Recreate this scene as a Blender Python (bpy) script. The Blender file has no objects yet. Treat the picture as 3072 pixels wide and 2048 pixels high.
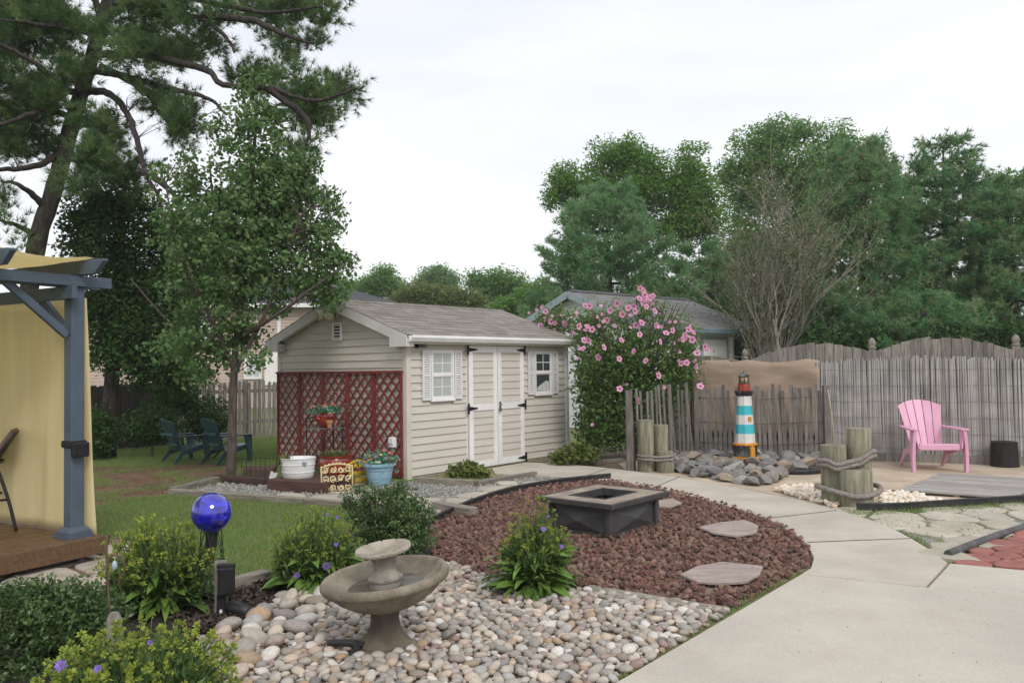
import bpy, bmesh, math, random
import numpy as np
from mathutils import Vector, Matrix

random.seed(7)
rng = np.random.default_rng(11)
scene = bpy.context.scene
COL = scene.collection

# ------------------------------------------------------------------ camera
F_PX, PITCH, ROLL, CAM_H = 2450.0, 0.0308, 0.0138, 1.507      # focal length in pixels of a 3072 px wide picture
cam_d = bpy.data.cameras.new('camera'); cam = bpy.data.objects.new('camera', cam_d); COL.objects.link(cam)
cam_d.sensor_width = 36.0; cam_d.lens = 36.0 * F_PX / 3072.0
cam_d.clip_start = 0.05; cam_d.clip_end = 1500.0
_cp, _sp, _cr, _sr = math.cos(PITCH), math.sin(PITCH), math.cos(ROLL), math.sin(ROLL)
_fw = Vector((0, _cp, _sp)); _up0 = Vector((0, -_sp, _cp)); _rt0 = Vector((1, 0, 0))
_rt = _rt0 * _cr - _up0 * _sr; _up = _rt0 * _sr + _up0 * _cr
cam.matrix_world = Matrix(((_rt.x, _up.x, -_fw.x, 0), (_rt.y, _up.y, -_fw.y, 0), (_rt.z, _up.z, -_fw.z, CAM_H), (0, 0, 0, 1)))
scene.camera = cam
scene.render.resolution_x = 1024; scene.render.resolution_y = 682

# ------------------------------------------------------------------ sky, sun, exposure
SUN_EL, SUN_AZ = math.radians(42), math.radians(156)          # azimuth clockwise from +Y
world = bpy.data.worlds.new('World'); scene.world = world; world.use_nodes = True
nt = world.node_tree; nt.nodes.clear()
wo = nt.nodes.new('ShaderNodeOutputWorld'); bg = nt.nodes.new('ShaderNodeBackground')
sky = nt.nodes.new('ShaderNodeTexSky'); sky.sky_type = 'NISHITA'; sky.sun_disc = False
sky.sun_elevation = SUN_EL; sky.sun_rotation = SUN_AZ; sky.dust_density = 3.0; sky.air_density = 1.0
tc = nt.nodes.new('ShaderNodeTexCoord'); mp = nt.nodes.new('ShaderNodeMapping'); mp.inputs['Scale'].default_value = (1.0, 1.0, 3.2)
nz = nt.nodes.new('ShaderNodeTexNoise'); nz.inputs['Scale'].default_value = 1.7; nz.inputs['Detail'].default_value = 5; nz.inputs['Roughness'].default_value = .5; nz.inputs['Distortion'].default_value = .6
rp = nt.nodes.new('ShaderNodeValToRGB'); rp.color_ramp.elements[0].position = .34; rp.color_ramp.elements[1].position = .66
rp.color_ramp.elements[0].color = (.76, .79, .865, 1); rp.color_ramp.elements[1].color = (.95, .955, .975, 1)
sc_ = nt.nodes.new('ShaderNodeVectorMath'); sc_.operation = 'SCALE'; sc_.inputs['Scale'].default_value = 9.3
mx = nt.nodes.new('ShaderNodeMix'); mx.data_type = 'RGBA'; mx.inputs[0].default_value = .9
L = nt.links.new
L(tc.outputs['Generated'], mp.inputs['Vector']); L(mp.outputs[0], nz.inputs['Vector']); L(nz.outputs[0], rp.inputs[0])
L(rp.outputs[0], sc_.inputs[0]); L(sky.outputs[0], mx.inputs[6]); L(sc_.outputs[0], mx.inputs[7])
L(mx.outputs[2], bg.inputs['Color']); bg.inputs['Strength'].default_value = .1; L(bg.outputs[0], wo.inputs[0])
sun_d = bpy.data.lights.new('sun', 'SUN'); sun_d.energy = 1.25; sun_d.angle = math.radians(18); sun_d.color = (1.0, .95, .88)
sun = bpy.data.objects.new('sun', sun_d); COL.objects.link(sun)
_sd = Vector((math.sin(SUN_AZ) * math.cos(SUN_EL), math.cos(SUN_AZ) * math.cos(SUN_EL), math.sin(SUN_EL)))
sun.rotation_euler = _sd.to_track_quat('Z', 'Y').to_euler(); sun.location = _sd * 60
vs = scene.view_settings; vs.view_transform = 'Standard'; vs.look = 'None'; vs.exposure = 0.40; vs.gamma = 1.0; vs.use_curve_mapping = False
scene.render.engine = 'CYCLES'
cy = scene.cycles; cy.use_denoising = True; cy.max_bounces = 6; cy.diffuse_bounces = 4; cy.glossy_bounces = 3; cy.transmission_bounces = 5
try: cy.denoiser = 'OPENIMAGEDENOISE'
except Exception: pass

# ------------------------------------------------------------------ measuring helpers (plan taken from the photograph, on the ground plane)
K = 3072.0 / 2352.0
FV = F_PX / K
def ray(px, py):
    a = px * K - 1536.0; b = py * K - 1024.0
    return _fw * F_PX + _rt * a - _up * b
def V(px, py, z=0.0):
    d = ray(px, py); t = (z - CAM_H) / d.z
    return Vector((0, 0, CAM_H)) + d * t
def D(px, py, y):
    d = ray(px, py); return Vector((0, 0, CAM_H)) + d * (y / d.y)
def gp(pts, z=0.0): return [V(x, y, z).to_2d() for x, y in pts]

# ------------------------------------------------------------------ mesh helpers
class MB:
    def __init__(s): s.v = []; s.f = []
    def add(s, vs, fs):
        o = len(s.v); s.v += [tuple(v) for v in vs]; s.f += [tuple(i + o for i in f) for f in fs]; return s
    def box(s, x0, x1, y0, y1, z0, z1):
        return s.add([(x0,y0,z0),(x1,y0,z0),(x1,y1,z0),(x0,y1,z0),(x0,y0,z1),(x1,y0,z1),(x1,y1,z1),(x0,y1,z1)],
                     [(0,3,2,1),(4,5,6,7),(0,1,5,4),(1,2,6,5),(2,3,7,6),(3,0,4,7)])
    def beam(s, a, b, w, h, up=(0, 0, 1)):
        a = Vector(a); b = Vector(b); d = (b - a).normalized(); u = Vector(up)
        r = d.cross(u)
        if r.length < 1e-4: r = d.cross(Vector((0, 1, 0)))
        r.normalize(); u = r.cross(d).normalized()
        P = []
        for c in (a, b):
            for i, j in ((-1,-1),(1,-1),(1,1),(-1,1)): P.append(c + r * (i * w / 2) + u * (j * h / 2))
        return s.add(P, [(0,3,2,1),(4,5,6,7),(0,1,5,4),(1,2,6,5),(2,3,7,6),(3,0,4,7)])
    def tube(s, pts, r, n=8, cap=True, closed=False):
        pts = [Vector(p) for p in pts]; m = len(pts)
        rs = r if isinstance(r, (list, tuple)) else [r] * m
        P = []; prev = None
        for i in range(m):
            if closed: d = pts[(i+1) % m] - pts[i-1]
            else: d = pts[min(i+1, m-1)] - pts[max(i-1, 0)]
            d.normalize()
            if prev is None:
                a = Vector((0,0,1)) if abs(d.z) < .9 else Vector((1,0,0))
            else: a = prev
            x = (a - d * a.dot(d)).normalized(); y = d.cross(x); prev = x
            for k in range(n):
                t = 2 * math.pi * k / n
                P.append(pts[i] + x * (math.cos(t) * rs[i]) + y * (math.sin(t) * rs[i]))
        Fc = []
        for i in range(m if closed else m - 1):
            for k in range(n):
                a = i * n + k; b = i * n + (k + 1) % n; j = (i + 1) % m
                Fc.append((a, b, j * n + (k + 1) % n, j * n + k))
        if cap and not closed:
            Fc.append(tuple(range(n - 1, -1, -1))); Fc.append(tuple((m - 1) * n + k for k in range(n)))
        return s.add(P, Fc)
    def lathe(s, prof, n=24, c=(0, 0, 0), sx=1.0, sy=1.0, rot=0.0):
        P = []; m = len(prof)
        for r, z in prof:
            for k in range(n):
                t = 2 * math.pi * k / n + rot
                P.append((c[0] + r * math.cos(t) * sx, c[1] + r * math.sin(t) * sy, c[2] + z))
        Fc = []
        for i in range(m - 1):
            for k in range(n):
                Fc.append((i*n+k, i*n+(k+1) % n, (i+1)*n+(k+1) % n, (i+1)*n+k))
        if prof[0][0] > 1e-6: Fc.append(tuple(range(n - 1, -1, -1)))
        if prof[-1][0] > 1e-6: Fc.append(tuple((m - 1) * n + k for k in range(n)))
        return s.add(P, Fc)
    def prism(s, poly, z0, z1):
        n = len(poly)
        area = sum(poly[i][0]*poly[(i+1) % n][1] - poly[(i+1) % n][0]*poly[i][1] for i in range(n))
        if area < 0: poly = list(reversed(poly))
        P = [(p[0], p[1], z0) for p in poly] + [(p[0], p[1], z1) for p in poly]
        Fc = [tuple(range(n - 1, -1, -1)), tuple(range(n, 2 * n))] + [(i, (i+1) % n, n + (i+1) % n, n + i) for i in range(n)]
        return s.add(P, Fc)
    def stone(s, poly, z0, z1, ch=.012):
        """a flat stone: prism with a chamfered, slightly irregular top edge"""
        n = len(poly)
        area = sum(poly[i][0]*poly[(i+1) % n][1] - poly[(i+1) % n][0]*poly[i][1] for i in range(n))
        if area < 0: poly = list(reversed(poly))
        cx = sum(p[0] for p in poly) / n; cyy = sum(p[1] for p in poly) / n
        P = [(p[0], p[1], z0) for p in poly] + [(p[0], p[1], z1 - ch * .8) for p in poly]
        for p in poly:
            d = math.hypot(p[0] - cx, p[1] - cyy); k = max(0.5, (d - ch * 1.3) / max(d, 1e-5))
            P.append((cx + (p[0] - cx) * k, cyy + (p[1] - cyy) * k, z1))
        Fc = [tuple(range(n - 1, -1, -1)), tuple(range(2 * n, 3 * n))]
        for i in range(n):
            j = (i + 1) % n
            Fc += [(i, j, n + j, n + i), (n + i, n + j, 2*n + j, 2*n + i)]
        return s.add(P, Fc)
    def mesh(s, name, mat, smooth=False):
        me = bpy.data.meshes.new(name); me.from_pydata(s.v, [], s.f)
        if mat: me.materials.append(mat)
        if smooth: me.polygons.foreach_set('use_smooth', [True] * len(me.polygons))
        me.update(); return me
    def obj(s, name, mat, parent=None, smooth=False, bevel=0.0, seg=1, auto=0):
        o = link(name, s.mesh(name, mat, smooth), parent)
        if bevel:
            b = o.modifiers.new('bevel', 'BEVEL'); b.width = bevel; b.segments = seg; b.limit_method = 'ANGLE'; b.angle_limit = .6
        if auto:
            e = o.modifiers.new('split', 'EDGE_SPLIT'); e.split_angle = auto
        return o

def link(name, me, parent=None, loc=None, rot=None, scale=None):
    o = bpy.data.objects.new(name, me); COL.objects.link(o)
    if parent is not None: o.parent = parent
    if loc is not None: o.location = loc
    if rot is not None: o.rotation_euler = rot
    if scale is not None: o.scale = scale
    return o
def tag(o, label, cat, group=None):
    o['label'] = label; o['category'] = cat
    if group: o['group'] = group
    return o
def thing(name, label, cat, loc=(0, 0, 0), rz=0.0, group=None, scale=1.0, rot=None):
    o = bpy.data.objects.new(name, None); COL.objects.link(o); o.empty_display_size = .1
    o.location = loc; o.rotation_euler = rot if rot else (0, 0, rz); o.scale = (scale,) * 3
    return tag(o, label, cat, group)
def struct(o): o['kind'] = 'structure'; return o
def stuff(o): o['kind'] = 'stuff'; return o

def npmesh(name, verts, faces, mat, parent=None, smooth=False, rnd=None, k=None):
    """fast mesh from arrays: faces (M,k)"""
    verts = np.ascontiguousarray(verts, np.float32); faces = np.ascontiguousarray(faces, np.int32)
    k = faces.shape[1]; m = len(faces)
    me = bpy.data.meshes.new(name)
    me.vertices.add(len(verts)); me.vertices.foreach_set('co', verts.ravel())
    me.loops.add(m * k); me.loops.foreach_set('vertex_index', faces.ravel())
    me.polygons.add(m); me.polygons.foreach_set('loop_start', np.arange(0, m * k, k, dtype=np.int32))
    if smooth: me.polygons.foreach_set('use_smooth', np.ones(m, bool))
    if rnd is not None:
        a = me.attributes.new('rnd', 'FLOAT', 'POINT'); a.data.foreach_set('value', np.ascontiguousarray(rnd, np.float32))
    me.materials.append(mat); me.update(calc_edges=True)
    return link(name, me, parent)

def inside(P, poly):
    P = np.asarray(P); x, y = P[:, 0], P[:, 1]; r = np.zeros(len(P), bool); n = len(poly)
    for i in range(n):
        x1, y1 = poly[i][0], poly[i][1]; x2, y2 = poly[(i+1) % n][0], poly[(i+1) % n][1]
        if y1 == y2: continue
        c = ((y1 > y) != (y2 > y)) & (x < (x2 - x1) * (y - y1) / (y2 - y1) + x1)
        r ^= c
    return r
def sample_poly(poly, n, rg=rng):
    xs = [p[0] for p in poly]; ys = [p[1] for p in poly]; out = np.zeros((0, 2))
    while len(out) < n:
        q = np.stack([rg.uniform(min(xs), max(xs), n * 2), rg.uniform(min(ys), max(ys), n * 2)], 1)
        out = np.concatenate([out, q[inside(q, poly)]])
    return out[:n]
def inset(poly, d):
    n = len(poly); A = sum(poly[i][0]*poly[(i+1) % n][1] - poly[(i+1) % n][0]*poly[i][1] for i in range(n))
    s = 1 if A > 0 else -1; out = []
    for i in range(n):
        p0, p1, p2 = Vector(poly[i-1][:2]), Vector(poly[i][:2]), Vector(poly[(i+1) % n][:2])
        a = (p1 - p0).normalized(); b = (p2 - p1).normalized()
        na = Vector((-a.y, a.x)) * s; nb = Vector((-b.y, b.x)) * s
        m = na + nb; q = max(.35, m.dot(m) / 2)
        out.append(p1 + m * (d / q))
    return out
def voronoi(poly, spacing, jit, rg, gap=.01, rnd_pts=3):
    """irregular stones that fill a polygon"""
    xs = [p[0] for p in poly]; ys = [p[1] for p in poly]; S = []
    ny = int((max(ys) - min(ys)) / spacing) + 3; nx = int((max(xs) - min(xs)) / spacing) + 3
    for j in range(-1, ny):
        for i in range(-1, nx):
            S.append((min(xs) + (i + .5 * (j % 2)) * spacing + rg.uniform(-jit, jit) * spacing, min(ys) + j * spacing + rg.uniform(-jit, jit) * spacing))
    S = np.array(S); keep = inside(S, poly); cells = []
    for c in S[keep]:
        r = spacing * 1.6
        cell = [(c[0]-r, c[1]-r), (c[0]+r, c[1]-r), (c[0]+r, c[1]+r), (c[0]-r, c[1]+r)]
        d2 = ((S - c)**2).sum(1)
        for o in S[(d2 > 1e-9) & (d2 < (3.2 * spacing)**2)]:
            m = (c + o) / 2; n = (o - c) / np.linalg.norm(o - c); m = m - n * gap / 2
            new = []
            for a in range(len(cell)):
                p, q = cell[a], cell[(a+1) % len(cell)]
                dp = (p[0]-m[0])*n[0] + (p[1]-m[1])*n[1]; dq = (q[0]-m[0])*n[0] + (q[1]-m[1])*n[1]
                if dp <= 0: new.append(p)
                if (dp < 0) != (dq < 0):
                    t = dp / (dp - dq); new.append((p[0] + (q[0]-p[0])*t, p[1] + (q[1]-p[1])*t))
            cell = new
            if len(cell) < 3: break
        if len(cell) < 3: continue
        # round corners and roughen
        out = []
        for a in range(len(cell)):
            p, q, o2 = cell[a-1], cell[a], cell[(a+1) % len(cell)]
            for t in (.22, .0):
                pass
            l1 = (q[0]+(p[0]-q[0])*.2, q[1]+(p[1]-q[1])*.2); l2 = (q[0]+(o2[0]-q[0])*.2, q[1]+(o2[1]-q[1])*.2)
            out += [l1, l2]
        out = [(x + rg.uniform(-1, 1) * gap * .35, y + rg.uniform(-1, 1) * gap * .35) for x, y in out]
        cells.append(out)
    return cells

# ------------------------------------------------------------------ materials
def mat(name, col, col2=None, rough=.75, scale=6.0, stretch=(1, 1, 1), detail=5, bump=0.0, bscale=None, orand=0.0, hrand=0.0, spec=.35, metal=0.0,
        contrast=.5, dirt=None, dirt_scale=1.5, dirt_amt=.5, world_co=False, trans=0.0, coat=0.0, col3=None, grain=0.0, gscale=160.0):
    m = bpy.data.materials.new(name); m.use_nodes = True; t = m.node_tree; N = t.nodes; lk = t.links.new
    b = N['Principled BSDF']; b.inputs['Roughness'].default_value = rough; b.inputs['Specular IOR Level'].default_value = spec; b.inputs['Metallic'].default_value = metal
    if coat: b.inputs['Coat Weight'].default_value = coat; b.inputs['Coat Roughness'].default_value = .15
    tcn = N.new('ShaderNodeTexCoord'); mpn = N.new('ShaderNodeMapping'); mpn.inputs['Scale'].default_value = stretch
    oi = N.new('ShaderNodeObjectInfo')
    off = N.new('ShaderNodeVectorMath'); off.operation = 'SCALE'; off.inputs[0].default_value = (31.7, 17.3, 23.9); lk(oi.outputs['Random'], off.inputs['Scale'])
    if world_co:
        ge = N.new('ShaderNodeNewGeometry'); lk(ge.outputs['Position'], mpn.inputs['Vector'])
    else:
        ad = N.new('ShaderNodeVectorMath'); lk(tcn.outputs['Object'], ad.inputs[0]); lk(off.outputs[0], ad.inputs[1]); lk(ad.outputs[0], mpn.inputs['Vector'])
    n1 = N.new('ShaderNodeTexNoise'); n1.inputs['Scale'].default_value = scale; n1.inputs['Detail'].default_value = detail; n1.inputs['Roughness'].default_value = .6
    lk(mpn.outputs[0], n1.inputs['Vector'])
    r = N.new('ShaderNodeValToRGB'); e = r.color_ramp.elements; w = .5 * (1 - contrast) * .6
    e[0].position = .25 + w; e[1].position = .75 - w
    c2 = col2 if col2 else tuple(c * .75 for c in col)
    e[0].color = (*c2, 1); e[1].color = (*col, 1)
    if col3: x = e.new(.5); x.color = (*col3, 1)
    lk(n1.outputs[0], r.inputs[0]); out = r.outputs[0]
    if dirt:
        n2 = N.new('ShaderNodeTexNoise'); n2.inputs['Scale'].default_value = dirt_scale; n2.inputs['Detail'].default_value = 6; n2.inputs['Roughness'].default_value = .65
        lk(mpn.outputs[0], n2.inputs['Vector'])
        r2 = N.new('ShaderNodeValToRGB'); r2.color_ramp.elements[0].position = .5; r2.color_ramp.elements[1].position = .72
        r2.color_ramp.elements[1].color = (dirt_amt,) * 3 + (1,)
        mx2 = N.new('ShaderNodeMix'); mx2.data_type = 'RGBA'; lk(n2.outputs[0], r2.inputs[0]); lk(r2.outputs[0], mx2.inputs[0]); lk(out, mx2.inputs[6]); mx2.inputs[7].default_value = (*dirt, 1)
        out = mx2.outputs[2]
    if grain:
        ng = N.new('ShaderNodeTexNoise'); ng.inputs['Scale'].default_value = gscale; ng.inputs['Detail'].default_value = 3; lk(mpn.outputs[0], ng.inputs['Vector'])
        mg = N.new('ShaderNodeMapRange'); mg.inputs[1].default_value = .3; mg.inputs[2].default_value = .7; mg.inputs[3].default_value = 1 - grain; mg.inputs[4].default_value = 1 + grain
        hg = N.new('ShaderNodeHueSaturation'); lk(ng.outputs[0], mg.inputs[0]); lk(mg.outputs[0], hg.inputs['Value']); lk(out, hg.inputs['Color']); out = hg.outputs[0]
    if orand or hrand:
        h = N.new('ShaderNodeHueSaturation'); mr = N.new('ShaderNodeMapRange'); mr.inputs[3].default_value = 1 - orand; mr.inputs[4].default_value = 1 + orand
        lk(oi.outputs['Random'], mr.inputs[0]); lk(mr.outputs[0], h.inputs['Value']); lk(out, h.inputs['Color'])
        if hrand:
            wn = N.new('ShaderNodeTexWhiteNoise'); wn.noise_dimensions = '1D'; lk(oi.outputs['Random'], wn.inputs['W'])
            m3 = N.new('ShaderNodeMapRange'); m3.inputs[3].default_value = .5 - hrand; m3.inputs[4].default_value = .5 + hrand; lk(wn.outputs[0], m3.inputs[0]); lk(m3.outputs[0], h.inputs['Hue'])
        out = h.outputs[0]
    lk(out, b.inputs['Base Color'])
    if bump:
        n3 = N.new('ShaderNodeTexNoise'); n3.inputs['Scale'].default_value = bscale or scale * 4; n3.inputs['Detail'].default_value = 4
        lk(mpn.outputs[0], n3.inputs['Vector']); bp = N.new('ShaderNodeBump'); bp.inputs['Strength'].default_value = min(1, bump); bp.inputs['Distance'].default_value = .02
        lk(n3.outputs[0], bp.inputs['Height']); lk(bp.outputs[0], b.inputs['Normal'])
    if trans:
        tr = N.new('ShaderNodeBsdfTranslucent'); lk(out, tr.inputs['Color']); ms = N.new('ShaderNodeMixShader'); ms.inputs[0].default_value = trans
        lk(b.outputs[0], ms.inputs[1]); lk(tr.outputs[0], ms.inputs[2]); lk(ms.outputs[0], N['Material Output'].inputs[0])
    return m
def ramp_mat(name, cols, attr='rnd', rough=.6, trans=.2, spec=.3, bump=0, bscale=60, objrand=False, noise=0.0, nscale=20):
    """colour picked per piece: from the 'rnd' attribute of joined pieces, or from the object's random number"""
    m = bpy.data.materials.new(name); m.use_nodes = True; t = m.node_tree; N = t.nodes; lk = t.links.new
    b = N['Principled BSDF']; b.inputs['Roughness'].default_value = rough; b.inputs['Specular IOR Level'].default_value = spec
    if objrand: src = N.new('ShaderNodeObjectInfo').outputs['Random']
    else:
        a = N.new('ShaderNodeAttribute'); a.attribute_name = attr; src = a.outputs['Fac']
    r = N.new('ShaderNodeValToRGB'); e = r.color_ramp.elements
    while len(e) < len(cols): e.new(.5)
    for i, c in enumerate(cols): e[i].position = i / (len(cols) - 1); e[i].color = (*c, 1)
    lk(src, r.inputs[0]); out = r.outputs[0]
    if noise:
        tcn = N.new('ShaderNodeTexCoord'); nn = N.new('ShaderNodeTexNoise'); nn.inputs['Scale'].default_value = nscale; nn.inputs['Detail'].default_value = 4
        lk(tcn.outputs['Object'], nn.inputs['Vector']); mr = N.new('ShaderNodeMapRange'); mr.inputs[1].default_value = .3; mr.inputs[2].default_value = .7; mr.inputs[3].default_value = 1 - noise; mr.inputs[4].default_value = 1 + noise
        h = N.new('ShaderNodeHueSaturation'); lk(nn.outputs[0], mr.inputs[0]); lk(mr.outputs[0], h.inputs['Value']); lk(out, h.inputs['Color']); out = h.outputs[0]
    lk(out, b.inputs['Base Color'])
    if bump:
        tc3 = N.new('ShaderNodeTexCoord'); n3 = N.new('ShaderNodeTexNoise'); n3.inputs['Scale'].default_value = bscale; n3.inputs['Detail'].default_value = 4; lk(tc3.outputs['Object'], n3.inputs['Vector'])
        bp = N.new('ShaderNodeBump'); bp.inputs['Strength'].default_value = bump; bp.inputs['Distance'].default_value = .01; lk(n3.outputs[0], bp.inputs['Height']); lk(bp.outputs[0], b.inputs['Normal'])
    if trans:
        tr = N.new('ShaderNodeBsdfTranslucent'); lk(out, tr.inputs['Color']); ms = N.new('ShaderNodeMixShader'); ms.inputs[0].default_value = trans
        lk(b.outputs[0], ms.inputs[1]); lk(tr.outputs[0], ms.inputs[2]); lk(ms.outputs[0], N['Material Output'].inputs[0])
    return m
def glass_mat(name, col, rough=.05):
    m = bpy.data.materials.new(name); m.use_nodes = True; b = m.node_tree.nodes['Principled BSDF']
    b.inputs['Base Color'].default_value = (*col, 1); b.inputs['Roughness'].default_value = rough; b.inputs['Specular IOR Level'].default_value = .6
    return m
# ================================================================== ground, beds and paving
def ico(sub):
    bm = bmesh.new(); bmesh.ops.create_icosphere(bm, subdivisions=sub, radius=1.0)
    v = np.array([x.co[:] for x in bm.verts]); f = np.array([[a.index for a in p.verts] for p in bm.faces]); bm.free(); return v, f
ICO2, ICO3 = ico(2), ico(3)
def rock_shape(base, jit, cuts, rg, cutd=(.55, .9)):
    v = base[0].copy()
    for _ in range(cuts):
        n = rg.normal(size=3); n /= np.linalg.norm(n); d = rg.uniform(*cutd); s = v @ n; over = s > d
        v[over] -= np.outer(s[over] - d, n)
    lo = rg.normal(size=(3, 3)) * .18
    v = v + np.sin(v @ lo * 6 + rg.uniform(0, 6, 3)) * jit + rg.normal(size=v.shape) * jit * .5
    return v
def rotmats(n, rg, tilt):
    """random heading, small tilt"""
    a = rg.uniform(0, 2*np.pi, n); tx = rg.normal(0, tilt, n); ty = rg.normal(0, tilt, n); out = np.zeros((n, 3, 3)); eul = np.stack([tx, ty, a], 1)
    ca, sa = np.cos(a), np.sin(a); cx, sx = np.cos(tx), np.sin(tx); cyy, sy = np.cos(ty), np.sin(ty)
    Rz = np.zeros((n,3,3)); Rz[:,0,0]=ca; Rz[:,0,1]=-sa; Rz[:,1,0]=sa; Rz[:,1,1]=ca; Rz[:,2,2]=1
    Rx = np.zeros((n,3,3)); Rx[:,0,0]=1; Rx[:,1,1]=cx; Rx[:,1,2]=-sx; Rx[:,2,1]=sx; Rx[:,2,2]=cx
    Ry = np.zeros((n,3,3)); Ry[:,1,1]=1; Ry[:,0,0]=cyy; Ry[:,0,2]=sy; Ry[:,2,0]=-sy; Ry[:,2,2]=cyy
    return np.einsum('nij,njk,nkl->nil', Rz, Ry, Rx), eul
def pack(poly, radii, tries, rg, tight=.86):
    """dart throwing, biggest first"""
    cell = max(radii) * 2; grid = {}; out = []
    xs = [p[0] for p in poly]; ys = [p[1] for p in poly]
    for r in sorted(radii, reverse=True):
        for _ in range(tries):
            p = (rg.uniform(min(xs), max(xs)), rg.uniform(min(ys), max(ys)))
            gx, gy = int(p[0] // cell), int(p[1] // cell); ok = True
            for i in (-1, 0, 1):
                for j in (-1, 0, 1):
                    for (x, y, q) in grid.get((gx+i, gy+j), ()):
                        if (x-p[0])**2 + (y-p[1])**2 < ((r+q)*tight)**2: ok = False; break
                    if not ok: break
                if not ok: break
            if ok and inside(np.array([p]), poly)[0]:
                grid.setdefault((gx, gy), []).append((p[0], p[1], r)); out.append((p[0], p[1], r)); break
    return np.array(out)
def scatter(parent, name, shapes, faces, pos, z, rad, flat, rg, m_obj, m_stuff, limit=300, tilt=.2, smooth=True, stuff_name='loose_stones', elong=(.75, 1.25)):
    """the stones nearest the camera as objects, the rest joined"""
    n = len(pos); size = rad / np.hypot(pos[:, 0], pos[:, 1] + .01); order = np.argsort(-size)
    R, eul = rotmats(n, rg, tilt); e = rg.uniform(elong[0], elong[1], n); S = np.stack([rad * e, rad / e**.6, rad * flat], 1)
    meshes = []
    for q in shapes:
        b = MB(); b.v = [tuple(x) for x in q]; b.f = [tuple(x) for x in faces]; meshes.append(b.mesh(name, m_obj, smooth))
    for i in order[:limit]:
        link(name, meshes[i % len(meshes)], parent, (pos[i, 0], pos[i, 1], z[i]), tuple(eul[i]), tuple(S[i]))
    rest = order[limit:]
    if len(rest):
        VV, FF, RR = [], [], []; o = 0
        for i in rest:
            q = (shapes[i % len(shapes)] * S[i]) @ R[i].T + np.array([pos[i, 0], pos[i, 1], z[i]])
            VV.append(q); FF.append(faces + o); o += len(q); RR.append(np.full(len(q), rg.random()))
        stuff(npmesh(stuff_name, np.concatenate(VV), np.concatenate(FF), m_stuff, parent, smooth, np.concatenate(RR)))

M_ground = mat('soil and thin grass', (.12, .185, .05), (.17, .15, .07), rough=.95, scale=.9, detail=8, world_co=True, bump=.6, bscale=40, contrast=.5, dirt=(.09, .13, .035), dirt_scale=2.2, dirt_amt=.8)
M_soil = mat('brown soil', (.24, .18, .125), (.14, .10, .07), rough=.95, scale=5, detail=8, world_co=True, bump=.5, bscale=50)
M_mulch = mat('dark mulch', (.045, .035, .03), (.018, .014, .012), rough=.95, scale=25, detail=8, world_co=True, bump=1, bscale=60)
M_sand = mat('pale sand', (.52, .43, .325), (.40, .32, .24), rough=.95, scale=1.2, detail=9, world_co=True, bump=.4, bscale=25, dirt=(.30, .245, .17), dirt_scale=2.0, dirt_amt=.6)
M_conc = mat('broom finished concrete', (.50, .465, .40), (.435, .40, .345), rough=.9, scale=.8, detail=9, world_co=True, bump=.15, bscale=120, dirt=(.42, .35, .27), dirt_scale=1.3, dirt_amt=.5, orand=.02, grain=.09, gscale=90)
M_conc2 = mat('older concrete walk', (.50, .455, .385), (.42, .38, .32), rough=.92, scale=1.1, detail=9, world_co=True, bump=.2, bscale=110, dirt=(.35, .31, .26), dirt_scale=1.4, dirt_amt=.55, orand=.03, grain=.09, gscale=90)
M_flag = mat('lichened flagstone', (.50, .455, .38), (.39, .355, .295), rough=.92, scale=6, detail=8, bump=.4, bscale=30, orand=.13, dirt=(.24, .22, .13), dirt_scale=3, dirt_amt=.6)
M_flag2 = mat('warm grey flagstone', (.46, .40, .335), (.32, .28, .235), rough=.92, scale=5, detail=8, bump=.4, bscale=30, orand=.12)
M_paver = mat('red paver', (.34, .135, .11), (.27, .105, .09), rough=.9, scale=9, detail=6, bump=.3, bscale=60, orand=.12, dirt=(.33, .2, .16), dirt_scale=4, dirt_amt=.5)
PEB = [(.54,.505,.445),(.25,.235,.21),(.40,.355,.30),(.31,.295,.265),(.52,.45,.36),(.19,.18,.17),(.38,.275,.18),(.43,.395,.35),(.28,.195,.17),(.35,.34,.32),(.50,.39,.30),(.61,.585,.54),(.24,.23,.215),(.38,.31,.24)]
M_peb = ramp_mat('river pebble', PEB, objrand=True, trans=0, rough=.75, spec=.3, noise=.18, nscale=2.5)
M_peb_s = ramp_mat('river pebbles small', PEB, trans=0, rough=.75, spec=.3, noise=.12, nscale=40)
LAVA = [(.095,.05,.042),(.16,.078,.064),(.21,.12,.098),(.13,.075,.064),(.26,.165,.135),(.165,.082,.066),(.085,.054,.048),(.20,.098,.08),(.24,.165,.125)]
M_lava = ramp_mat('red lava rock', LAVA, objrand=True, trans=0, rough=.95, bump=.8, bscale=4)
M_lava_s = ramp_mat('red lava rocks small', LAVA, trans=0, rough=.95, bump=.8, bscale=120)
RK = [(0.16, 0.156, 0.152), (0.224, 0.216, 0.208), (0.128, 0.128, 0.132), (0.264, 0.244, 0.216), (0.192, 0.188, 0.184), (0.32, 0.256, 0.188), (0.176, 0.172, 0.164), (0.4, 0.376, 0.344), (0.152, 0.144, 0.14), (0.272, 0.2, 0.144)]
M_rock = ramp_mat('quarry rock', RK, objrand=True, trans=0, rough=.85, bump=.5, bscale=6, noise=.2, nscale=3)
CH = [(.66,.58,.46),(.78,.72,.63),(.70,.56,.42),(.82,.78,.70),(.58,.46,.34)]
M_chip = ramp_mat('marble chip', CH, objrand=True, trans=0, rough=.7); M_chip_s = ramp_mat('marble chips small', CH, trans=0, rough=.7)
GV = [(.28,.275,.27),(.20,.20,.205),(.36,.345,.32),(.25,.245,.235),(.41,.385,.35)]
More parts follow.
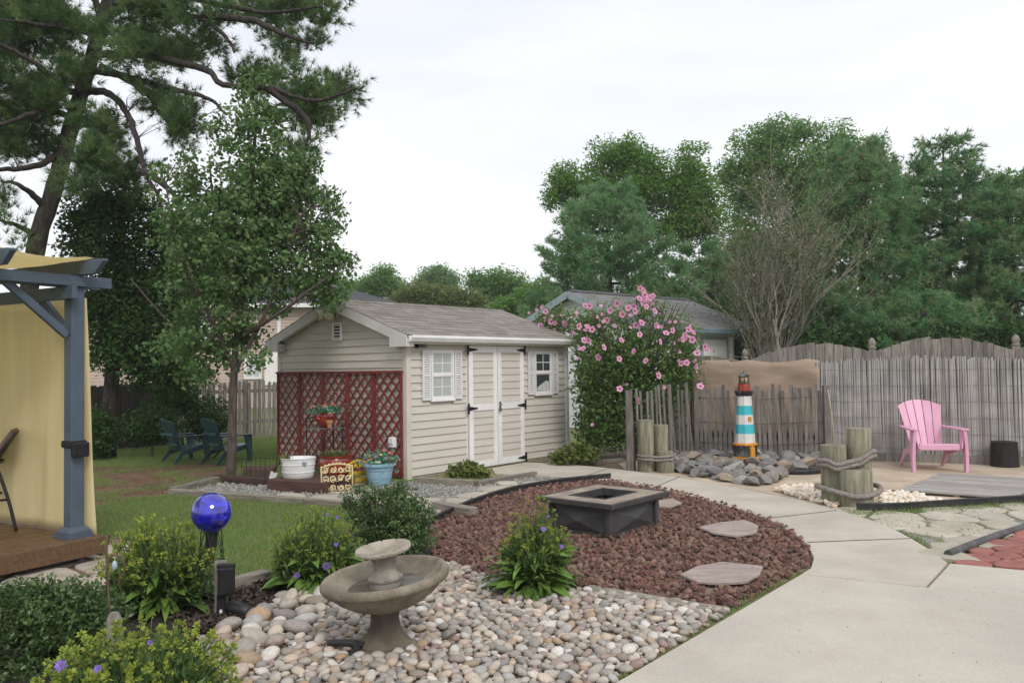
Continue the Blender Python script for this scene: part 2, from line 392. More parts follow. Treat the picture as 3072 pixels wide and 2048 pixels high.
M_grav_s = ramp_mat('grey gravel', GV, trans=0, rough=.85); M_gravbase = mat('gravel bed', (.33,.32,.295), (.22,.21,.19), rough=.95, scale=30, detail=8, world_co=True, bump=.8, bscale=90, dirt=(.15,.14,.07), dirt_scale=2.5, dirt_amt=.5)
M_tie = mat('weathered landscape timber', (.27, .245, .205), (.16, .145, .12), rough=.9, scale=7, stretch=(.6, 6, 6), detail=8, bump=.4, bscale=20, orand=.12)
M_tie2 = mat('dark railroad tie', (.075, .045, .036), (.04, .025, .02), rough=.85, scale=7, stretch=(.6, 6, 6), detail=8, bump=.4, bscale=20)
M_edge = mat('black plastic edging', (.018, .018, .02), (.035, .035, .037), rough=.5, scale=10)

ground = MB(); ground.add([(-400, -60, 0), (400, -60, 0), (400, 600, 0), (-400, 600, 0)], [(0, 1, 2, 3)]); ground = struct(ground.obj('ground', M_ground))
M_bare = mat('bare lawn with pine straw', (.20, .125, .075), (.115, .13, .05), rough=.95, scale=1.6, detail=9, world_co=True, bump=.5, bscale=50, col3=(.24, .155, .10))
def sheet(name, poly, z, m):
    b = MB(); n = len(poly); A = sum(poly[i][0]*poly[(i+1) % n][1] - poly[(i+1) % n][0]*poly[i][1] for i in range(n))
    if A < 0: poly = list(reversed(poly))
    b.add([(p[0], p[1], z) for p in poly], [tuple(range(n))]); return struct(b.obj(name, m))

NEAR = [(1128,1074),(1136,1087),(1230,1091),(1330,1097),(1405,1104),(1500,1119),(1600,1141),(1700,1170),(1770,1196),(1822,1224),(1852,1250),(1866,1278),(1860,1302),(1838,1317)]
FAR_ = [(1207,1061),(1290,1064),(1400,1074),(1470,1083),(1560,1095),(1650,1111),(1760,1132),(1850,1150),(1925,1170),(2000,1192),(2060,1216),(2096,1235),(2140,1262),(2180,1291)]
# concrete walk and patio: slabs with real joints
walk = struct(bpy.data.objects.new('concrete_walk', None)); COL.objects.link(walk)
ZW = .03
def slab(pts, m, parent, world_pts=()):
    poly = gp(pts, ZW) + [Vector(p) for p in world_pts]
    b = MB(); b.prism(inset(poly, .009), -.06, ZW); return b.obj('slab', m, parent, bevel=.004)
slab([NEAR[0], NEAR[1], NEAR[2], NEAR[3], FAR_[2], FAR_[1], FAR_[0]], M_conc2, walk)
slab([NEAR[3], NEAR[4], NEAR[5], FAR_[4], FAR_[3], FAR_[2]], M_conc2, walk)
slab([NEAR[5], NEAR[6], NEAR[7], (1761,1190), (1925,1171), FAR_[7], FAR_[6], FAR_[5], FAR_[4]], M_conc2, walk)
slab([(1761,1190), NEAR[8], NEAR[9], (1848,1245), (2096,1235.5), FAR_[10], FAR_[9], (1925,1171)], M_conc2, walk)
slab([(1848,1245), NEAR[10], NEAR[11], NEAR[12], (1837,1317), (2128,1347), (2179,1291), FAR_[12], (2096,1235.5)], M_conc2, walk)
M_joint = mat('dark joint filler', (.20, .175, .145), (.13, .11, .09), rough=.95, scale=20)
for ja, jb in (((1763,1189.5), (1924,1171)), ((1850,1244.5), (2095,1235.5)), ((1502,1118.5), (1559,1095.5)), ((1332,1096.5), (1399,1074.5))):
    ja, jb = V(*ja, ZW), V(*jb, ZW); jd = (jb - ja).normalized()
    MB().beam(ja + jd * .02 - Vector((0, 0, .012)), jb - jd * .02 - Vector((0, 0, .012)), .02, .028).obj('expansion_joint', M_joint, walk)
patio = struct(bpy.data.objects.new('patio', None)); COL.objects.link(patio)
q1, q2, q3 = V(2179,1292,ZW).to_2d(), V(2352,1308,ZW).to_2d(), V(2128,1347,ZW).to_2d(); q4 = V(2352,1371,ZW).to_2d()
far_r = q1 + (q2 - q1) * 6; near_r = q3 + (q4 - q3) * 6
b = MB(); b.prism(inset([q1, q3, near_r, far_r], .008), -.06, ZW); b.obj('slab', M_conc, patio, bevel=.006)
p1_, p2_ = V(1837,1317,ZW).to_2d(), V(1405,1568,ZW).to_2d(); p3_ = p2_ + (p2_ - p1_) * 1.5
b = MB(); b.prism(inset([p1_, p2_, p3_, Vector((9, -3)), near_r, q3], .008), -.06, ZW); b.obj('slab', M_conc, patio, bevel=.006)
b = MB(); b.add([(x, y, .004) for x, y in [gp([(1838,1317)])[0], gp([(2128,1347)])[0], gp([(2179,1291)])[0], gp([(2096,1235)])[0], gp([(1848,1245)])[0]]], [(0,1,2,3,4)])

BARE = gp([(150,1085),(225,1074),(300,1076),(390,1068),(470,1066),(560,1072),(612,1074),(640,1080),(600,1094),(540,1102),(500,1107),(450,1120),(400,1130),(370,1142),(300,1146),(260,1160),(215,1164),(100,1150)])
sheet('bare_lawn', BARE, .003, M_bare)
# sand yard
fence_a, fence_b = Vector((2.6, 13.78)), Vector((10.5, 10.3))       # line of the tall back fence
SAND = gp([(1440,1083),(1560,1096),(1760,1133),(1925,1172),(1990,1179),(2352,1158),(2700,1138)]) + [Vector((10.6, 10.3)), Vector((2.6, 13.8)), Vector((1.6, 13.2))]
sand = sheet('sand', SAND, .006, M_sand)
sheet('soil_bed', gp([(1207,1060),(1290,1063),(1400,1073),(1440,1083)]) + [Vector((1.6, 13.2)), Vector((2.6, 13.8)), Vector((2.4, 15)), Vector((.6, 15))], .004, M_soil)

# lava rock bed
LAVA_P = gp([(985,1209),(1040,1182),(1100,1157),(1180,1132),(1290,1113),(1400,1103)] + [(x, y + 1) for x, y in NEAR[4:]] + [(1680,1403),(1500,1374),(1345,1352),(1235,1350),(1130,1330),(1040,1302),(1000,1285),(980,1250)])
lava = sheet('lava_rock_bed', LAVA_P, .006, M_soil)
PEB_P = gp([(1405,1570),(1672,1409),(1500,1380),(1345,1358),(1240,1362),(1130,1332),(1035,1298),(960,1330),(880,1350),(760,1358),(690,1362),(640,1385),(560,1430),(470,1475),(430,1568),(380,1800),(1080,1800)])
pebble_bed = sheet('pebble_bed', PEB_P, .004, mat('sandy soil', (.25,.185,.125), (.16,.12,.085), rough=.95, scale=12, detail=8, world_co=True, bump=.6, bscale=60))
MUL = gp([(395,1392),(600,1338),(700,1290),(840,1200),(1000,1230),(1000,1285),(1040,1302),(960,1330),(880,1350),(760,1358),(690,1362),(640,1385),(560,1430),(470,1475),(380,1800),(-400,1800),(-300,1420),(100,1420),(300,1385)])
mulch = sheet('mulch_bed', MUL, .003, M_mulch)
GRV = gp([(392,1134),(500,1108),(612,1110),(950,1108),(1090,1114),(1180,1097),(1340,1098),(1400,1103),(1290,1113),(1180,1132),(1100,1157),(1040,1182),(985,1209),(985,1190),(830,1168),(600,1150)])
gravel_bed = sheet('gravel_path', GRV, .005, M_gravbase)
FLG = gp([(1930,1175),(1992,1183),(2352,1160),(2560,1148),(2560,1180),(2352,1214),(2180,1284),(2140,1262),(2096,1236),(2060,1218),(2000,1194)])
flag_bed = sheet('flagstone_strip', FLG, .007, M_gravbase)
PAV = gp([(2186,1292),(2352,1220),(2560,1165),(2620,1330),(2352,1307)])
paver_bed = sheet('paver_area', PAV, .006, M_soil)
LFT = gp([(232,1238),(300,1240),(350,1258),(425,1276),(440,1292),(400,1332),(250,1362),(60,1412),(-100,1425),(-300,1400),(-300,1330),(0,1300),(150,1280)])
left_bed = sheet('stone_apron', LFT, .007, M_soil)
SHB = gp([(955,1110),(1090,1114),(1180,1096),(1136,1087),(1126,1074),(960,1100)])
shed_bed = sheet('shed_bed', SHB, .008, mat('tan pea gravel', (.40,.33,.22), (.25,.2,.12), rough=.95, scale=40, world_co=True, bump=.7, bscale=80, dirt=(.12,.15,.05), dirt_scale=3, dirt_amt=.8))

rg = np.random.default_rng(3)
STEPS = [[(1562,1318),(1600,1300),(1660,1290),(1752,1300),(1745,1318),(1712,1335),(1650,1338),(1600,1334)], [(1605,1210),(1650,1200),(1712,1194),(1742,1206),(1738,1222),(1690,1230),(1635,1222)], [(1512,1150),(1545,1144),(1566,1154),(1540,1164),(1514,1162)]]
# river pebbles
rad = []
area = 6.8
peb_shapes = [rock_shape(ICO2, .05, 2, rg, (.8, .97)) for _ in range(10)]
left_big = gp([(430,1568),(470,1475),(560,1430),(640,1385),(690,1362),(760,1358),(740,1400),(700,1450),(640,1500),(520,1580)])
big = pack(left_big, list(rg.uniform(.042, .078, 80)), 25, rg, .84)
def not_in(P, hold, r): 
    d = ((P[:, None, :2] - hold[None, :, :2])**2).sum(2); return (d > ((P[:, 2:3] + hold[None, :, 2]) * r)**2).all(1)
small = pack(PEB_P, list(.015 + .025 * rg.random(4000) ** 1.6), 12, rg, .76)
small = small[not_in(small, big, .74)]
allp = np.concatenate([big, small])
zz = allp[:, 2] * .42 + rg.uniform(0, .014, len(allp))
scatter(pebble_bed, 'pebble', peb_shapes, ICO2[1], allp[:, :2], zz, allp[:, 2], .56, rg, M_peb, M_peb_s, 300, .28, True, 'small_pebbles')
low = pack(PEB_P, list(rg.uniform(.012, .022, 2600)), 3, rg, .7)
scatter(pebble_bed, 'pebble', peb_shapes[:5], ICO2[1], low[:, :2], low[:, 2] * .35, low[:, 2], .6, rg, M_peb, M_peb_s, 0, .3, True, 'filler_pebbles')
# lava rocks
lav_shapes = [rock_shape(ICO2, .22, 5, rg, (.4, .8)) for _ in range(10)]
lv = pack(LAVA_P, list(rg.uniform(.011, .032, 8000)), 4, rg, .70)
for _st in STEPS: lv = lv[~inside(lv[:, :2], inset(gp(_st, .045), -.03))]
scatter(lava, 'lava_rock', lav_shapes, ICO2[1], lv[:, :2], lv[:, 2] * .4 + rg.uniform(0, .02, len(lv)), lv[:, 2], .75, rg, M_lava, M_lava_s, 300, .6, False, 'small_lava_rocks')
# dry leaf litter and pine needles on the lava
lt = sample_poly(LAVA_P, 3600, rg); n = len(lt); a = rg.uniform(0, 6.28, n); l = rg.uniform(.03, .07, n); z0 = rg.uniform(.03, .06, n)
d = np.stack([np.cos(a), np.sin(a), rg.normal(0, .25, n)], 1); c = np.stack([lt[:, 0], lt[:, 1], z0], 1); w = np.stack([-d[:, 1], d[:, 0], np.zeros(n)], 1) * .0028
vv = np.stack([c - w, c + w, c + d * l[:, None]], 1).reshape(-1, 3)
M_straw = ramp_mat('dry needle litter', [(.30,.2,.12),(.22,.14,.08),(.36,.26,.17)], trans=0)
stuff(npmesh('needle_litter', vv, np.arange(n * 3).reshape(-1, 3), M_straw, lava, False, np.repeat(rg.random(n), 3)))
# mulch chips
mc = sample_poly(gp([(395,1392),(600,1338),(690,1330),(880,1350),(690,1362),(640,1385),(560,1430),(470,1475),(400,1500)]), 2500, rg); n = len(mc)
R, _ = rotmats(n, rg, .5); q = np.array([(-1,-.28,0),(1,-.22,0),(1.1,.25,.12),(-.9,.3,.05)]); sz = rg.uniform(.012, .035, n)
vv = (np.einsum('nij,kj->nki', R, q) * sz[:, None, None] + np.stack([mc[:, 0], mc[:, 1], rg.uniform(.008, .03, n)], 1)[:, None, :]).reshape(-1, 3)
stuff(npmesh('mulch_chips', vv, np.arange(n * 4).reshape(-1, 4), ramp_mat('mulch chip', [(.03,.022,.018),(.07,.05,.04),(.018,.014,.012),(.11,.085,.07)], trans=0, rough=.9), mulch, False, np.repeat(rg.random(n), 4)))
# gravel by the shed
gv = sample_poly(GRV, 3000, rg); n = len(gv)
shp = rock_shape(ico(1), .1, 1, rg, (.6, .9)); R, _ = rotmats(n, rg, .6); sz = rg.uniform(.010, .022, n)
vv = (np.einsum('nij,kj->nki', R, shp) * sz[:, None, None] + np.stack([gv[:, 0], gv[:, 1], sz * .3 + .004], 1)[:, None, :]).reshape(-1, 3)
ff = (ico(1)[1][None] + (np.arange(n) * 12)[:, None, None]).reshape(-1, 3)
stuff(npmesh('gravel', vv, ff, M_grav_s, gravel_bed, False, np.repeat(rg.random(n), 12)))

def lay_stones(parent, poly, spacing, jit, gap, m, z0, z1, name, seed, zr=.006, ch=.012):
    r2 = np.random.default_rng(seed)
    for c in voronoi(poly, spacing, jit, r2, gap):
        b = MB(); b.stone(c, z0, z1 + r2.uniform(-zr, zr), ch); b.obj(name, m, parent)
lay_stones(flag_bed, FLG, .40, .36, .026, M_flag, .0, .026, 'flagstone', 5)
lay_stones(paver_bed, gp([(2166,1297),(2352,1216),(2560,1162),(2620,1334),(2352,1312)]), .225, .3, .016, M_paver, .0, .026, 'paver', 6, .003, .008)
lay_stones(left_bed, LFT, .46, .3, .05, M_flag2, .0, .034, 'flagstone', 8)
lay_stones(gravel_bed, gp([(420,1138),(620,1134),(860,1136),(1000,1140),(1130,1112),(1350,1100),(1390,1104),(1290,1113),(1180,1131),(1100,1155),(1030,1182),(985,1186),(830,1162),(600,1146)]), .42, .3, .07, M_flag, .0, .03, 'flagstone', 9)
# stepping stones
M_step = mat('mauve stepping stone', (.37, .305, .275), (.29, .235, .215), rough=.9, scale=4, detail=7, bump=.3, bscale=18, stretch=(1, 3, 1), orand=.06)
def step(pts, label):
    poly = gp(pts, .045); c = sum((Vector(p) for p in poly), Vector((0, 0))) / len(poly)
    t = MB().stone([(p - c) for p in poly], 0, .022, .01).obj('stepping_stone', M_step); t.location = (c.x, c.y, .03)
    tag(t, label, 'paving stone', 'stepping stones in the lava rock')
step(STEPS[0], 'largest flat mauve stepping stone, nearest to the patio')
step(STEPS[1], 'mauve stepping stone midway along the curved walk')
step(STEPS[2], 'small mauve stepping stone peeking out behind the fire pit')

# timbers and edging
def timber(a, b, w, h, m, label, z0=0.0):
    a, b = V(*a), V(*b); c = (a + b) / 2; L_ = (b - a).length
    o = MB().box(-L_/2, L_/2, -w/2, w/2, 0, h).obj('landscape_timber', m, None, bevel=.008)
    o.location = (c.x, c.y, z0); o.rotation_euler = (0, 0, math.atan2(b.y - a.y, b.x - a.x)); return tag(o, label, 'timber', 'garden border timbers')
timber((392,1138), (700,1160), .09, .085, M_tie, 'long grey border timber running along the lawn in front of the shed')
timber((702,1160.5), (960,1182), .09, .085, M_tie, 'grey border timber behind the dark boxwood')
timber((396,1134), (500,1108), .09, .085, M_tie, 'short grey border timber slanting back at the lawn corner of the gravel')
timber((1000,1172), (1088,1188), .12, .10, M_tie, 'stubby grey log at the corner of the black edging')
timber((498,1106), (612,1116), .12, .10, M_tie2, 'dark brown timber by the foot of the leafy tree')
timber((958,1110), (1086,1117), .09, .085, M_tie, 'grey timber in front of the shed bed, shed corner end')
timber((1094,1116), (1230,1094), .09, .07, M_tie, 'pale timber beside the small shrub leading to the walk')
timber((1300,1072), (1430,1062), .09, .07, M_tie, 'grey timber right of the shed below the flowering shrub')
timber((1348,1356), (1672,1411), .09, .034, M_tie, 'flat grey timber between lava rock and pebbles')
timber((400,1392), (505,1363), .09, .085, M_tie, 'grey timber behind the blue globe stand')
timber((507,1362), (615,1334), .09, .085, M_tie, 'grey timber beside the purple flowered plant')
def edging(pts, h, w, label, r=None, name='garden_edging'):
    P = [V(x, y) for x, y in pts]
    # smooth
    Q = []
    for i in range(len(P) - 1):
        p0, p1, p2, p3 = P[max(i-1, 0)], P[i], P[i+1], P[min(i+2, len(P)-1)]
        for k in range(6):
            t = k / 6; Q.append(.5 * ((2*p1) + (p2-p0)*t + (2*p0-5*p1+4*p2-p3)*t*t + (3*p1-p0-3*p2+p3)*t**3))
    Q.append(P[-1]); b = MB(); n = len(Q); vs_ = []
    for i, q in enumerate(Q):
        d = (Q[min(i+1, n-1)] - Q[max(i-1, 0)]).normalized(); s_ = Vector((-d.y, d.x, 0)) * (w / 2)
        hh = h * (1 + .06 * math.sin(i * 1.7))
        vs_ += [q - s_, q + s_, q + s_ + Vector((0, 0, hh)), q - s_ + Vector((0, 0, hh))]
    fs = [(0, 3, 2, 1), tuple(4*(n-1) + k for k in range(4))]
    for i in range(n - 1):
        for k in range(4): fs.append((4*i+k, 4*i+(k+1) % 4, 4*i+4+(k+1) % 4, 4*i+4+k))
    b.add(vs_, fs); o = b.obj(name, M_edge); 
    if r: 
        rb = MB().tube([q + Vector((0, 0, h)) for q in Q], r, 8).obj('rim', M_edge, o, True)
    return tag(o, label, 'edging')
edging([(972,1216),(1000,1203),(1040,1183),(1100,1158),(1180,1133),(1290,1114),(1402,1102)], .075, .02, 'black edging curving along the back of the lava rock', .018)
edging([(1968,1176),(2064,1176),(2155,1170),(2352,1157),(2560,1142)], .085, .02, 'straight black edging in front of the white chips and sand', .014)
edging([(1775,1126),(1800,1121),(1840,1116),(1875,1119),(1905,1133),(1925,1148)], .03, .012, 'thin dark edging arc behind the left patch of white chips', .006)
edging([(2035,1131),(2080,1134),(2115,1140),(2150,1152),(2200,1164)], .03, .012, 'thin dark edging arc behind the right patch of white chips', .006)
edging([(1795,1090),(1850,1091),(1900,1086)], .05, .03, 'short black edging at the foot of the grey rock pile', .03)
t = MB(); pp = [V(2178,1283) + Vector((0,0,.035)), V(2230,1262) + Vector((0,0,.035)), V(2290,1238) + Vector((0,0,.03)), V(2352,1218) + Vector((0,0,.03)), V(2500,1180) + Vector((0,0,.03))]
t = t.tube(pp, .032, 12).obj('drain_pipe', mat('grey plastic pipe', (.10,.095,.10), (.06,.057,.06), rough=.6), None, True, auto=.8); tag(t, 'dark grey pipe edging along the red pavers', 'pipe')

# rocks round the lighthouse
ROCK_P = gp([(1545,1083),(1556,1062),(1580,1046),(1640,1040),(1760,1042),(1880,1050),(1900,1078),(1830,1088),(1795,1092),(1790,1108),(1745,1117),(1690,1112),(1640,1102),(1590,1094)])
rock_bed = sheet('rock_bed', ROCK_P, .009, M_soil)
rk_shapes = [rock_shape(ICO3, .035, 9, rg, (.42, .8)) for _ in range(10)]
rk = pack(ROCK_P, list(rg.uniform(.055, .17, 230)), 40, rg, .66)
lh_c = V(1716, 1062)
keep = np.hypot(rk[:, 0] - 3.42, rk[:, 1] - 12.05) > .24 + rk[:, 2] * .3
rk = rk[keep]
mid = np.clip(1 - np.hypot(rk[:, 0] - 3.5, rk[:, 1] - 12.2) / 1.4, 0, 1)
scatter(rock_bed, 'rock', rk_shapes, ICO3[1], rk[:, :2], rk[:, 2] * .32 + mid * .05 + rg.uniform(0, .03, len(rk)), rk[:, 2], .6, rg, M_rock, M_rock, 300, .3, False)
# marble chips
cs = [rock_shape(ICO2, .08, 4, rg, (.5, .85)) for _ in range(6)]
for poly, seed in ((gp([(1775,1128),(1840,1118),(1875,1121),(1905,1136),(1925,1150),(1925,1168),(1850,1150)]), 1), (gp([(2030,1136),(2080,1137),(2115,1143),(2150,1155),(2195,1166),(2150,1168),(2040,1173),(2020,1160)]), 2)):
    bed = sheet('marble_chip_bed', poly, .010, M_sand)
    ch = pack(poly, list(rg.uniform(.018, .042, 420)), 14, rg, .7)
    scatter(bed, 'marble_chip', cs, ICO2[1], ch[:, :2], ch[:, 2] * .4 + .01 + rg.uniform(0, .02, len(ch)), ch[:, 2], .65, rg, M_chip, M_chip_s, 240, .5, False, 'small_marble_chips')
# ================================================================== shed
M_side = mat('beige vinyl siding', (.575, .54, .485), (.545, .51, .455), rough=.6, scale=3, stretch=(.5, .5, 4), orand=.025, bump=.05, bscale=60, dirt=(.47,.435,.38), dirt_scale=1.2, dirt_amt=.4)
M_white = mat('white trim', (.78, .775, .77), (.72, .715, .71), rough=.5, scale=3, orand=.03, dirt=(.52,.5,.46), dirt_scale=2.5, dirt_amt=.3)
M_shut = mat('off white shutter', (.71, .70, .715), (.66, .65, .66), rough=.6, scale=4)
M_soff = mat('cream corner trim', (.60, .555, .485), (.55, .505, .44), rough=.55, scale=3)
M_fasc = mat('pale grey fascia', (.60, .59, .57), (.54, .53, .51), rough=.55, scale=3)
M_shing = mat('brown grey shingle', (.32, .29, .26), (.215, .195, .175), rough=.95, scale=8, detail=8, bump=.5, bscale=90, orand=.16)
M_roofb = mat('roof underlay', (.10, .09, .08), rough=.9)
M_black = mat('black iron', (.014, .014, .015), (.022, .022, .022), rough=.55, scale=20, spec=.2)
M_pane = glass_mat('window glass', (.42, .455, .45), .06)
M_pane_d = glass_mat('dark window glass', (.05, .06, .065), .06)
M_curt = mat('net curtain', (.58, .6, .58), (.42, .45, .44), rough=.9, scale=6, stretch=(6, 6, .4))
SX, SY, YAW, SL, SW, ZE = -1.437, 11.104, .8668, 3.693, 3.04, 1.90
RIDGE, EAVE = 2.535, 1.955; OV_E, OV_L, OV_R = .15, .12, .04
shed = thing('garden_shed', 'beige sided garden shed with white double doors and brown shingle roof', 'shed', (SX, SY, 0), YAW)
slope = (RIDGE - EAVE) / (SW / 2 + OV_E)
def roof_z(w): return EAVE + slope * (min(w, SW - w) + OV_E) - .10
core = MB(); core.add([(.03,.03,-.03),(SL-.03,.03,-.03),(SL-.03,SW-.03,-.03),(.03,SW-.03,-.03),(.03,.03,ZE-.02),(SL-.03,.03,ZE-.02),(SL-.03,SW-.03,ZE-.02),(.03,SW-.03,ZE-.02),(.03,SW/2,RIDGE-.14),(SL-.03,SW/2,RIDGE-.14)],
    [(0,3,2,1),(0,1,5,4),(2,3,7,6),(0,4,8,7,3),(1,2,6,9,5),(4,5,9,8),(6,7,8,9)])
wall = core.obj('wall', M_side, shed)
PITCH_S = .106
wins = [(.447, .9005, 1.055, 1.752), (2.763, 3.216, 1.055, 1.752)]; DL, DR, DT = 1.20, 2.462, 1.825
def board_front(u0, u1, z0, z1):
    if u1 - u0 < .02: return
    b = MB(); b.add([(u0,.028,z0),(u1,.028,z0),(u1,.004,z0+.004),(u0,.004,z0+.004),(u0,.028,z1),(u1,.028,z1),(u1,.022,z1),(u0,.022,z1)], [(0,1,2,3),(3,2,6,7),(7,6,5,4),(0,3,7,4),(1,5,6,2)])
    b.f = [tuple(reversed(f)) for f in b.f] ; b.obj('siding_board', M_side, wall)
def board_gable(w0, w1, w0t, w1t, z0, z1):
    b = MB(); b.add([(.028,w0,z0),(.028,w1,z0),(.004,w1,z0+.004),(.004,w0,z0+.004),(.028,w0t,z1),(.028,w1t,z1),(.022,w1t,z1),(.022,w0t,z1)], [(0,1,2,3),(3,2,6,7),(7,6,5,4),(0,3,7,4),(1,5,6,2)])
    b.obj('siding_board', M_side, wall)
z = 0.03
while z < ZE - .01:
    z1 = min(z + PITCH_S, ZE + .02); cuts = []
    if z < DT: cuts.append((DL - .02, DR + .02))
    for (a, c, zb, zt) in wins:
        if z1 > zb + .03 and z < zt - .03: cuts.append((a, c))
    cuts.sort(); u = .085
    for a, c in cuts: board_front(u, a, z, z1); u = c
    board_front(u, SL - .085, z, z1); z = z1
z = 0.03
while z < RIDGE - .22:
    z1 = z + PITCH_S
    def half(zz):
        if zz <= ZE - .02: return .085
        return max(.085, (zz - EAVE + .12) / slope - OV_E)
    a0, a1 = half(z), min(half(z1), SW / 2 - .01)
    if SW - 2 * a0 > .1: board_gable(a0, SW - a0, a1, SW - a1, z, z1)
    z = z1
# corner posts
for (x0, x1, y0, y1) in ((-.004, .085, -.004, .085), (SL-.085, SL+.004, -.004, .085), (-.004, .085, SW-.085, SW+.004), (SL-.085, SL+.004, SW-.085, SW+.004)):
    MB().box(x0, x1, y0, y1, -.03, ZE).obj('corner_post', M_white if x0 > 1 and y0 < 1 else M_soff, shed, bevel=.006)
MB().box(.02, SL-.02, .02, SW-.02, -.05, -.03).obj('foundation', M_tie, shed)
# roof
roof = MB(); t_ = .035
prof = [(-OV_E, EAVE), (SW/2, RIDGE), (SW+OV_E, EAVE), (SW+OV_E, EAVE-t_), (SW/2, RIDGE-t_), (-OV_E, EAVE-t_)]
roof.add([(-OV_L, w, z) for w, z in prof] + [(SL+OV_R, w, z) for w, z in prof], [(0,5,4,1),(1,4,3,2),(6,7,10,11),(7,8,9,10),(0,1,7,6),(1,2,8,7),(2,3,9,8),(3,4,10,9),(4,5,11,10),(5,0,6,11)])
roof = roof.obj('roof', M_roofb, shed)
sl_len = math.hypot(SW/2 + OV_E, RIDGE - EAVE); ang = math.atan2(RIDGE - EAVE, SW/2 + OV_E)
NC = 12; ex = sl_len / NC
sh_me = MB(); sh_me.add([(0,0,0),(1,0,0),(1,1.25,0),(0,1.25,0),(0,0,1),(1,0,1),(1,1.25,.3),(0,1.25,.3)], [(0,3,2,1),(4,5,6,7),(0,1,5,4),(1,2,6,5),(2,3,7,6),(3,0,4,7)])
sh_me = sh_me.mesh('shingle', M_shing); rs = random.Random(4)
for side in (0, 1):
    for r in range(NC):
        u = -OV_L - .012 + (0 if r % 2 else -.17)
        while u < SL + OV_R + .01:
            wd = rs.choice((.16, .22, .3, .34)); a = max(u, -OV_L - .012); c = min(u + wd - .006, SL + OV_R + .012); u += wd
            if c - a < .03: continue
            s0 = r * ex - (.012 if r == 0 else 0); th = rs.uniform(.006, .013)
            if side == 0:
                link('shingle', sh_me, roof, (a, -OV_E + math.cos(ang) * s0 , EAVE + math.sin(ang) * s0 + .001), (ang, 0, 0), (c - a, ex, th))
            else:
                link('shingle', sh_me, roof, (c, SW + OV_E - math.cos(ang) * s0, EAVE + math.sin(ang) * s0 + .001), (ang, 0, math.pi), (c - a, ex, th))
u = -OV_L
while u < SL + OV_R - .05:
    b = MB(); e = min(u + .24, SL + OV_R + .01); b.add([(u,SW/2-.13,RIDGE-.13*slope+.016),(u,SW/2,RIDGE+.024),(u,SW/2+.13,RIDGE-.13*slope+.016),(e,SW/2-.13,RIDGE-.13*slope+.010),(e,SW/2,RIDGE+.016),(e,SW/2+.13,RIDGE-.13*slope+.010)], [(0,3,4,1),(1,4,5,2)])
    b.obj('ridge_cap', M_shing, roof); u += .2
# rake boards with eave returns, on the gable end facing the lawn
for sgn in (0, 1):
    b = MB()
    def Y(w): return w if sgn == 0 else SW - w
    x0, x1 = -OV_L - .015, -OV_L + .01
    lo, hi = -OV_E - .0, SW / 2
    pts = [(Y(lo), EAVE - .006), (Y(hi), RIDGE - .006), (Y(hi), RIDGE - .145), (Y(.20), EAVE - .006 - .14 + slope * (.20 + OV_E)), (Y(.20), EAVE - .16), (Y(lo), EAVE - .16)]
    if sgn: pts = list(reversed(pts))
    n = len(pts); b.add([(x0, w, z) for w, z in pts] + [(x1, w, z) for w, z in pts], [tuple(range(n)), tuple(range(2*n-1, n-1, -1))] + [(i, n+i, n+(i+1) % n, (i+1) % n) for i in range(n)])
    b.obj('rake_board', M_fasc, shed, bevel=.003)
    b = MB(); ys = sorted((Y(lo) , Y(.195))); b.box(-OV_L + .012, .0, ys[0], ys[1], EAVE - .158, EAVE - .05); b.obj('eave_return', M_fasc, shed)
    # sloping soffit under the overhang
    b = MB(); b.add([(-OV_L+.01, Y(.2), EAVE-.06+slope*(.2+OV_E)-.06), (-.003, Y(.2), EAVE-.06+slope*(.2+OV_E)-.06), (-.003, Y(hi), RIDGE-.12), (-OV_L+.01, Y(hi), RIDGE-.12)], [(0,1,2,3) if sgn else (3,2,1,0)]); b.obj('soffit', M_fasc, shed)
# gutter and fascia along the door side
MB().box(-OV_L + .012, SL + OV_R, -OV_E + .004, -.003, EAVE - .12, EAVE - .06).obj('soffit', M_soff, shed)
g = MB(); gp_ = [(-OV_E - .085, EAVE - .004), (-OV_E - .075, EAVE - .004), (-OV_E - .065, EAVE - .06), (-OV_E - .012, EAVE - .07), (-OV_E - .012, EAVE - .01), (-OV_E - .002, EAVE - .01), (-OV_E - .002, EAVE - .095), (-OV_E - .06, EAVE - .09), (-OV_E - .09, EAVE - .04)]
n = len(gp_); g.add([(-OV_L + .02, a, c) for a, c in gp_] + [(SL + OV_R + .02, a, c) for a, c in gp_], [tuple(range(n)), tuple(range(2*n-1, n-1, -1))] + [(i, n+i, n+(i+1) % n, (i+1) % n) for i in range(n)])
g.obj('gutter', M_white, shed)
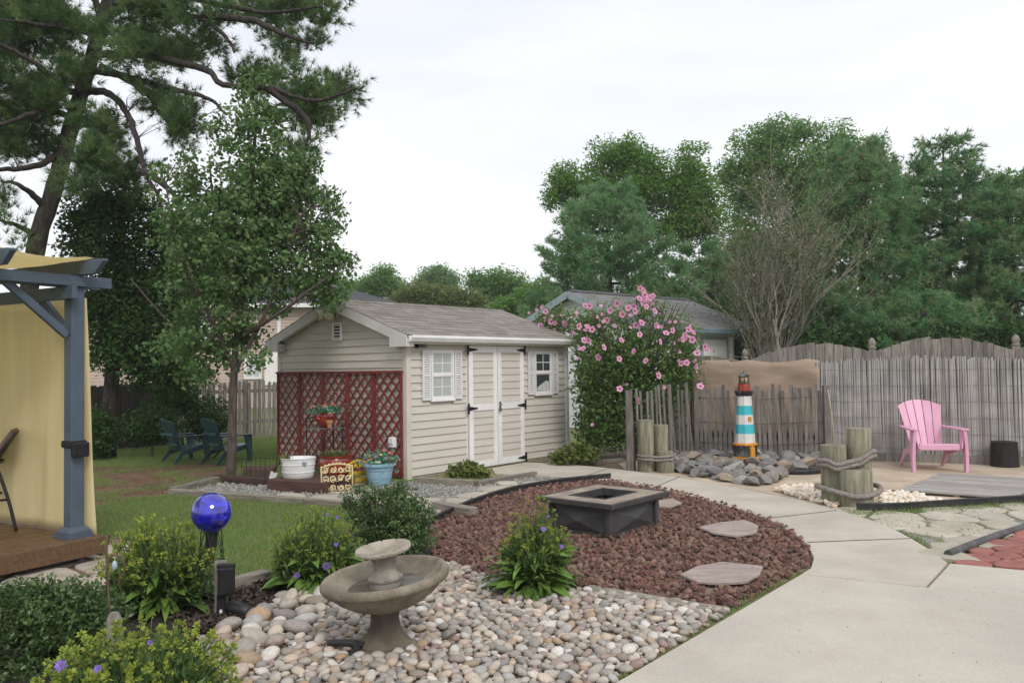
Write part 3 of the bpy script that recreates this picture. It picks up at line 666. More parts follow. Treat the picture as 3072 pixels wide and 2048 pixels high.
# doors
fr = MB(); fr.box(DL-.02, DR+.02, .012, .03, 0, DT+.02).obj('door_frame', M_white, shed)
midu = (DL + DR) / 2
for k, (a, c) in enumerate(((DL, midu - .006), (midu + .006, DR))):
    d = MB().box(a, c, -.012, .014, .02, DT).obj('door', M_side, shed)
    st, rl = .085, .10
    for (x0, x1, z0, z1) in ((a, a+st, .02, DT), (c-st, c, .02, DT), (a+st, c-st, DT-rl, DT), (a+st, c-st, .02, .02+rl), (a+st, c-st, .86, .86+rl)):
        MB().box(x0, x1, -.034, -.012, z0, z1).obj('rail' if x1 - x0 > .2 else 'stile', M_white, d, bevel=.003)
    for (z0, z1) in ((.02+rl, .86), (.86+rl, DT-rl)):
        zz_ = z0
        while zz_ < z1 - .01:
            e = min(zz_ + PITCH_S, z1); x0, x1 = a + st, c - st
            b = MB(); b.add([(x0,-.012,zz_),(x1,-.012,zz_),(x1,-.028,zz_+.003),(x0,-.028,zz_+.003),(x0,-.012,e),(x1,-.012,e),(x1,-.015,e),(x0,-.015,e)], [(3,2,1,0),(7,6,2,3),(4,5,6,7),(4,7,3,0),(2,6,5,1)]); b.obj('siding_board', M_side, d); zz_ = e
    hx = a if k == 0 else c; sg = 1 if k == 0 else -1
    for hz in (DT - .06, .90, .08):
        b = MB(); b.box(min(hx - sg*.04, hx - sg*.005), max(hx - sg*.04, hx - sg*.005), -.045, -.035, hz - .075, hz + .075)
        b.add([(hx - sg*.005, -.045, hz - .03), (hx + sg*.17, -.045, hz - .008), (hx + sg*.17, -.045, hz + .008), (hx - sg*.005, -.045, hz + .03), (hx - sg*.005, -.036, hz - .03), (hx + sg*.17, -.036, hz - .008), (hx + sg*.17, -.036, hz + .008), (hx - sg*.005, -.036, hz + .03)], [(0,1,2,3),(0,4,5,1),(2,6,7,3),(1,5,6,2),(4,7,6,5)])
        b.obj('hinge', M_black, d)
    if k == 1:
        b = MB(); b.box(a+.02, a+.05, -.05, -.035, .86, .98); b.tube([(a+.035,-.05,.93),(a+.035,-.085,.93),(a-.02,-.09,.92)], .007, 6); b.box(a+.0, a+.035, -.075, -.05, .83, .88); b.obj('latch', mat('steel latch', (.25,.25,.26), rough=.4, metal=.6), d)
# windows and shutters
for k, (a, c, zb, zt) in enumerate(wins):
    w = MB(); fwid = .032
    for (x0, x1, z0, z1) in ((a, a+fwid, zb, zt), (c-fwid, c, zb, zt), (a+fwid, c-fwid, zt-fwid, zt), (a+fwid, c-fwid, zb, zb+fwid)): w.box(x0, x1, -.022, .03, z0, z1)
    w.box(a-.012, c+.012, -.032, .0, zb-.022, zb)
    w = w.obj('window', M_white, shed)
    zm = (zb + zt) / 2
    MB().box(a+fwid, c-fwid, -.018, .01, zm-.018, zm+.018).obj('meeting_rail', M_white, w)
    for z0, z1, dy in ((zm+.018, zt-fwid, -.004), (zb+fwid, zm-.018, .004)):
        sash = MB(); f2 = .016
        for (x0, x1, q0, q1) in ((a+fwid, a+fwid+f2, z0, z1), (c-fwid-f2, c-fwid, z0, z1), (a+fwid+f2, c-fwid-f2, z1-f2, z1), (a+fwid+f2, c-fwid-f2, z0, z0+f2)): sash.box(x0, x1, dy-.008, dy+.008, q0, q1)
        sash.obj('sash', M_white, w)
        if not (k == 1 and z0 < zm - .1):
            xm = (a + c) / 2; zq = (z0 + z1) / 2
            MB().box(xm-.006, xm+.006, dy-.006, dy-.001, z0+f2, z1-f2).obj('muntin', M_white, w)
            MB().box(a+fwid+f2, c-fwid-f2, dy-.005, dy-.0015, zq-.006, zq+.006).obj('muntin', M_white, w)
        MB().box(a+fwid+f2, c-fwid-f2, dy+.0, dy+.003, z0+f2, z1-f2).obj('pane', (M_pane if k == 0 else M_pane_d), w)
    if k == 1:
        b = MB(); b.add([(a+.06,.003,zb+.06),(c-.06,.003,zb+.05),(c-.06,.003,zb+.20),(c-.14,.003,zb+.22),(a+.08,.003,zb+.11)], [(0,1,2,3,4)]); b.obj('curtain', M_curt, w)
    sw = .155
    for (x0, x1) in ((a - .01 - sw, a - .012), (c + .012, c + .01 + sw)):
        s = MB()
        for (p, q, z0, z1) in ((x0, x0+.028, zb, zt), (x1-.028, x1, zb, zt), (x0+.028, x1-.028, zt-.04, zt), (x0+.028, x1-.028, zb, zb+.04), (x0+.028, x1-.028, zm-.02, zm+.02)): s.box(p, q, -.024, .004, z0, z1)
        s = s.obj('shutter', M_shut, shed)
        for z0, z1 in ((zb+.04, zm-.02), (zm+.02, zt-.04)):
            nl = 9
            for i in range(nl):
                zc = z0 + (i + .5) * (z1 - z0) / nl
                MB().beam((x0+.028, -.012, zc), (x1-.028, -.012, zc), .024, .007, up=(0, -.7, .7)).obj('louver', M_shut, s)
        MB().box(x0+.02, x1-.02, -.004, .003, zb+.03, zt-.03).obj('backing', M_shut, s)
# gable vent
vz = 2.06; vw = SW / 2 - .02
v = MB()
for (w0, w1, z0, z1) in ((vw-.10, vw-.078, vz-.13, vz+.13), (vw+.078, vw+.10, vz-.13, vz+.13), (vw-.078, vw+.078, vz+.108, vz+.13), (vw-.078, vw+.078, vz-.13, vz-.108)): v.box(-.022, .01, w0, w1, z0, z1)
v = v.obj('gable_vent', M_white, shed)
MB().box(-.004, .008, vw-.08, vw+.08, vz-.11, vz+.11).obj('backing', M_black, v)
for i in range(5): 
    zc = vz - .09 + i * .045; MB().beam((-.012, vw-.078, zc), (-.012, vw+.078, zc), .03, .006, up=(-.6, 0, .8)).obj('slat', M_white, v)

# floodlights and camera under the eaves
fl = thing('floodlight', 'cream twin floodlight at the top of the shed gable', 'floodlight', shed.matrix_world @ Vector((0,0,0)))
Msh = Matrix.Translation((SX, SY, 0)) @ Matrix.Rotation(YAW, 4, 'Z')
fl.location = Msh @ Vector((-.03, vw + .07, 2.275)); fl.scale = (1.25,) * 3; fl.rotation_euler = (0, 0, YAW)
M_cream = mat('cream plastic', (.62, .54, .36), (.5, .43, .28), rough=.5)
MB().lathe([(.045, 0), (.045, .03), (.02, .035)], 16).obj('junction_box', M_cream, fl, True).rotation_euler = (0, -math.pi/2, 0)
for s in (-1, 1):
    MB().tube([(-.03, 0, 0), (-.06, s*.03, .01), (-.08, s*.05, .02)], .011, 8).obj('arm', M_cream, fl, True)
    hd = MB().lathe([(.02, -.03), (.042, -.015), (.058, .035), (.058, .055), (.05, .055), (.048, .045)], 16).obj('lamp_head', M_cream, fl, True)
    hd.location = (-.10, s*.075, .03); hd.rotation_euler = Vector((-.75, s*.5, -.25)).to_track_quat('Z', 'Y').to_euler()
    MB().lathe([(.0, .052), (.046, .048)], 16).obj('lens', glass_mat('lamp lens', (.6,.58,.5), .15), hd)
sc = thing('security_camera', 'small black bullet camera under the shed gutter', 'camera', Msh @ Vector((.16, -.03, 1.815)), YAW)
MB().lathe([(.035, 0), (.035, .02)], 14).obj('mount', M_black, sc).rotation_euler = (math.pi/2, 0, 0)
MB().beam((.0, -.03, 0), (.09, -.11, -.01), .055, .05).obj('housing', mat('dark grey plastic', (.06,.065,.075), rough=.4), sc, bevel=.008)
ob = thing('outlet_box', 'white electrical outlet box poking through the red trellis', 'outlet', Msh @ Vector((-.055, .20, .50)), YAW)
MB().box(-.06, 0, -.05, .05, -.07, .07).obj('housing', M_white, ob, bevel=.008); MB().box(-.075, -.06, -.045, .045, -.02, .065).obj('cover', M_white, ob, bevel=.006)

# red lattice trellis standing against the gable
M_red = mat('dark red painted lattice', (.21, .034, .028), (.14, .024, .021), rough=.6, scale=5, stretch=(2, 2, 2), orand=.14, bump=.15)
tr = thing('trellis', 'dark red diagonal lattice trellis against the shed gable', 'trellis', Msh @ Vector((-.008, 0, 0)), YAW)
T0, T1, TH, NP = .075, SW - .03, 1.475, 5
pw = (T1 - T0) / NP
MB().box(-.045, 0, T0 - .01, T1 + .01, TH - .035, TH).obj('top_rail', M_red, tr)
MB().box(-.04, -.002, T0, T1, .04, .075).obj('bottom_rail', M_red, tr)
for i in range(NP + 1):
    w = T0 + i * pw; MB().box(-.030, -.003, max(T0, w - .028), min(T1, w + .028), .0, TH - .036).obj('post', M_red, tr)
def clip_line(w0, z0, dw, dz, W0, W1, Z0, Z1):
    t0, t1 = -9, 9
    for p, d, lo, hi in ((w0, dw, W0, W1), (z0, dz, Z0, Z1)):
        a, c = (lo - p) / d, (hi - p) / d
        if a > c: a, c = c, a
        t0, t1 = max(t0, a), min(t1, c)
    return t0, t1
for i in range(NP):
    W0, W1 = T0 + i * pw + .03, T0 + (i + 1) * pw - .03
    for sgn, x in ((1, -.020), (-1, -.010)):
        s = -2.0
        while s < 3.6:
            dw, dz = .70 * sgn, .714
            base = (W0 if sgn > 0 else W1)
            t0, t1 = clip_line(base, s + i * .05, dw, dz, W0, W1, .07, TH - .035)
            if t1 - t0 > .05:
                MB().beam((x, base + dw*t0, s + i*.05 + dz*t0), (x, base + dw*t1, s + i*.05 + dz*t1), .007, .029, up=(0, -dz*sgn, dw*sgn)).obj('slat', M_red, tr)
            s += .176

# ================================================================== neighbour's white garage
M_wside = mat('white clapboard', (.80, .81, .80), (.75, .76, .75), rough=.6, scale=4, orand=.03)
M_btrim = mat('blue grey trim', (.16, .235, .275), (.13, .19, .225), rough=.5, scale=4); M_btrim2 = mat('pale blue grey rake', (.33,.385,.41), (.28,.33,.36), rough=.5, scale=4)
M_gshing = mat('grey shingles', (.24, .235, .235), (.15, .145, .15), rough=.95, scale=9, stretch=(1, 1, 1), detail=8, orand=.14, bump=.4, bscale=60)
R0, R1 = D(1305, 664, 19.8), D(1558, 686, 22.8); y2 = math.atan2(R1.y - R0.y, R1.x - R0.x)
GL, GW, GZR, GZE = (R1 - R0).to_2d().length + .45, 4.7, 3.33, 2.36
wd = Vector((-math.sin(y2), math.cos(y2), 0)); C2 = Vector((R0.x, R0.y, 0)) - wd * (GW / 2)
gar = thing('white_garage', 'white clapboard garage with grey roof and blue trim behind the fence', 'garage', C2, y2)
gs = (GZR - GZE) / (GW / 2)
b = MB(); b.add([(.2,.3,0),(GL-.2,.3,0),(GL-.2,GW-.3,0),(.2,GW-.3,0),(.2,.3,GZE+.05),(GL-.2,.3,GZE+.05),(GL-.2,GW-.3,GZE+.05),(.2,GW-.3,GZE+.05),(.2,GW/2,GZR-.12),(GL-.2,GW/2,GZR-.12)], [(0,3,2,1),(0,1,5,4),(2,3,7,6),(0,4,8,7,3),(1,2,6,9,5),(4,5,9,8),(6,7,8,9)])
gw = b.obj('wall', M_wside, gar)
z = .9
while z < GZE:
    MB().add([(.2,.296,z),(GL-.2,.296,z),(GL-.2,.27,z+.004),(.2,.27,z+.004),(GL-.2,.29,z+.125),(.2,.29,z+.125)], [(0,3,2,1),(3,5,4,2)]).obj('siding_board', M_wside, gw)
    z += .125
z = GZE - .5
while z < GZR - .25:
    a = max(.3, (z + .12 - GZE + .1) / gs)
    if a < GW/2 - .05: MB().add([(.196,a,z),(.196,GW-a,z),(.17,GW-a,z+.004),(.17,a,z+.004),(.19,GW-a,z+.125),(.19,a,z+.125)], [(0,1,2,3),(3,2,4,5)]).obj('siding_board', M_wside, gw)
    z += .125
b = MB(); pr = [(0,GZE),(GW/2,GZR),(GW,GZE),(GW,GZE-.05),(GW/2,GZR-.05),(0,GZE-.05)]
b.add([(0,w,z) for w, z in pr] + [(GL,w,z) for w, z in pr], [(0,5,4,1),(1,4,3,2),(6,7,10,11),(7,8,9,10),(0,1,7,6),(1,2,8,7),(2,3,9,8),(3,4,10,9),(4,5,11,10),(5,0,6,11)])
gr = b.obj('roof', M_gshing, gar)
ga = math.atan2(GZR - GZE, GW / 2); gl_ = math.hypot(GZR - GZE, GW / 2); NC2 = 14
shm2 = MB(); shm2.add([(0,0,0),(1,0,0),(1,1.25,0),(0,1.25,0),(0,0,1),(1,0,1),(1,1.25,.3),(0,1.25,.3)], [(0,3,2,1),(4,5,6,7),(0,1,5,4),(1,2,6,5),(2,3,7,6),(3,0,4,7)]); shm2 = shm2.mesh('shingle', M_gshing)
for r in range(NC2):
    u = -.02 - (r % 3) * .12
    while u < GL:
        w_ = rs.choice((.25, .33, .4)); a = max(u, -.02); c = min(u + w_ - .008, GL + .02); u += w_
        if c - a > .04: link('shingle', shm2, gr, (a, math.cos(ga)*r*gl_/NC2, GZE + math.sin(ga)*r*gl_/NC2 + .001), (ga, 0, 0), (c - a, gl_/NC2, rs.uniform(.008, .014)))
MB().add([(-.02,GW/2-.15,GZR-.15*gs+.03),(-.02,GW/2,GZR+.04),(-.02,GW/2+.15,GZR-.15*gs+.03),(GL+.02,GW/2-.15,GZR-.15*gs+.03),(GL+.02,GW/2,GZR+.04),(GL+.02,GW/2+.15,GZR-.15*gs+.03)], [(0,3,4,1),(1,4,5,2)]).obj('ridge_vent', mat('dark ridge', (.09,.088,.09), rough=.9), gr)
for s in (0, 1):
    Yf = (lambda w: w) if s == 0 else (lambda w: GW - w)
    MB().beam((-.03, Yf(-.02), GZE - .09), (-.03, Yf(GW/2), GZR - .09), .03, .17, up=(0, 0, 1)).obj('rake_board', M_btrim2, gar)
MB().box(-.02, GL + .02, -.12, .02, GZE - .13, GZE + .0).obj('gutter', M_btrim, gar, bevel=.02); MB().box(0, GL, .02, .28, GZE - .12, GZE - .09).obj('soffit', M_wside, gar)
MB().box(GL-.32, GL-.19, .24, .36, 0, GZE - .1).obj('corner_post', M_white, gar)
dsp = MB().tube([(GL-.06, -.05, GZE-.12), (GL-.06, -.03, GZE-.24), (GL-.10, .1, GZE-.36), (GL-.2, .22, GZE-.46), (GL-.22, .22, .2)], .05, 10).obj('downspout', M_white, gar, True)
wn = MB(); a_, c_ = GL - 1.02, GL - .52
for (x0, x1, z0, z1) in ((a_-.08, a_, 1.2, 2.2), (c_, c_+.08, 1.2, 2.2), (a_, c_, 2.12, 2.2), (a_, c_, 1.2, 1.26)): wn.box(x0, x1, .24, .3, z0, z1)
wn = wn.obj('window', M_white, gar); MB().box(a_, c_, .252, .262, 1.26, 2.12).obj('pane', M_pane_d, wn); MB().box(a_, c_, .242, .2515, 1.66, 1.70).obj('meeting_rail', M_white, wn)
MB().box(GL-2.35, GL-1.35, .24, .29, .0, 2.1).obj('door', M_white, gar); MB().box(GL-2.45, GL-1.25, .26, .285, .0, 2.2).obj('door_frame', M_btrim2, gar)

# ================================================================== house far behind
M_pink = mat('pinkish beige siding', (.50, .395, .345), (.45, .35, .305), rough=.7, scale=4, orand=.03)
M_droof = mat('dark slate shingles', (.075, .08, .09), (.05, .053, .06), rough=.95, scale=6, stretch=(1, 1, 6))
hs = thing('beige_house', 'pinkish beige two storey house with dark hip roof beyond the trees', 'house', D(640, 800, 33).to_2d().to_3d(), .12)
hw = MB().box(-9.0, 4.3, 0, 9, 0, 4.15).obj('wall', M_pink, hs)
for i in range(26):
    z = .9 + i * .125; MB().add([(-9,-.004,z),(4.3,-.004,z),(4.3,-.03,z+.004),(-9,-.03,z+.004),(4.3,-.008,z+.125),(-9,-.008,z+.125)], [(0,3,2,1),(3,5,4,2)]).obj('siding_board', M_pink, hw)
hr = MB(); hr.add([(-9.4,-.4,4.2),(4.7,-.4,4.2),(4.7,9.4,4.2),(-9.4,9.4,4.2),(-4.7,4.5,6.0),(-.2,4.5,6.0),(-9.4,-.4,4.05),(4.7,-.4,4.05),(4.7,9.4,4.05),(-9.4,9.4,4.05)], [(0,1,5,4),(1,2,5),(2,3,4,5),(3,0,4),(0,6,7,1),(1,7,8,2),(6,9,8,7)]); hr.obj('roof', M_droof, hs)
MB().box(-9.45, 4.75, -.5, -.42, 4.0, 4.16).obj('gutter', M_white, hs)
for x in (-.05, 2.6): MB().box(x, x+.14, -.05, -.03, 0, 4.1).obj('corner_post', M_white, hs)
def hwin(x0, x1, z0, z1):
    w = MB()
    for (p, q, a, c) in ((x0-.1, x0, z0-.1, z1+.1), (x1, x1+.1, z0-.1, z1+.1), (x0, x1, z1, z1+.1), (x0, x1, z0-.1, z0)): w.box(p, q, -.10, -.03, a, c)
    w = w.obj('window', M_white, hs); MB().box(x0, x1, -.06, -.045, z0, z1).obj('pane', M_pane, w)
    MB().box((x0+x1)/2-.02, (x0+x1)/2+.02, -.08, -.06, z0, z1).obj('muntin', M_white, w); MB().box(x0, x1, -.085, -.062, (z0+z1)/2-.03, (z0+z1)/2+.03).obj('muntin', M_white, w)
hwin(-1.25, -.75, 1.25, 2.0); hwin(1.35, 1.8, 3.0, 3.8); hwin(-3.4, -2.6, 2.7, 3.7); hwin(-5.4, -4.6, 2.7, 3.7)
MB().box(-.55, -.05, -.08, -.03, .9, 2.2).obj('door', M_white, hs)
th = thing('tan_house', 'low tan house with grey roof far behind the dark fence', 'house', D(250, 880, 36).to_2d().to_3d(), .2)
MB().box(-4, 5, 0, 6, 0, 1.35).obj('wall', mat('tan wall', (.45,.36,.25), rough=.8), th); MB().add([(-4.4,-.4,1.3),(5.4,-.4,1.3),(5.4,6.4,1.3),(-4.4,6.4,1.3),(-4.4,3,2.6),(5.4,3,2.6)], [(0,1,5,4),(2,3,4,5),(1,2,5),(3,0,4)]).obj('roof', mat('weathered grey roof', (.22,.23,.24), rough=.9), th)
w = MB().box(-.5, .6, -.04, 0, .7, 1.1).obj('window', M_pane, th)

# ================================================================== fences
M_gwood = mat('weathered grey cedar', (.29, .265, .24), (.165, .15, .135), rough=.9, scale=5, stretch=(8, 8, .7), detail=8, bump=.3, bscale=25, orand=.22, dirt=(.11,.11,.08), dirt_scale=1.2, dirt_amt=.6)
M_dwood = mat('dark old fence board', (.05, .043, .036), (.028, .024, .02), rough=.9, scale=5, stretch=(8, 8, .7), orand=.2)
M_reed = ramp_mat('silver grey reeds', [(0.378, 0.365, 0.353), (0.301, 0.288, 0.275), (0.439, 0.426, 0.413), (0.335, 0.323, 0.31), (0.241, 0.228, 0.215), (0.404, 0.391, 0.378)], trans=0, rough=.85, noise=.2, nscale=4)
M_lath = mat('grey brown lath', (.22, .20, .18), (.125, .112, .098), rough=.9, scale=6, stretch=(8, 8, .7), orand=.25)
def picket_mesh(w, h, t, kind, m):
    b = MB()
    if kind == 'dog': pts = [(-w/2,0),(w/2,0),(w/2,h-.03),(w/2-.03,h),(-w/2+.03,h),(-w/2,h-.03)]
    elif kind == 'point': pts = [(-w/2,0),(w/2,0),(w/2,h-.05),(0,h),(-w/2,h-.05)]
    else: pts = [(-w/2,0),(w/2,0),(w/2,h),(-w/2,h)]
    n = len(pts); b.add([(x,-t/2,z) for x, z in pts] + [(x,t/2,z) for x, z in pts], [tuple(range(n)), tuple(range(2*n-1,n-1,-1))] + [(i,n+i,n+(i+1)%n,(i+1)%n) for i in range(n)])
    return b.mesh('picket', m)
# back picket fence beyond the lawn
A, B = V(470, 1012), V(660, 996); dirv = (B - A).normalized()
pf = thing('picket_fence', 'weathered grey picket fence with gaps beyond the lawn', 'fence', A - dirv * 1.9, math.atan2(dirv.y, dirv.x))
pm = picket_mesh(.078, 1.28, .016, 'dog', M_gwood); Lf = 9.0
for i in range(int(Lf / .125)): link('picket', pm, pf, (i*.125, rs.uniform(-.004, .004), -.01), (0, rs.uniform(-.02, .02), 0), (1, 1, rs.uniform(.97, 1.02)))
for zr in (.3, 1.0): MB().box(-.1, Lf, .012, .05, zr, zr+.08).obj('rail', M_gwood, pf)
for x in (.5, 2.9, 5.3, 7.7): MB().box(x, x+.09, .05, .14, 0, 1.3).obj('post', M_gwood, pf)
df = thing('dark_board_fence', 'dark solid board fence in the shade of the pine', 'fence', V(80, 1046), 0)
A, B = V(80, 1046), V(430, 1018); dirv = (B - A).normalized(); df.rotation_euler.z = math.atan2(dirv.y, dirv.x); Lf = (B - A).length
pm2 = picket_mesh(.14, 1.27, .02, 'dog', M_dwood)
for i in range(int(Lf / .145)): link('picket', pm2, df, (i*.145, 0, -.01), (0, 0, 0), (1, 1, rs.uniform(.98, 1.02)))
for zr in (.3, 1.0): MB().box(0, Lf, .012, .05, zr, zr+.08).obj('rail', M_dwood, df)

# tall scalloped fence at the back of the sand yard
fdir = (fence_b - fence_a).normalized(); FL = (fence_b - fence_a).length; fang = math.atan2(fdir.y, fdir.x)
sf = thing('scalloped_fence', 'tall grey board fence with scalloped top and finial posts', 'fence', (fence_a.x, fence_a.y, 0), fang)
bay = 1.9; posts_x = []
n = int(FL / .135)
def scallop(x):
    ph = ((x + .62) % bay) / bay; return 1.64 + .21 * math.sin(math.pi * ph) ** .8 - .085 * max(0.0, 2.8 - x)
for i in range(n):
    x = i * .135
    if ((x + .62) % bay) < .07 or ((x + .62) % bay) > bay - .07: pass
    rj = rs.uniform(-.022, .018); h0, h1 = scallop(x - .065) + rj, scallop(x + .065) + rj + rs.uniform(-.012, .012)
    b = MB(); w = .064
    b.add([(x-w,-.011,.03),(x+w,-.011,.03),(x+w,-.011,h1),(x-w,-.011,h0),(x-w,.011,.03),(x+w,.011,.03),(x+w,.011,h1),(x-w,.011,h0)], [(0,1,2,3),(7,6,5,4),(0,4,5,1),(1,5,6,2),(2,6,7,3),(3,7,4,0)])
    o = b.obj('board', M_gwood, sf); o.rotation_euler = (rs.uniform(-.006, .006), 0, 0)
k = 0
while k * bay - .62 < FL:
    x = k * bay - .62; k += 1
    if x < -.1: continue
    dz_ = -.085 * max(0.0, 2.8 - x); pb = MB().box(x-.05, x+.05, .012, .112, 0, 1.70 + dz_).obj('post', M_gwood, sf)
    MB().lathe([(.045,1.70),(.06,1.715),(.06,1.73),(.035,1.745),(.05,1.77),(.055,1.80),(.035,1.85),(.0,1.88)], 10, (x, .062, dz_)).obj('finial', M_gwood, pb, True)
for zr in (.3, .9, 1.3): MB().box(0, FL, .012, .05, zr, zr+.08).obj('rail', M_gwood, sf)
MB().box(2.0, FL, -.115, -.075, .0, .13).obj('kickboard', M_gwood, sf)
# burlap sheet tied over the left bays
M_burl = mat('brown burlap', (.37, .285, .215), (.32, .245, .185), rough=.95, scale=2.5, stretch=(1, 1, 5), detail=8, bump=.2, bscale=200, orand=0)
bl = MB(); NU, NV = 40, 14; b0, b1 = .42, 2.42
for j in range(NV + 1):
    for i in range(NU + 1):
        u, v_ = i / NU, j / NV; sag = -.05 * math.sin(math.pi * ((u * 2.2) % 1)) * v_ * (u > .3)
        bl.v.append((b0 + (b1 - b0) * u, -.035 - .02 * (math.sin(u * 14 + v_ * 9) * .5 + .5) - .025 * math.exp(-((v_ - .72 - .12 * math.sin(u * 9))**2) / .006) - .02*math.exp(-((v_ - .9 - .06 * math.sin(u * 11+1))**2) / .003), .35 + 1.22 * v_ + sag))
for j in range(NV):
    for i in range(NU): a = j * (NU + 1) + i; bl.f.append((a, a+1, a+NU+2, a+NU+1))
bo = bl.obj('burlap_sheet', M_burl, None, True); bo.location = (fence_a.x, fence_a.y, 0); bo.rotation_euler = (0, 0, fang); tag(bo, 'brown burlap sheet hung over the scalloped fence', 'burlap')
so = bo.modifiers.new('thick', 'SOLIDIFY'); so.thickness = .004
# reed screen
rd = thing('reed_screen', 'silver grey reed screen tied to the fence behind the pink chair', 'reed screen', (fence_a.x, fence_a.y, 0), fang)
VV, FF, RR = [], [], []; x = 2.40; o = 0; g2 = np.random.default_rng(21)
while x < FL:
    r_ = g2.uniform(.006, .013); top = scallop(x) * 0 + 1.55 + .03 * math.sin(x * 2.1) + g2.uniform(-.035, .02); lean = g2.normal(0, .012); yy = -.05 + g2.uniform(-.008, .008); c = g2.random()
    for (z0, z1) in ((.12, top),):
        for k in range(5):
            t = math.pi * k / 4 + math.pi
            for zq, dx in ((z0, 0), (z1, lean)): VV.append((x + dx + r_ * math.cos(t), yy + r_ * math.sin(t), zq)); RR.append(c)
        for k in range(4): FF.append((o+2*k, o+2*k+2, o+2*k+3, o+2*k+1))
        o += 10
    x += r_ * g2.uniform(1.15, 1.5)
stuff(npmesh('reeds', np.array(VV), np.array(FF), M_reed, rd, True, np.array(RR)))
M_wire = mat('rusty wire', (.09, .06, .045), rough=.8)
for zr in (.2, .42, .66, .9, 1.14, 1.38):
    P = [(2.4 + i * .12, -.066 - .004 * math.sin(i * 2.3), zr + .008 * math.sin(i * 1.1)) for i in range(int((FL - 2.4) / .12))]
    MB().tube(P, .0024, 5).obj('tie_wire', mat('grey wire', (.2, .175, .155), rough=.8) if zr == .2 else rd.children[-1].data.materials[0], rd)

# low snow fence round the lighthouse
P0, P1, P2 = V(1447, 1084), Vector((2.90, 12.98, 0)), Vector((4.72, 12.32, 0))
sn = thing('snow_fence', 'low wire and lath snow fence curving round the lighthouse', 'fence', P0, 0)
lm = picket_mesh(.052, 1.16, .012, 'flat', M_lath); lm_w = picket_mesh(.075, 1.16, .02, 'flat', M_lath)
seg = [(P0, P1, .12, 1.0), (P1, P2, .072, .98)]; tops = []
for si, (a, c, sp, hs_) in enumerate(seg):
    dv = c - a; L_ = dv.length; az = math.atan2(dv.y, dv.x); nn_ = int(L_ / sp)
    for i in range(nn_):
        if si == 0 and i == 0: continue
        p = a + dv * (i / nn_) - P0; lean = rs.uniform(-.03, .03) + (-.10 * (i / nn_) if si == 0 else 0)
        link('lath', lm_w if (si == 0 and i in (5, 9)) else lm, sn, (p.x, p.y, 0), (rs.uniform(-.03, .03), lean, az), (rs.uniform(.8, 1.15), 1, rs.uniform(.95, 1.05) * hs_))
for q, hh, ww in ((P0, 1.15, .09), (P1, 1.08, .07), (P2, 1.16, .09)):
    MB().box(q.x-P0.x-ww/2, q.x-P0.x+ww/2, q.y-P0.y-ww/2, q.y-P0.y+ww/2, 0, hh).obj('post', M_lath, sn)
for zr in (.28, .6, .98):
    pts = [Vector((0, 0, zr)), (P1-P0) * .5 + Vector((.0, .02, zr - .02)), (P1-P0) + Vector((0, 0, zr)), (P2-P0 + P1-P0) * .5 + Vector((0, -.02, zr-.03)), (P2-P0) + Vector((0, 0, zr+.02))]
    MB().tube([p + Vector((0, -.02, 0)) for p in pts], .004, 5).obj('wire', M_wire, sn)
# thin bamboo stake by the post
st = V(1919, 1075); tag(MB().tube([(st.x, st.y, 0), (st.x-.02, st.y, .6), (st.x-.07, st.y+.02, 1.12)], [.013, .012, .009], 8).obj('bamboo_stake', mat('pale bamboo', (.42,.36,.27), (.3,.25,.18), rough=.7), None, True), 'thin pale stake leaning at the right end of the snow fence', 'stake')
def smooth_path_(P, k=5):
    P = [Vector(p) for p in P]; Q = []
    for i in range(len(P) - 1):
        p0, p1, p2, p3 = P[max(i-1, 0)], P[i], P[i+1], P[min(i+2, len(P)-1)]
        for j in range(k):
            t = j / k; Q.append(.5*((2*p1)+(p2-p0)*t+(2*p0-5*p1+4*p2-p3)*t*t+(3*p1-p0-3*p2+p3)*t**3))
    return Q + [P[-1]]
# ================================================================== fountain
M_foun = mat('aged cast stone', (.27, .235, .18), (.165, .14, .105), rough=.85, scale=7, detail=9, bump=.35, bscale=60, dirt=(.115, .095, .065), dirt_scale=3.0, dirt_amt=.75)
M_foun2 = mat('pale cast stone', (.40, .36, .295), (.29, .255, .205), rough=.85, scale=9, detail=9, bump=.35, bscale=60, dirt=(.2,.17,.125), dirt_scale=5, dirt_amt=.5)
M_foun3 = mat('grey wet cast stone', (.30, .275, .23), (.2, .185, .155), rough=.7, scale=14, detail=9, bump=.2, bscale=60)
fp = V(885, 1492)
ft = thing('garden_fountain', 'tilted two tier cast stone fountain standing in the pebbles', 'fountain', (fp.x, fp.y, .0))
ft.rotation_euler = (.0, 0, .0)
MB().lathe([(.18, 0), (.18, .018), (.172, .03), (.15, .032)], 40).obj('plinth', M_foun, ft, True, auto=.6)
ped = MB().lathe([(.142, .03), (.142, .046), (.128, .06), (.10, .092), (.082, .13), (.075, .175), (.08, .22), (.10, .25)], 40).obj('pedestal', mat('stained and shade toned cast stone', (.15,.125,.09), (.075,.062,.046), rough=.85, scale=6, detail=9, bump=.35, bscale=60), ft, True, auto=.6)  # pedestal colour darkened for stain and for the shade under the bowl
bowl = MB().lathe([(.09, .225), (.13, .233), (.20, .262), (.265, .305), (.305, .345), (.312, .352), (.318, .36), (.338, .366), (.347, .382), (.345, .40), (.333, .413), (.318, .415), (.305, .408), (.296, .392), (.255, .367), (.19, .345), (.12, .335), (.0, .333)], 64).obj('bowl', M_foun, ft, True, auto=1.0)
bowl.rotation_euler = (.04, -.105, 0); bowl.location = (.37*.105 + .005, .37*.04, 0)
MB().lathe([(.0, .35), (.225, .35)], 48).obj('water', glass_mat('murky water', (.22, .20, .16), .2), bowl).scale = (1, 1, 1)
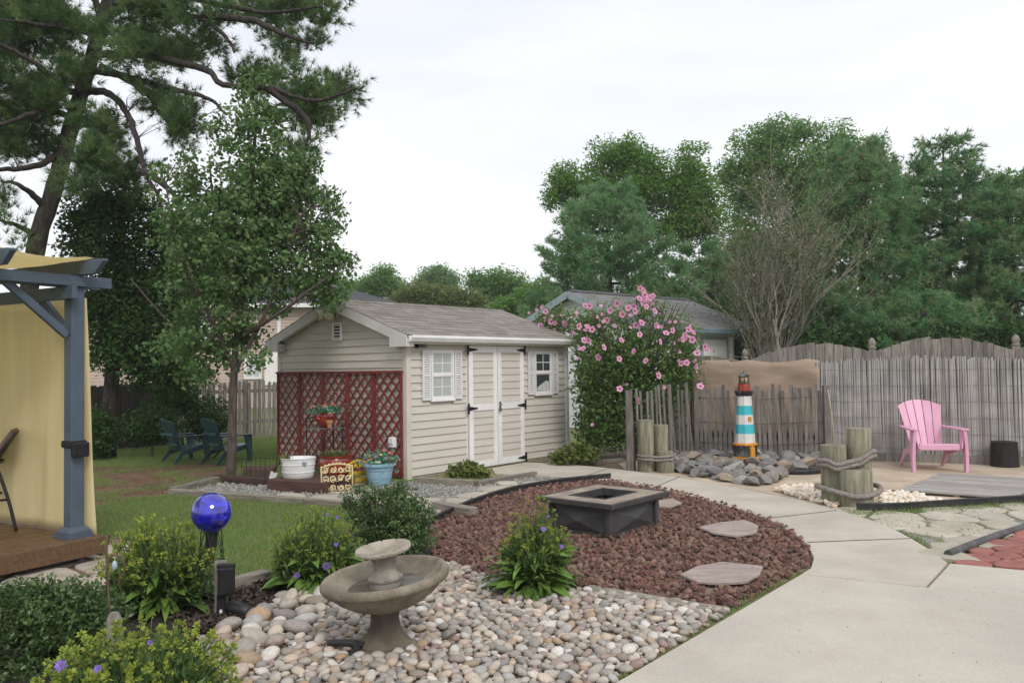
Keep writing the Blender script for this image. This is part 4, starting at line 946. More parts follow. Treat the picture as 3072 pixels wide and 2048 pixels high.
up_ = MB().lathe([(.088, .335), (.088, .372), (.082, .374), (.092, .378), (.094, .392), (.086, .398), (.066, .415), (.058, .44), (.062, .475), (.08, .51), (.095, .522)], 40).obj('neck', M_foun3, ft, True, auto=.7)
up_.rotation_euler = (.03, -.07, 0); up_.location = (.38*.07 + .005, .38*.03, 0)
top = MB(); N_ = 64; N_ = 128; prof = [(.09,.518),(.125,.528),(.147,.535),(.152,.548),(.146,.562),(.12,.558),(.085,.54),(.04,.528),(.012,.53),(.010,.516),(.0,.515)]
for r, z in prof:
    for k in range(N_):
        t = 2*math.pi*k/N_; g_ = 1.0 if r < .05 or z < .545 else (0.0 if (k % 12) == 0 else 1.0)
        zz_ = z - (.006 if (g_ == 0.0 and r > .08) else 0); top.v.append((r*math.cos(t)*(1 if g_ else .995), r*math.sin(t), zz_))
for i in range(len(prof)-1):
    for k in range(N_): top.f.append((i*N_+k, i*N_+(k+1) % N_, (i+1)*N_+(k+1) % N_, (i+1)*N_+k))
top = top.obj('top_dish', M_foun2, ft, True, auto=.7); top.rotation_euler = (.04, -.13, 0); top.location = (.54*.13 - .006, .54*.04 - .005, -.004)
hp = MB().tube([(fp.x-.30, fp.y-.02, .05), (fp.x-.2, fp.y-.05, .06), (fp.x-.1, fp.y-.08, .055)], .018, 10)
hp = hp.tube([(fp.x-.14, fp.y-.06, .06), (fp.x-.13, fp.y-.12, .03), (fp.x-.16, fp.y-.14, .02)], .02, 10).obj('pump_pipe', M_edge, None, True, auto=.8); tag(hp, 'short black pipe lying in the pebbles beside the fountain', 'pipe')

# ================================================================== gazing globe and its wire stand
gc = V(486, 1396); gz = .605
gg = bpy.data.materials.new('cobalt swirl glass'); gg.use_nodes = True; t = gg.node_tree; N = t.nodes; b_ = N['Principled BSDF']
tcn = N.new('ShaderNodeTexCoord'); mpn = N.new('ShaderNodeMapping'); mpn.inputs['Rotation'].default_value = (.35, .9, .3); wv = N.new('ShaderNodeTexNoise'); mpn.inputs['Scale'].default_value = (2, 2, 9)
wv.inputs['Scale'].default_value = 3.0; wv.inputs['Distortion'].default_value = 1.2; wv.inputs['Detail'].default_value = 3
r_ = N.new('ShaderNodeValToRGB'); r_.color_ramp.elements[0].position = .35; r_.color_ramp.elements[1].position = .72; r_.color_ramp.elements[0].color = (.008, .006, .16, 1); r_.color_ramp.elements[1].color = (.025, .03, .75, 1)
t.links.new(tcn.outputs['Object'], mpn.inputs[0]); t.links.new(mpn.outputs[0], wv.inputs['Vector']); t.links.new(wv.outputs[0], r_.inputs[0]); t.links.new(r_.outputs[0], b_.inputs['Base Color'])
b_.inputs['Roughness'].default_value = .04; b_.inputs['Metallic'].default_value = .15; b_.inputs['Specular IOR Level'].default_value = .8; b_.inputs['Coat Weight'].default_value = 1.0; b_.inputs['Coat Roughness'].default_value = .02
gl = thing('gazing_globe', 'cobalt blue swirled glass globe on the wire stand', 'globe', (gc.x, gc.y, gz))
pr = [(0.0001, -.122)] + [(.125 * math.sin(math.pi * i / 28), -.125 * math.cos(math.pi * i / 28)) for i in range(2, 28)] + [(0.0001, .125)]
MB().lathe(pr, 48).obj('ball', gg, gl, True)
MB().lathe([(.036, -.215), (.036, -.12)], 20).obj('socket', M_black, gl)
ws = thing('globe_stand', 'black crossed wire tower stand under the blue globe', 'stand', (gc.x, gc.y, 0))
M_gwire = mat('dark green wire', (.02, .035, .03), rough=.5)
MB().tube([(.062*math.cos(a*.3), .062*math.sin(a*.3), .49) for a in range(21)], .003, 5, closed=True).obj('ring', M_gwire, ws); 
for z_, rr in ((.30, .062), (.02, .14)): MB().tube([(rr*math.cos(a*2*math.pi/24), rr*math.sin(a*2*math.pi/24), z_) for a in range(24)], .003, 5, closed=True).obj('ring', M_gwire, ws)
for k in range(6):
    for s in (-1, 1):
        P = []
        for i in range(15):
            u = i / 14; rr = .062 + .085 * (1 - u)**1.6; aa = k * math.pi / 3 + s * (u * 1.6); P.append((rr*math.cos(aa), rr*math.sin(aa), .5 * u))
        MB().tube(P, .0028, 5).obj('wire', M_gwire, ws)
# outlet on a post and its downspout
op = V(508, 1412)
po = thing('outlet_post', 'grey wooden post carrying a black weatherproof outlet box', 'outlet', (op.x, op.y, 0), .25)
MB().box(-.038, .038, -.02, .02, -.02, .335).obj('post', M_gwood, po, bevel=.004)
hb = MB().box(-.012, .085, -.10, -.02, .14, .31).obj('outlet_cover', M_black, po, bevel=.012, seg=2); MB().box(-.02, .092, -.08, -.045, .305, .325).obj('hood', M_black, hb, bevel=.006)
MB().box(-.02, .03, -.055, -.02, .0, .14).obj('conduit', M_black, po, bevel=.006); MB().box(-.004, .012, -.062, -.056, .01, .05).obj('cable_tie', M_white, po)
d0 = V(515, 1410); dp = MB(); P = [(d0.x, d0.y, .045), (d0.x+.09, d0.y-.03, .042), (d0.x+.19, d0.y-.09, .034)]
dp.tube(P, [.04, .04, .034], 14, cap=False); dp.tube([P[2], (P[2][0]+.02, P[2][1]-.012, .032)], [.036, .036], 14, cap=False); dp = dp.obj('drain_elbow', M_edge, None, True); dp.modifiers.new('t', 'SOLIDIFY').thickness = .004; tag(dp, 'black plastic drain elbow lying on the mulch', 'pipe')
# low grey stake and the wire hook in the lower left plants
sk = V(262, 1490); k_ = D(262, 1425, 3.95); o = MB(); o.box(-.028, .028, -.022, .022, 0, .31); o.add([(-.028,-.022,.31),(.028,-.022,.31),(.028,.022,.31),(-.028,.022,.31),(-.016,-.014,.345),(.016,-.014,.345),(.016,.014,.345),(-.016,.014,.345)], [(4,5,6,7),(0,1,5,4),(1,2,6,5),(2,3,7,6),(3,0,4,7)])
o = o.obj('wood_stake', M_gwood); o.location = (k_.x, k_.y, 0); o.scale = (1, 1, (k_.z + .04) / .345); tag(o, 'short grey wooden stake with a tapered top among yellow green buds', 'stake')
hk = D(245, 1300, 4.15); hook = thing('garden_hook', 'rusty wire hook with a small glass ornament among the plants', 'hook', (hk.x, hk.y, 0))
M_rust = mat('rusty wire rod', (.13, .085, .06), (.07, .045, .035), rough=.8)
ht = D(245, 1228, 4.15).z; P = [(0.03,0,0),(0.012,0,ht*.5),(0,0,ht-.12),(0,0,ht-.06),(.012,0,ht),(.02,0,ht-.0)]
MB().tube(P, .006, 7).obj('rod', M_rust, hook, True)
MB().tube([(.0,0,ht-.30)] + [(.045+.045*math.cos(a), 0, ht-.16+.06*math.sin(a)) for a in np.linspace(2.6, -1.2, 12)] + [(.075,0,ht-.30)], .005, 7).obj('crook', M_rust, hook, True)
MB().lathe([(.0,-.03),(.012,-.018),(.014,0),(.008,.018),(.0,.024)], 10, (.04, 0, ht-.15)).obj('ornament', glass_mat('blue glass', (.35,.42,.5), .1), hook, True)

# ================================================================== fire pit table
M_fp = mat('dark bronze metal', (.06, .057, .06), (.045, .043, .045), rough=.5, scale=12, spec=.4); M_fpt = mat('brown tile top', (.33, .275, .215), (.23, .185, .145), rough=.7, scale=7, detail=8); M_fpr = mat('dark table rim', (.06,.055,.055), (.045,.041,.041), rough=.5, scale=10)
TZ = .33
tf = Vector((.8216, 6.918, 0)); e1 = Vector((math.cos(.858), math.sin(.858))); ln1, ln2 = .954, .816
fpit = thing('fire_pit_table', 'dark metal square fire pit table with open centre on the lava rock', 'fire pit', (tf.x, tf.y, 0), math.atan2(e1.y, e1.x))
A_, B_ = ln1, ln2; bi = .10; wi = .22
for (x0, x1, y0, y1) in ((0, A_, 0, wi), (0, A_, B_-wi, B_), (0, wi, wi, B_-wi), (A_-wi, A_, wi, B_-wi)):
    MB().box(x0 + (.03 if x0 == 0 else .002), x1 - (.03 if x1 == A_ else .002), y0 + (.03 if y0 == 0 else .002), y1 - (.03 if y1 == B_ else .002), TZ - .02, TZ).obj('tile', M_fpt, fpit, bevel=.003)
for (x0, x1, y0, y1) in ((0, A_, 0, .03), (0, A_, B_-.03, B_), (0, .03, .03, B_-.03), (A_-.03, A_, .03, B_-.03)):
    MB().box(x0, x1, y0, y1, TZ - .045, TZ + .003).obj('rim', M_fpr, fpit, bevel=.006)
for (x0, x1, y0, y1) in ((wi-.012, A_-wi+.012, wi-.012, wi), (wi-.012, A_-wi+.012, B_-wi, B_-wi+.012), (wi-.012, wi, wi, B_-wi), (A_-wi, A_-wi+.012, wi, B_-wi)):
    MB().box(x0, x1, y0, y1, TZ - .06, TZ + .006).obj('inner_frame', M_fp, fpit)
MB().box(.03, A_-.03, .03, B_-.03, TZ - .05, TZ - .0205).add([], []).obj('apron', M_fp, fpit) if False else None
def pyramid_panel(p0, p1, out):
    """sheet panel with a raised pyramid between two corner posts"""
    p0, p1 = Vector(p0), Vector(p1); d = (p1 - p0).normalized(); o_ = Vector(out); L_ = (p1 - p0).length; z0, z1 = .045, TZ - .085
    fr_ = MB(); fr_.beam(p0 + Vector((0,0,z1+.02)), p1 + Vector((0,0,z1+.02)), .02, .04); fr_.beam(p0 + Vector((0,0,z0-.01)), p1 + Vector((0,0,z0-.01)), .02, .03); fr_.obj('panel_frame', M_fp, fpit)
    a, c = p0 + d * .04, p1 - d * .04; m = (a + c) / 2 + o_ * .045 + Vector((0, 0, (z0 + z1) / 2))
    q = MB(); q.add([a + Vector((0,0,z0)), c + Vector((0,0,z0)), c + Vector((0,0,z1)), a + Vector((0,0,z1)), m], [(0,1,4),(1,2,4),(2,3,4),(3,0,4)]); q.obj('side_panel', M_fp, fpit)
x0, x1, y0, y1 = bi, A_ - bi, bi, B_ - bi
pyramid_panel((x0,y0,0),(x1,y0,0),(0,-1,0)); pyramid_panel((x1,y0,0),(x1,y1,0),(1,0,0)); pyramid_panel((x1,y1,0),(x0,y1,0),(0,1,0)); pyramid_panel((x0,y1,0),(x0,y0,0),(-1,0,0))
for (x, y) in ((x0,y0),(x1,y0),(x1,y1),(x0,y1)): MB().box(x-.025, x+.025, y-.025, y+.025, .0, TZ - .046).obj('corner_post', M_fp, fpit, bevel=.004)
MB().box(x0, x1, y0, y1, TZ-.2, TZ-.19).obj('floor_pan', M_fp, fpit)

# ================================================================== mooring posts
M_pile = mat('weathered green grey piling', (.30, .285, .205), (.17, .165, .115), rough=.9, scale=5, stretch=(5, 5, .6), detail=8, bump=.4, bscale=14, orand=.10, dirt=(.10,.10,.065), dirt_scale=1.6, dirt_amt=.7)
M_rope = mat('grey hemp rope', (.32, .285, .265), (.2, .175, .16), rough=.95, scale=30, bump=.5, bscale=120)
def piling(parent, x, y, r, h, tilt=(0, 0)):
    rg3 = random.Random(int(x * 991 + h * 77)); n = 24; b = MB()
    prof = [(r*1.02, -.03), (r, h*.3), (r*.985, h*.7), (r*.975, h-.012), (r*.93, h)]
    for q, z in prof:
        for k in range(n): t = 2*math.pi*k/n; w = 1 + .02*math.sin(3*t + rg3.random()*.3) + .012*math.sin(7*t); b.v.append((q*w*math.cos(t), q*w*math.sin(t), z))
    for i in range(len(prof)-1):
        for k in range(n): b.f.append((i*n+k, i*n+(k+1) % n, (i+1)*n+(k+1) % n, (i+1)*n+k))
    b.f.append(tuple((len(prof)-1)*n+k for k in range(n)))
    o = b.obj('piling', M_pile, parent, True, auto=.9); o.location = (x, y, 0); o.rotation_euler = (tilt[0], tilt[1], 0); return o
def rope_loop(parent, path, r, closed=True):
    """two strand laid rope"""
    P = [Vector(p) for p in path]; n = len(P); M_ = 220
    Q = []
    for i in range(M_):
        s = i / M_ * n; k = int(s); f_ = s - k; p0, p1, p2, p3 = P[(k-1) % n], P[k % n], P[(k+1) % n], P[(k+2) % n]
        Q.append(.5*((2*p1)+(p2-p0)*f_+(2*p0-5*p1+4*p2-p3)*f_*f_+(3*p1-p0-3*p2+p3)*f_**3))
    for ph in (0, 2*math.pi/3, 4*math.pi/3):
        W = []
        for i in range(M_):
            d = (Q[(i+1) % M_] - Q[i-1]).normalized(); s_ = d.cross(Vector((0,0,1))).normalized(); a = ph + i * 2*math.pi*44/M_
            W.append(Q[i] + s_ * (math.cos(a)*r*.55) + Vector((0,0,1)) * (math.sin(a)*r*.55))
        MB().tube(W, r*.62, 6, closed=True).obj('strand', M_rope, parent, True)
br = V(1968, 1166)
bol = thing('mooring_posts', 'cluster of three weathered pilings bound with rope beside the walk', 'pilings', (br.x, br.y + .12, 0))
piling(bol, -.13, .10, .135, .63, (0, -.02)); piling(bol, .135, .14, .13, .80, (0, .015)); piling(bol, .02, -.04, .18, .39)
rp = thing('rope', 'thick grey rope wound round the upper part of the three pilings', 'rope', (br.x, br.y + .12, 0), 0, 'ropes on the pilings')
hull = [(-.285, .10), (-.24, .0), (-.17, -.06), (-.04, -.06), (.10, -.02), (.20, .0), (.275, .07), (.285, .17), (.22, .27), (.10, .29), (-.10, .26), (-.24, .22)]
for dz in (0, -.045):
    rope_loop(rp, [(x*1.03, y*1.03 - .005 + (0.0), .505 + dz + .055*math.sin((x+.1)*4.0) - (.05 if y < 0 else 0)) for x, y in hull], .024)
rp2 = thing('rope', 'dark sagging rope round the foot of the three pilings', 'rope', (br.x, br.y + .12, 0), 0, 'ropes on the pilings')
hull2 = [(-.31, .10), (-.28, -.06), (-.19, -.17), (-.05, -.235), (.10, -.225), (.22, -.16), (.30, .0), (.31, .15), (.22, .30), (.05, .31), (-.14, .28), (-.28, .2)]
rope_loop(rp2, [(x, y, .12 + .07*abs(x)/.3) for x, y in hull2], .026)
bl2 = V(1512, 1086)
bo2 = thing('mooring_posts', 'smaller piling cluster with a plank band at the end of the snow fence', 'pilings', (bl2.x, bl2.y + .1, 0))
piling(bo2, -.14, .06, .118, .73); piling(bo2, .085, .12, .108, .655); piling(bo2, .115, -.06, .118, .30)
for zc in (.235, .19):
    MB().tube([(-.27, .02, zc), (-.2, -.10, zc), (0, -.16, zc-.01), (.18, -.19, zc+.005), (.25, -.05, zc+.02), (.24, .12, zc), (.0, .25, zc), (-.22, .2, zc)], .016, 8, closed=True).obj('cable', M_rope, bo2, True)

# ================================================================== model lighthouse
lp = Vector((3.40, 12.02, .12))
lh = thing('garden_lighthouse', 'white and turquoise striped garden lighthouse among grey rocks', 'lighthouse', lp, .12)
def paint(n, c, d=None): return mat(n, c, d or tuple(x*.85 for x in c), rough=.55, scale=6, detail=7, bump=.1)
ML = dict(w=mat('chalky white paint', (.72,.70,.68), (.6,.58,.55), rough=.7, scale=8, detail=8, dirt=(.5,.46,.42), dirt_scale=4, dirt_amt=.4), t=paint('turquoise paint', (.05,.47,.55)), k=mat('chipped black paint', (.022,.022,.022), (.03,.03,.03), rough=.6, scale=8, dirt=(.4,.4,.38), dirt_scale=9, dirt_amt=.5), o=paint('orange yellow paint', (.62,.27,.03)), r=paint('brick red paint', (.34,.055,.035)))
def octo(prof, m, name, par=lh, n=8, sm=False): return MB().lathe(prof, n, rot=math.pi/8).obj(name, m, par, sm, bevel=0)
H0 = .0; base_z = [0, .035, .185, .225]
octo([(.195, 0), (.195, .022), (.176, .03)], ML['o'], 'base_trim'); octo([(.176, .04), (.168, .19)], ML['k'], 'base'); octo([(.17, .19), (.178, .2), (.176, .216), (.148, .23)], ML['o'], 'upper_trim')
zb_, zt_ = .228, .91; rb_, rt_ = .145, .098
cols = ['w', 't', 'w', 't', 'w']; hs2 = [.135, .135, .138, .135, .139]; z = zb_
for c_, hh in zip(cols, hs2):
    f0, f1 = (z - zb_) / (zt_ - zb_), (z + hh - zb_) / (zt_ - zb_)
    octo([(rb_ + (rt_ - rb_) * f0, z), (rb_ + (rt_ - rb_) * f1, z + hh)], ML[c_], 'tower_band'); z += hh
octo([(.10, .91), (.118, .93), (.135, .968), (.138, .985), (.12, .988)], ML['k'], 'gallery'); octo([(.088, .987), (.088, 1.085), (.08, 1.09)], ML['r'], 'drum', sm=False)
octo([(.084, 1.088), (.084, 1.10)], ML['k'], 'lantern_base')
for k in range(6): 
    a = k * math.pi / 3 + .3; MB().beam((.07*math.cos(a), .07*math.sin(a), 1.10), (.07*math.cos(a), .07*math.sin(a), 1.20), .01, .01).obj('lantern_post', ML['k'], lh)
MB().lathe([(.058, 1.10), (.058, 1.20)], 12).obj('lantern_glass', glass_mat('amber lantern glass', (.42,.34,.16), .1), lh, True)
octo([(.085, 1.20), (.08, 1.212), (.03, 1.245), (.012, 1.25)], ML['k'], 'lantern_roof'); MB().lathe([(.006, 1.245), (.012, 1.26), (.0, 1.275)], 8).obj('finial', ML['k'], lh, True)
fa = -math.pi/2 + .2
dn = MB().box(-.035, .035, -.172-.012, -.15, .035, .165); dn.add([(-.04,-.184,.165),(.04,-.184,.165),(0,-.184,.195),(-.04,-.15,.165),(.04,-.15,.165),(0,-.15,.195)], [(0,1,2),(0,2,5,3),(1,4,5,2)]); dn = dn.obj('door', ML['o'], lh); dn.rotation_euler = (0, 0, .22)
MB().box(-.055, .055, -.225, -.16, .0, .026).obj('doorstep', ML['o'], lh, bevel=.004).rotation_euler = (0, 0, .22)
wdw = MB().box(-.022, .022, -.128, -.105, .55, .61).obj('window', ML['o'], lh); wdw.rotation_euler = (0, 0, .25)

# ================================================================== adirondack chairs
def adirondack(label, loc, rz, m, scale, group, m_leg=None):
    t = thing('adirondack_chair', label, 'chair', loc, rz, group, scale)
    back = 5; base_w, top_w = .42, .60
    yb, zb2, yt, zt2 = .16, .27, .43, .90
    for i in range(back):
        a0, a1 = -.5 + i / back + .008, -.5 + (i + 1) / back - .008
        n_ = 6; P = []
        for j in range(n_ + 1):
            s = j / n_; wd_ = base_w + (top_w - base_w) * s ** 1.2
            for a in (a0, a1):
                crown = 1 - .22 * (abs(a) * 2) ** 2 if j == n_ else 1
                ss = s if j < n_ else 1.0 + .085 * (1 - (abs(a) * 2) ** 2 * 1.6)
                y = yb + (yt - yb) * ss + .06 * (abs(a) * 2) ** 2 * -1.0; P.append((a * wd_, y, zb2 + (zt2 - zb2) * ss))
        b = MB(); m2 = len(P); nrm = Vector((0, -.92, .39)) * .018
        b.add(P + [tuple(Vector(p) - nrm) for p in P], [])
        for j in range(n_): b.f += [(2*j, 2*j+1, 2*j+3, 2*j+2), (m2+2*j+2, m2+2*j+3, m2+2*j+1, m2+2*j), (2*j, 2*j+2, m2+2*j+2, m2+2*j), (2*j+1, m2+2*j+1, m2+2*j+3, 2*j+3)]
        b.f += [(2*n_, 2*n_+1, m2+2*n_+1, m2+2*n_), (1, 0, m2, m2+1)]
        b.obj('back_slat', m, t, bevel=.004)
    MB().beam((-.20, .235, .40), (.20, .235, .40), .02, .05).obj('back_brace', m, t); MB().beam((-.26, .345, .62), (.26, .345, .62), .02, .05).obj('back_brace', m, t)
    for i in range(5):
        y0 = -.33 + i * .098; z0 = .375 - .022 * i - (.0 if i else .006)
        MB().beam((-.25, y0, z0), (.25, y0, z0), .09, .02, up=(0, .22, .97)).obj('seat_slat', m, t, bevel=.005)
    MB().box(-.26, .26, -.385, -.365, .30, .375).obj('apron', m, t, bevel=.006)
    for s in (-1, 1):
        b = MB(); ar = [(s*.24,.30),(s*.30,.33),(s*.345,.10),(s*.375,-.25),(s*.375,-.40),(s*.33,-.43),(s*.27,-.41),(s*.265,-.20),(s*.25,.10)]
        b.prism(ar, .565, .59); b.obj('arm', m, t, bevel=.006)
        b = MB(); n_ = 6
        for j in range(n_ + 1):
            u = j / n_; zc = .565 * (1 - u); x = s * (.315 + .02 * u + .012 * math.sin(u * 3.1)); yc = -.33 - .03 * u; w_ = .15 - .095 * u
            for dx, dy in ((-.02, -w_/2 - .01), (.02, -w_/2 - .01), (.02, w_/2), (-.02, w_/2)): b.v.append((x + dx, yc + dy, zc))
        b.f.append((3,2,1,0)); b.f.append(tuple(4*n_+k for k in range(4)))
        for j in range(n_):
            for k in range(4): b.f.append((4*j+k, 4*j+(k+1) % 4, 4*j+4+(k+1) % 4, 4*j+4+k))
        b.f = [tuple(reversed(f)) for f in b.f]; b.obj('front_leg', m, t)
        MB().beam((s*.30, -.34, .46), (s*.27, -.37, .32), .012, .09, up=(0, 1, 0)).obj('leg_bracket', m, t)
        b = MB(); b.add([(s*.27-.012, -.36, .30), (s*.27-.012, -.36, .37), (s*.27-.012, .17, .27), (s*.28-.012, .36, .03), (s*.285-.012, .38, 0), (s*.285-.012, .32, 0), (s*.275-.012, .13, .18)], [])
        b.v += [(x + .024, y, z) for x, y, z in b.v]; n7 = 7
        b.f = [tuple(range(n7)), tuple(range(2*n7-1, n7-1, -1))] + [(i, n7+i, n7+(i+1) % n7, (i+1) % n7) for i in range(n7)]
        b.obj('rear_leg', m_leg or m, t)
    return t
M_pinkp = mat('pink plastic', (.68, .37, .50), (.64, .335, .465), rough=.45, scale=3, detail=6, spec=.4, dirt=(.66,.38,.5), dirt_scale=3, dirt_amt=.4)
M_greenp = mat('teal green plastic', (.035, .085, .09), (.027, .066, .07), rough=.32, scale=3, spec=.5)
pc = V(2145, 1079)
adirondack('pink plastic adirondack chair on the sand before the reed screen', (pc.x, pc.y + .1, .0), math.radians(-8), M_pinkp, 1.0, 'adirondack chairs')
c1, c2_ = V(420, 1062), V(505, 1064)
adirondack('dark green adirondack chair farther from the leafy tree trunk', (c1.x - .0, c1.y, 0), math.radians(140), M_greenp, .78, 'adirondack chairs')
adirondack('dark green adirondack chair beside the leafy tree trunk', (c2_.x + .08, c2_.y, 0), math.radians(140), M_greenp, .80, 'adirondack chairs')
ct = (c1 + c2_) / 2 + Vector((.18, .55, 0)); tb = thing('folding_table', 'small dark folding table between the two green chairs', 'table', ct, .3)
MB().box(-.22, .22, -.22, .22, .40, .415).obj('top', M_black, tb)
for s in (-1, 1):
    MB().beam((-.2, s*.18, 0), (.2, s*.18, .40), .015, .015).obj('leg', M_black, tb); MB().beam((.2, s*.17, 0), (-.2, s*.17, .40), .015, .015).obj('leg', M_black, tb)

# ================================================================== stump, boardwalk panel
sp = V(2306, 1071); b = MB(); b.lathe([(.185,-.01),(.178,.05),(.172,.2),(.165,.335),(.172,.345),(.165,.355),(.12,.35),(.0,.35)], 24)
tag(b.obj('black_stump', mat('charred black wood', (.014,.013,.013), (.03,.027,.025), rough=.85, scale=8, stretch=(6,6,.6), bump=.5), None, True, auto=.6), 'black cylindrical stump on the sand right of the pink chair', 'stump').location = (sp.x, sp.y - .02, 0)
a, b2, c3 = V(2066, 1124, .05), V(2335, 1142, .05), V(2165, 1086, .05)
ex_ = (b2 - a).to_2d(); Lp = ex_.length; ex_.normalize(); ey = Vector((-ex_.y, ex_.x)); Wp = (c3 - a).to_2d().dot(ey); sh_ = (c3 - a).to_2d().dot(ex_)
bp = thing('boardwalk_panel', 'grey slatted boardwalk panel lying on the sand', 'boardwalk', (a.x, a.y, 0), math.atan2(ex_.y, ex_.x))
M_bw = mat('silvered deck slat', (.37, .345, .325), (.26, .24, .225), rough=.9, scale=5, stretch=(.6, 7, 7), detail=8, orand=.16, bump=.3)
nsl = 13
for i in range(nsl):
    y0 = i * Wp / nsl; xo = sh_ * i / nsl * .9
    MB().box(xo, xo + Lp, y0 + .004, y0 + Wp / nsl - .006, .03, .052 + random.uniform(-.003, .003)).obj('slat', M_bw, bp, bevel=.003)
for u in (.06, .5, .93):
    MB().beam((u * Lp, .02, .016), (u * Lp + sh_ * .9, Wp - .02, .016), .06, .028).obj('joist', M_bw, bp)

# ================================================================== pots and ornaments by the trellis
M_tub = mat('white enamel', (.74, .75, .76), (.68, .69, .7), rough=.35, scale=5, dirt=(.5,.48,.44), dirt_scale=3, dirt_amt=.35)
M_glz = mat('red glazed pottery', (.30, .035, .02), (.2, .022, .014), rough=.22, scale=5, spec=.6, coat=.6); M_bpot = mat('pale blue plastic pot', (.28, .47, .58), (.24, .41, .52), rough=.5, scale=5, dirt=(.35,.42,.42), dirt_scale=4, dirt_amt=.4)
M_potsoil = mat('potting soil', (.05,.035,.025), rough=.95, scale=30)
M_tiebox = mat('brown stained sleeper', (.10, .052, .040), (.065, .034, .027), rough=.7, scale=6, stretch=(.6, 6, 6), bump=.3)
ta, tb_ = V(612, 1128), V(748, 1136); dv = tb_ - ta
sl_ = MB().box(0, dv.length, 0, .62, 0, .15).obj('timber_step', M_tiebox, None, bevel=.012); sl_.location = ta; sl_.rotation_euler = (0, 0, math.atan2(dv.y, dv.x)); tag(sl_, 'dark brown timber block step under the white tub', 'timber')
wt = D(685, 1100, 10.35); tb1 = thing('white_tub', 'white enamel tub standing on the brown timber step', 'tub', (wt.x, wt.y, .151))
MB().lathe([(.165, 0), (.175, .01), (.182, .07), (.188, .072), (.188, .08), (.185, .084), (.192, .16), (.198, .162), (.198, .17), (.194, .174), (.198, .235), (.206, .24), (.206, .25), (.196, .25), (.19, .21), (.0, .205)], 40, sx=1.08).obj('body', M_tub, tb1, True, auto=.7)
MB().box(.10, .15, -.19, -.185, .17, .21).obj('price_tag', mat('grey label', (.3,.3,.38), rough=.6), tb1).location = (0, .012, 0)
rp_ = D(770, 1088, 10.9); red = thing('red_pot', 'large glossy red glazed pot with grassy weeds on the ground', 'pot', (rp_.x, rp_.y, 0))
MB().lathe([(.12, 0), (.135, .01), (.185, .10), (.215, .20), (.222, .27), (.212, .32), (.205, .335), (.225, .345), (.228, .365), (.20, .368), (.19, .33), (.0, .32)], 40).obj('body', M_glz, red, True, auto=.8)
bpv = V(868, 1117); blue = thing('blue_pot', 'pale blue ribbed pot with artificial flowers by the trellis', 'pot', (bpv.x, bpv.y + .12, 0))
MB().lathe([(.125, 0), (.135, .01), (.15, .09), (.156, .094), (.158, .10), (.172, .19), (.178, .196), (.181, .205), (.188, .25), (.215, .255), (.218, .285), (.205, .29), (.19, .285), (.18, .25), (.0, .245)], 40).obj('body', M_bpot, blue, True, auto=.6)
# corner plant stand
ps = D(752, 985, 11.55); pst = thing('plant_stand', 'black metal corner plant stand with glass shelf before the trellis', 'plant stand', (ps.x, ps.y, 0), YAW + .35)
SH = .68
tri = [(-.03, -.33), (.30, .0), (.30, .06), (-.33, .06), (-.33, .0)]
shp = [(-.36, .12), (0, -.26), (.36, .12), (.30, .18), (-.30, .18)]
MB().prism(shp, SH, SH + .012).obj('shelf', mat('greenish glass shelf', (.12,.15,.13), rough=.15), pst); MB().prism([(x*.9, y*.9) for x, y in shp], .28, .29).obj('shelf', M_black, pst)
for x, y in ((-.34,.12), (.34,.12), (0,-.25)): MB().tube([(x*1.0, y, 0), (x*.96, y*.96, .3), (x, y, SH + (.16 if y > 0 else .09))], .009, 7).obj('leg', M_black, pst)
for zq in (SH + .10, SH + .16): MB().tube([(-.34,.12,zq), (0,.2,zq), (.34,.12,zq)], .006, 6).obj('rail', M_black, pst)
MB().tube([(-.34,.12,.1),(0,.02,.32),(.34,.12,.1)], .006, 6).obj('brace', M_black, pst); MB().tube([(.0,-.25,.1),(0,.02,.32)], .006, 6).obj('brace', M_black, pst)
rs_p = thing('red_pot', 'small red glazed pot of artificial flowers on the plant stand', 'pot', (ps.x - .02, ps.y + .0, SH + .012))
MB().lathe([(.08, 0), (.09, .008), (.125, .06), (.15, .13), (.145, .175), (.152, .18), (.155, .195), (.135, .197), (.12, .17), (.0, .165)], 32).obj('body', M_glz, rs_p, True, auto=.8)
tpv = thing('terracotta_pot', 'tiny terracotta pot at the front corner of the plant stand', 'pot', D(757, 983, 11.36) * 1.0); tpv.location.z = SH + .014
MB().lathe([(.03, 0), (.042, .07), (.05, .07), (.052, .105), (.044, .105), (.04, .08), (.0, .08)], 20).obj('body', mat('terracotta', (.48,.25,.12), (.4,.2,.1), rough=.8), tpv, True, auto=.6)
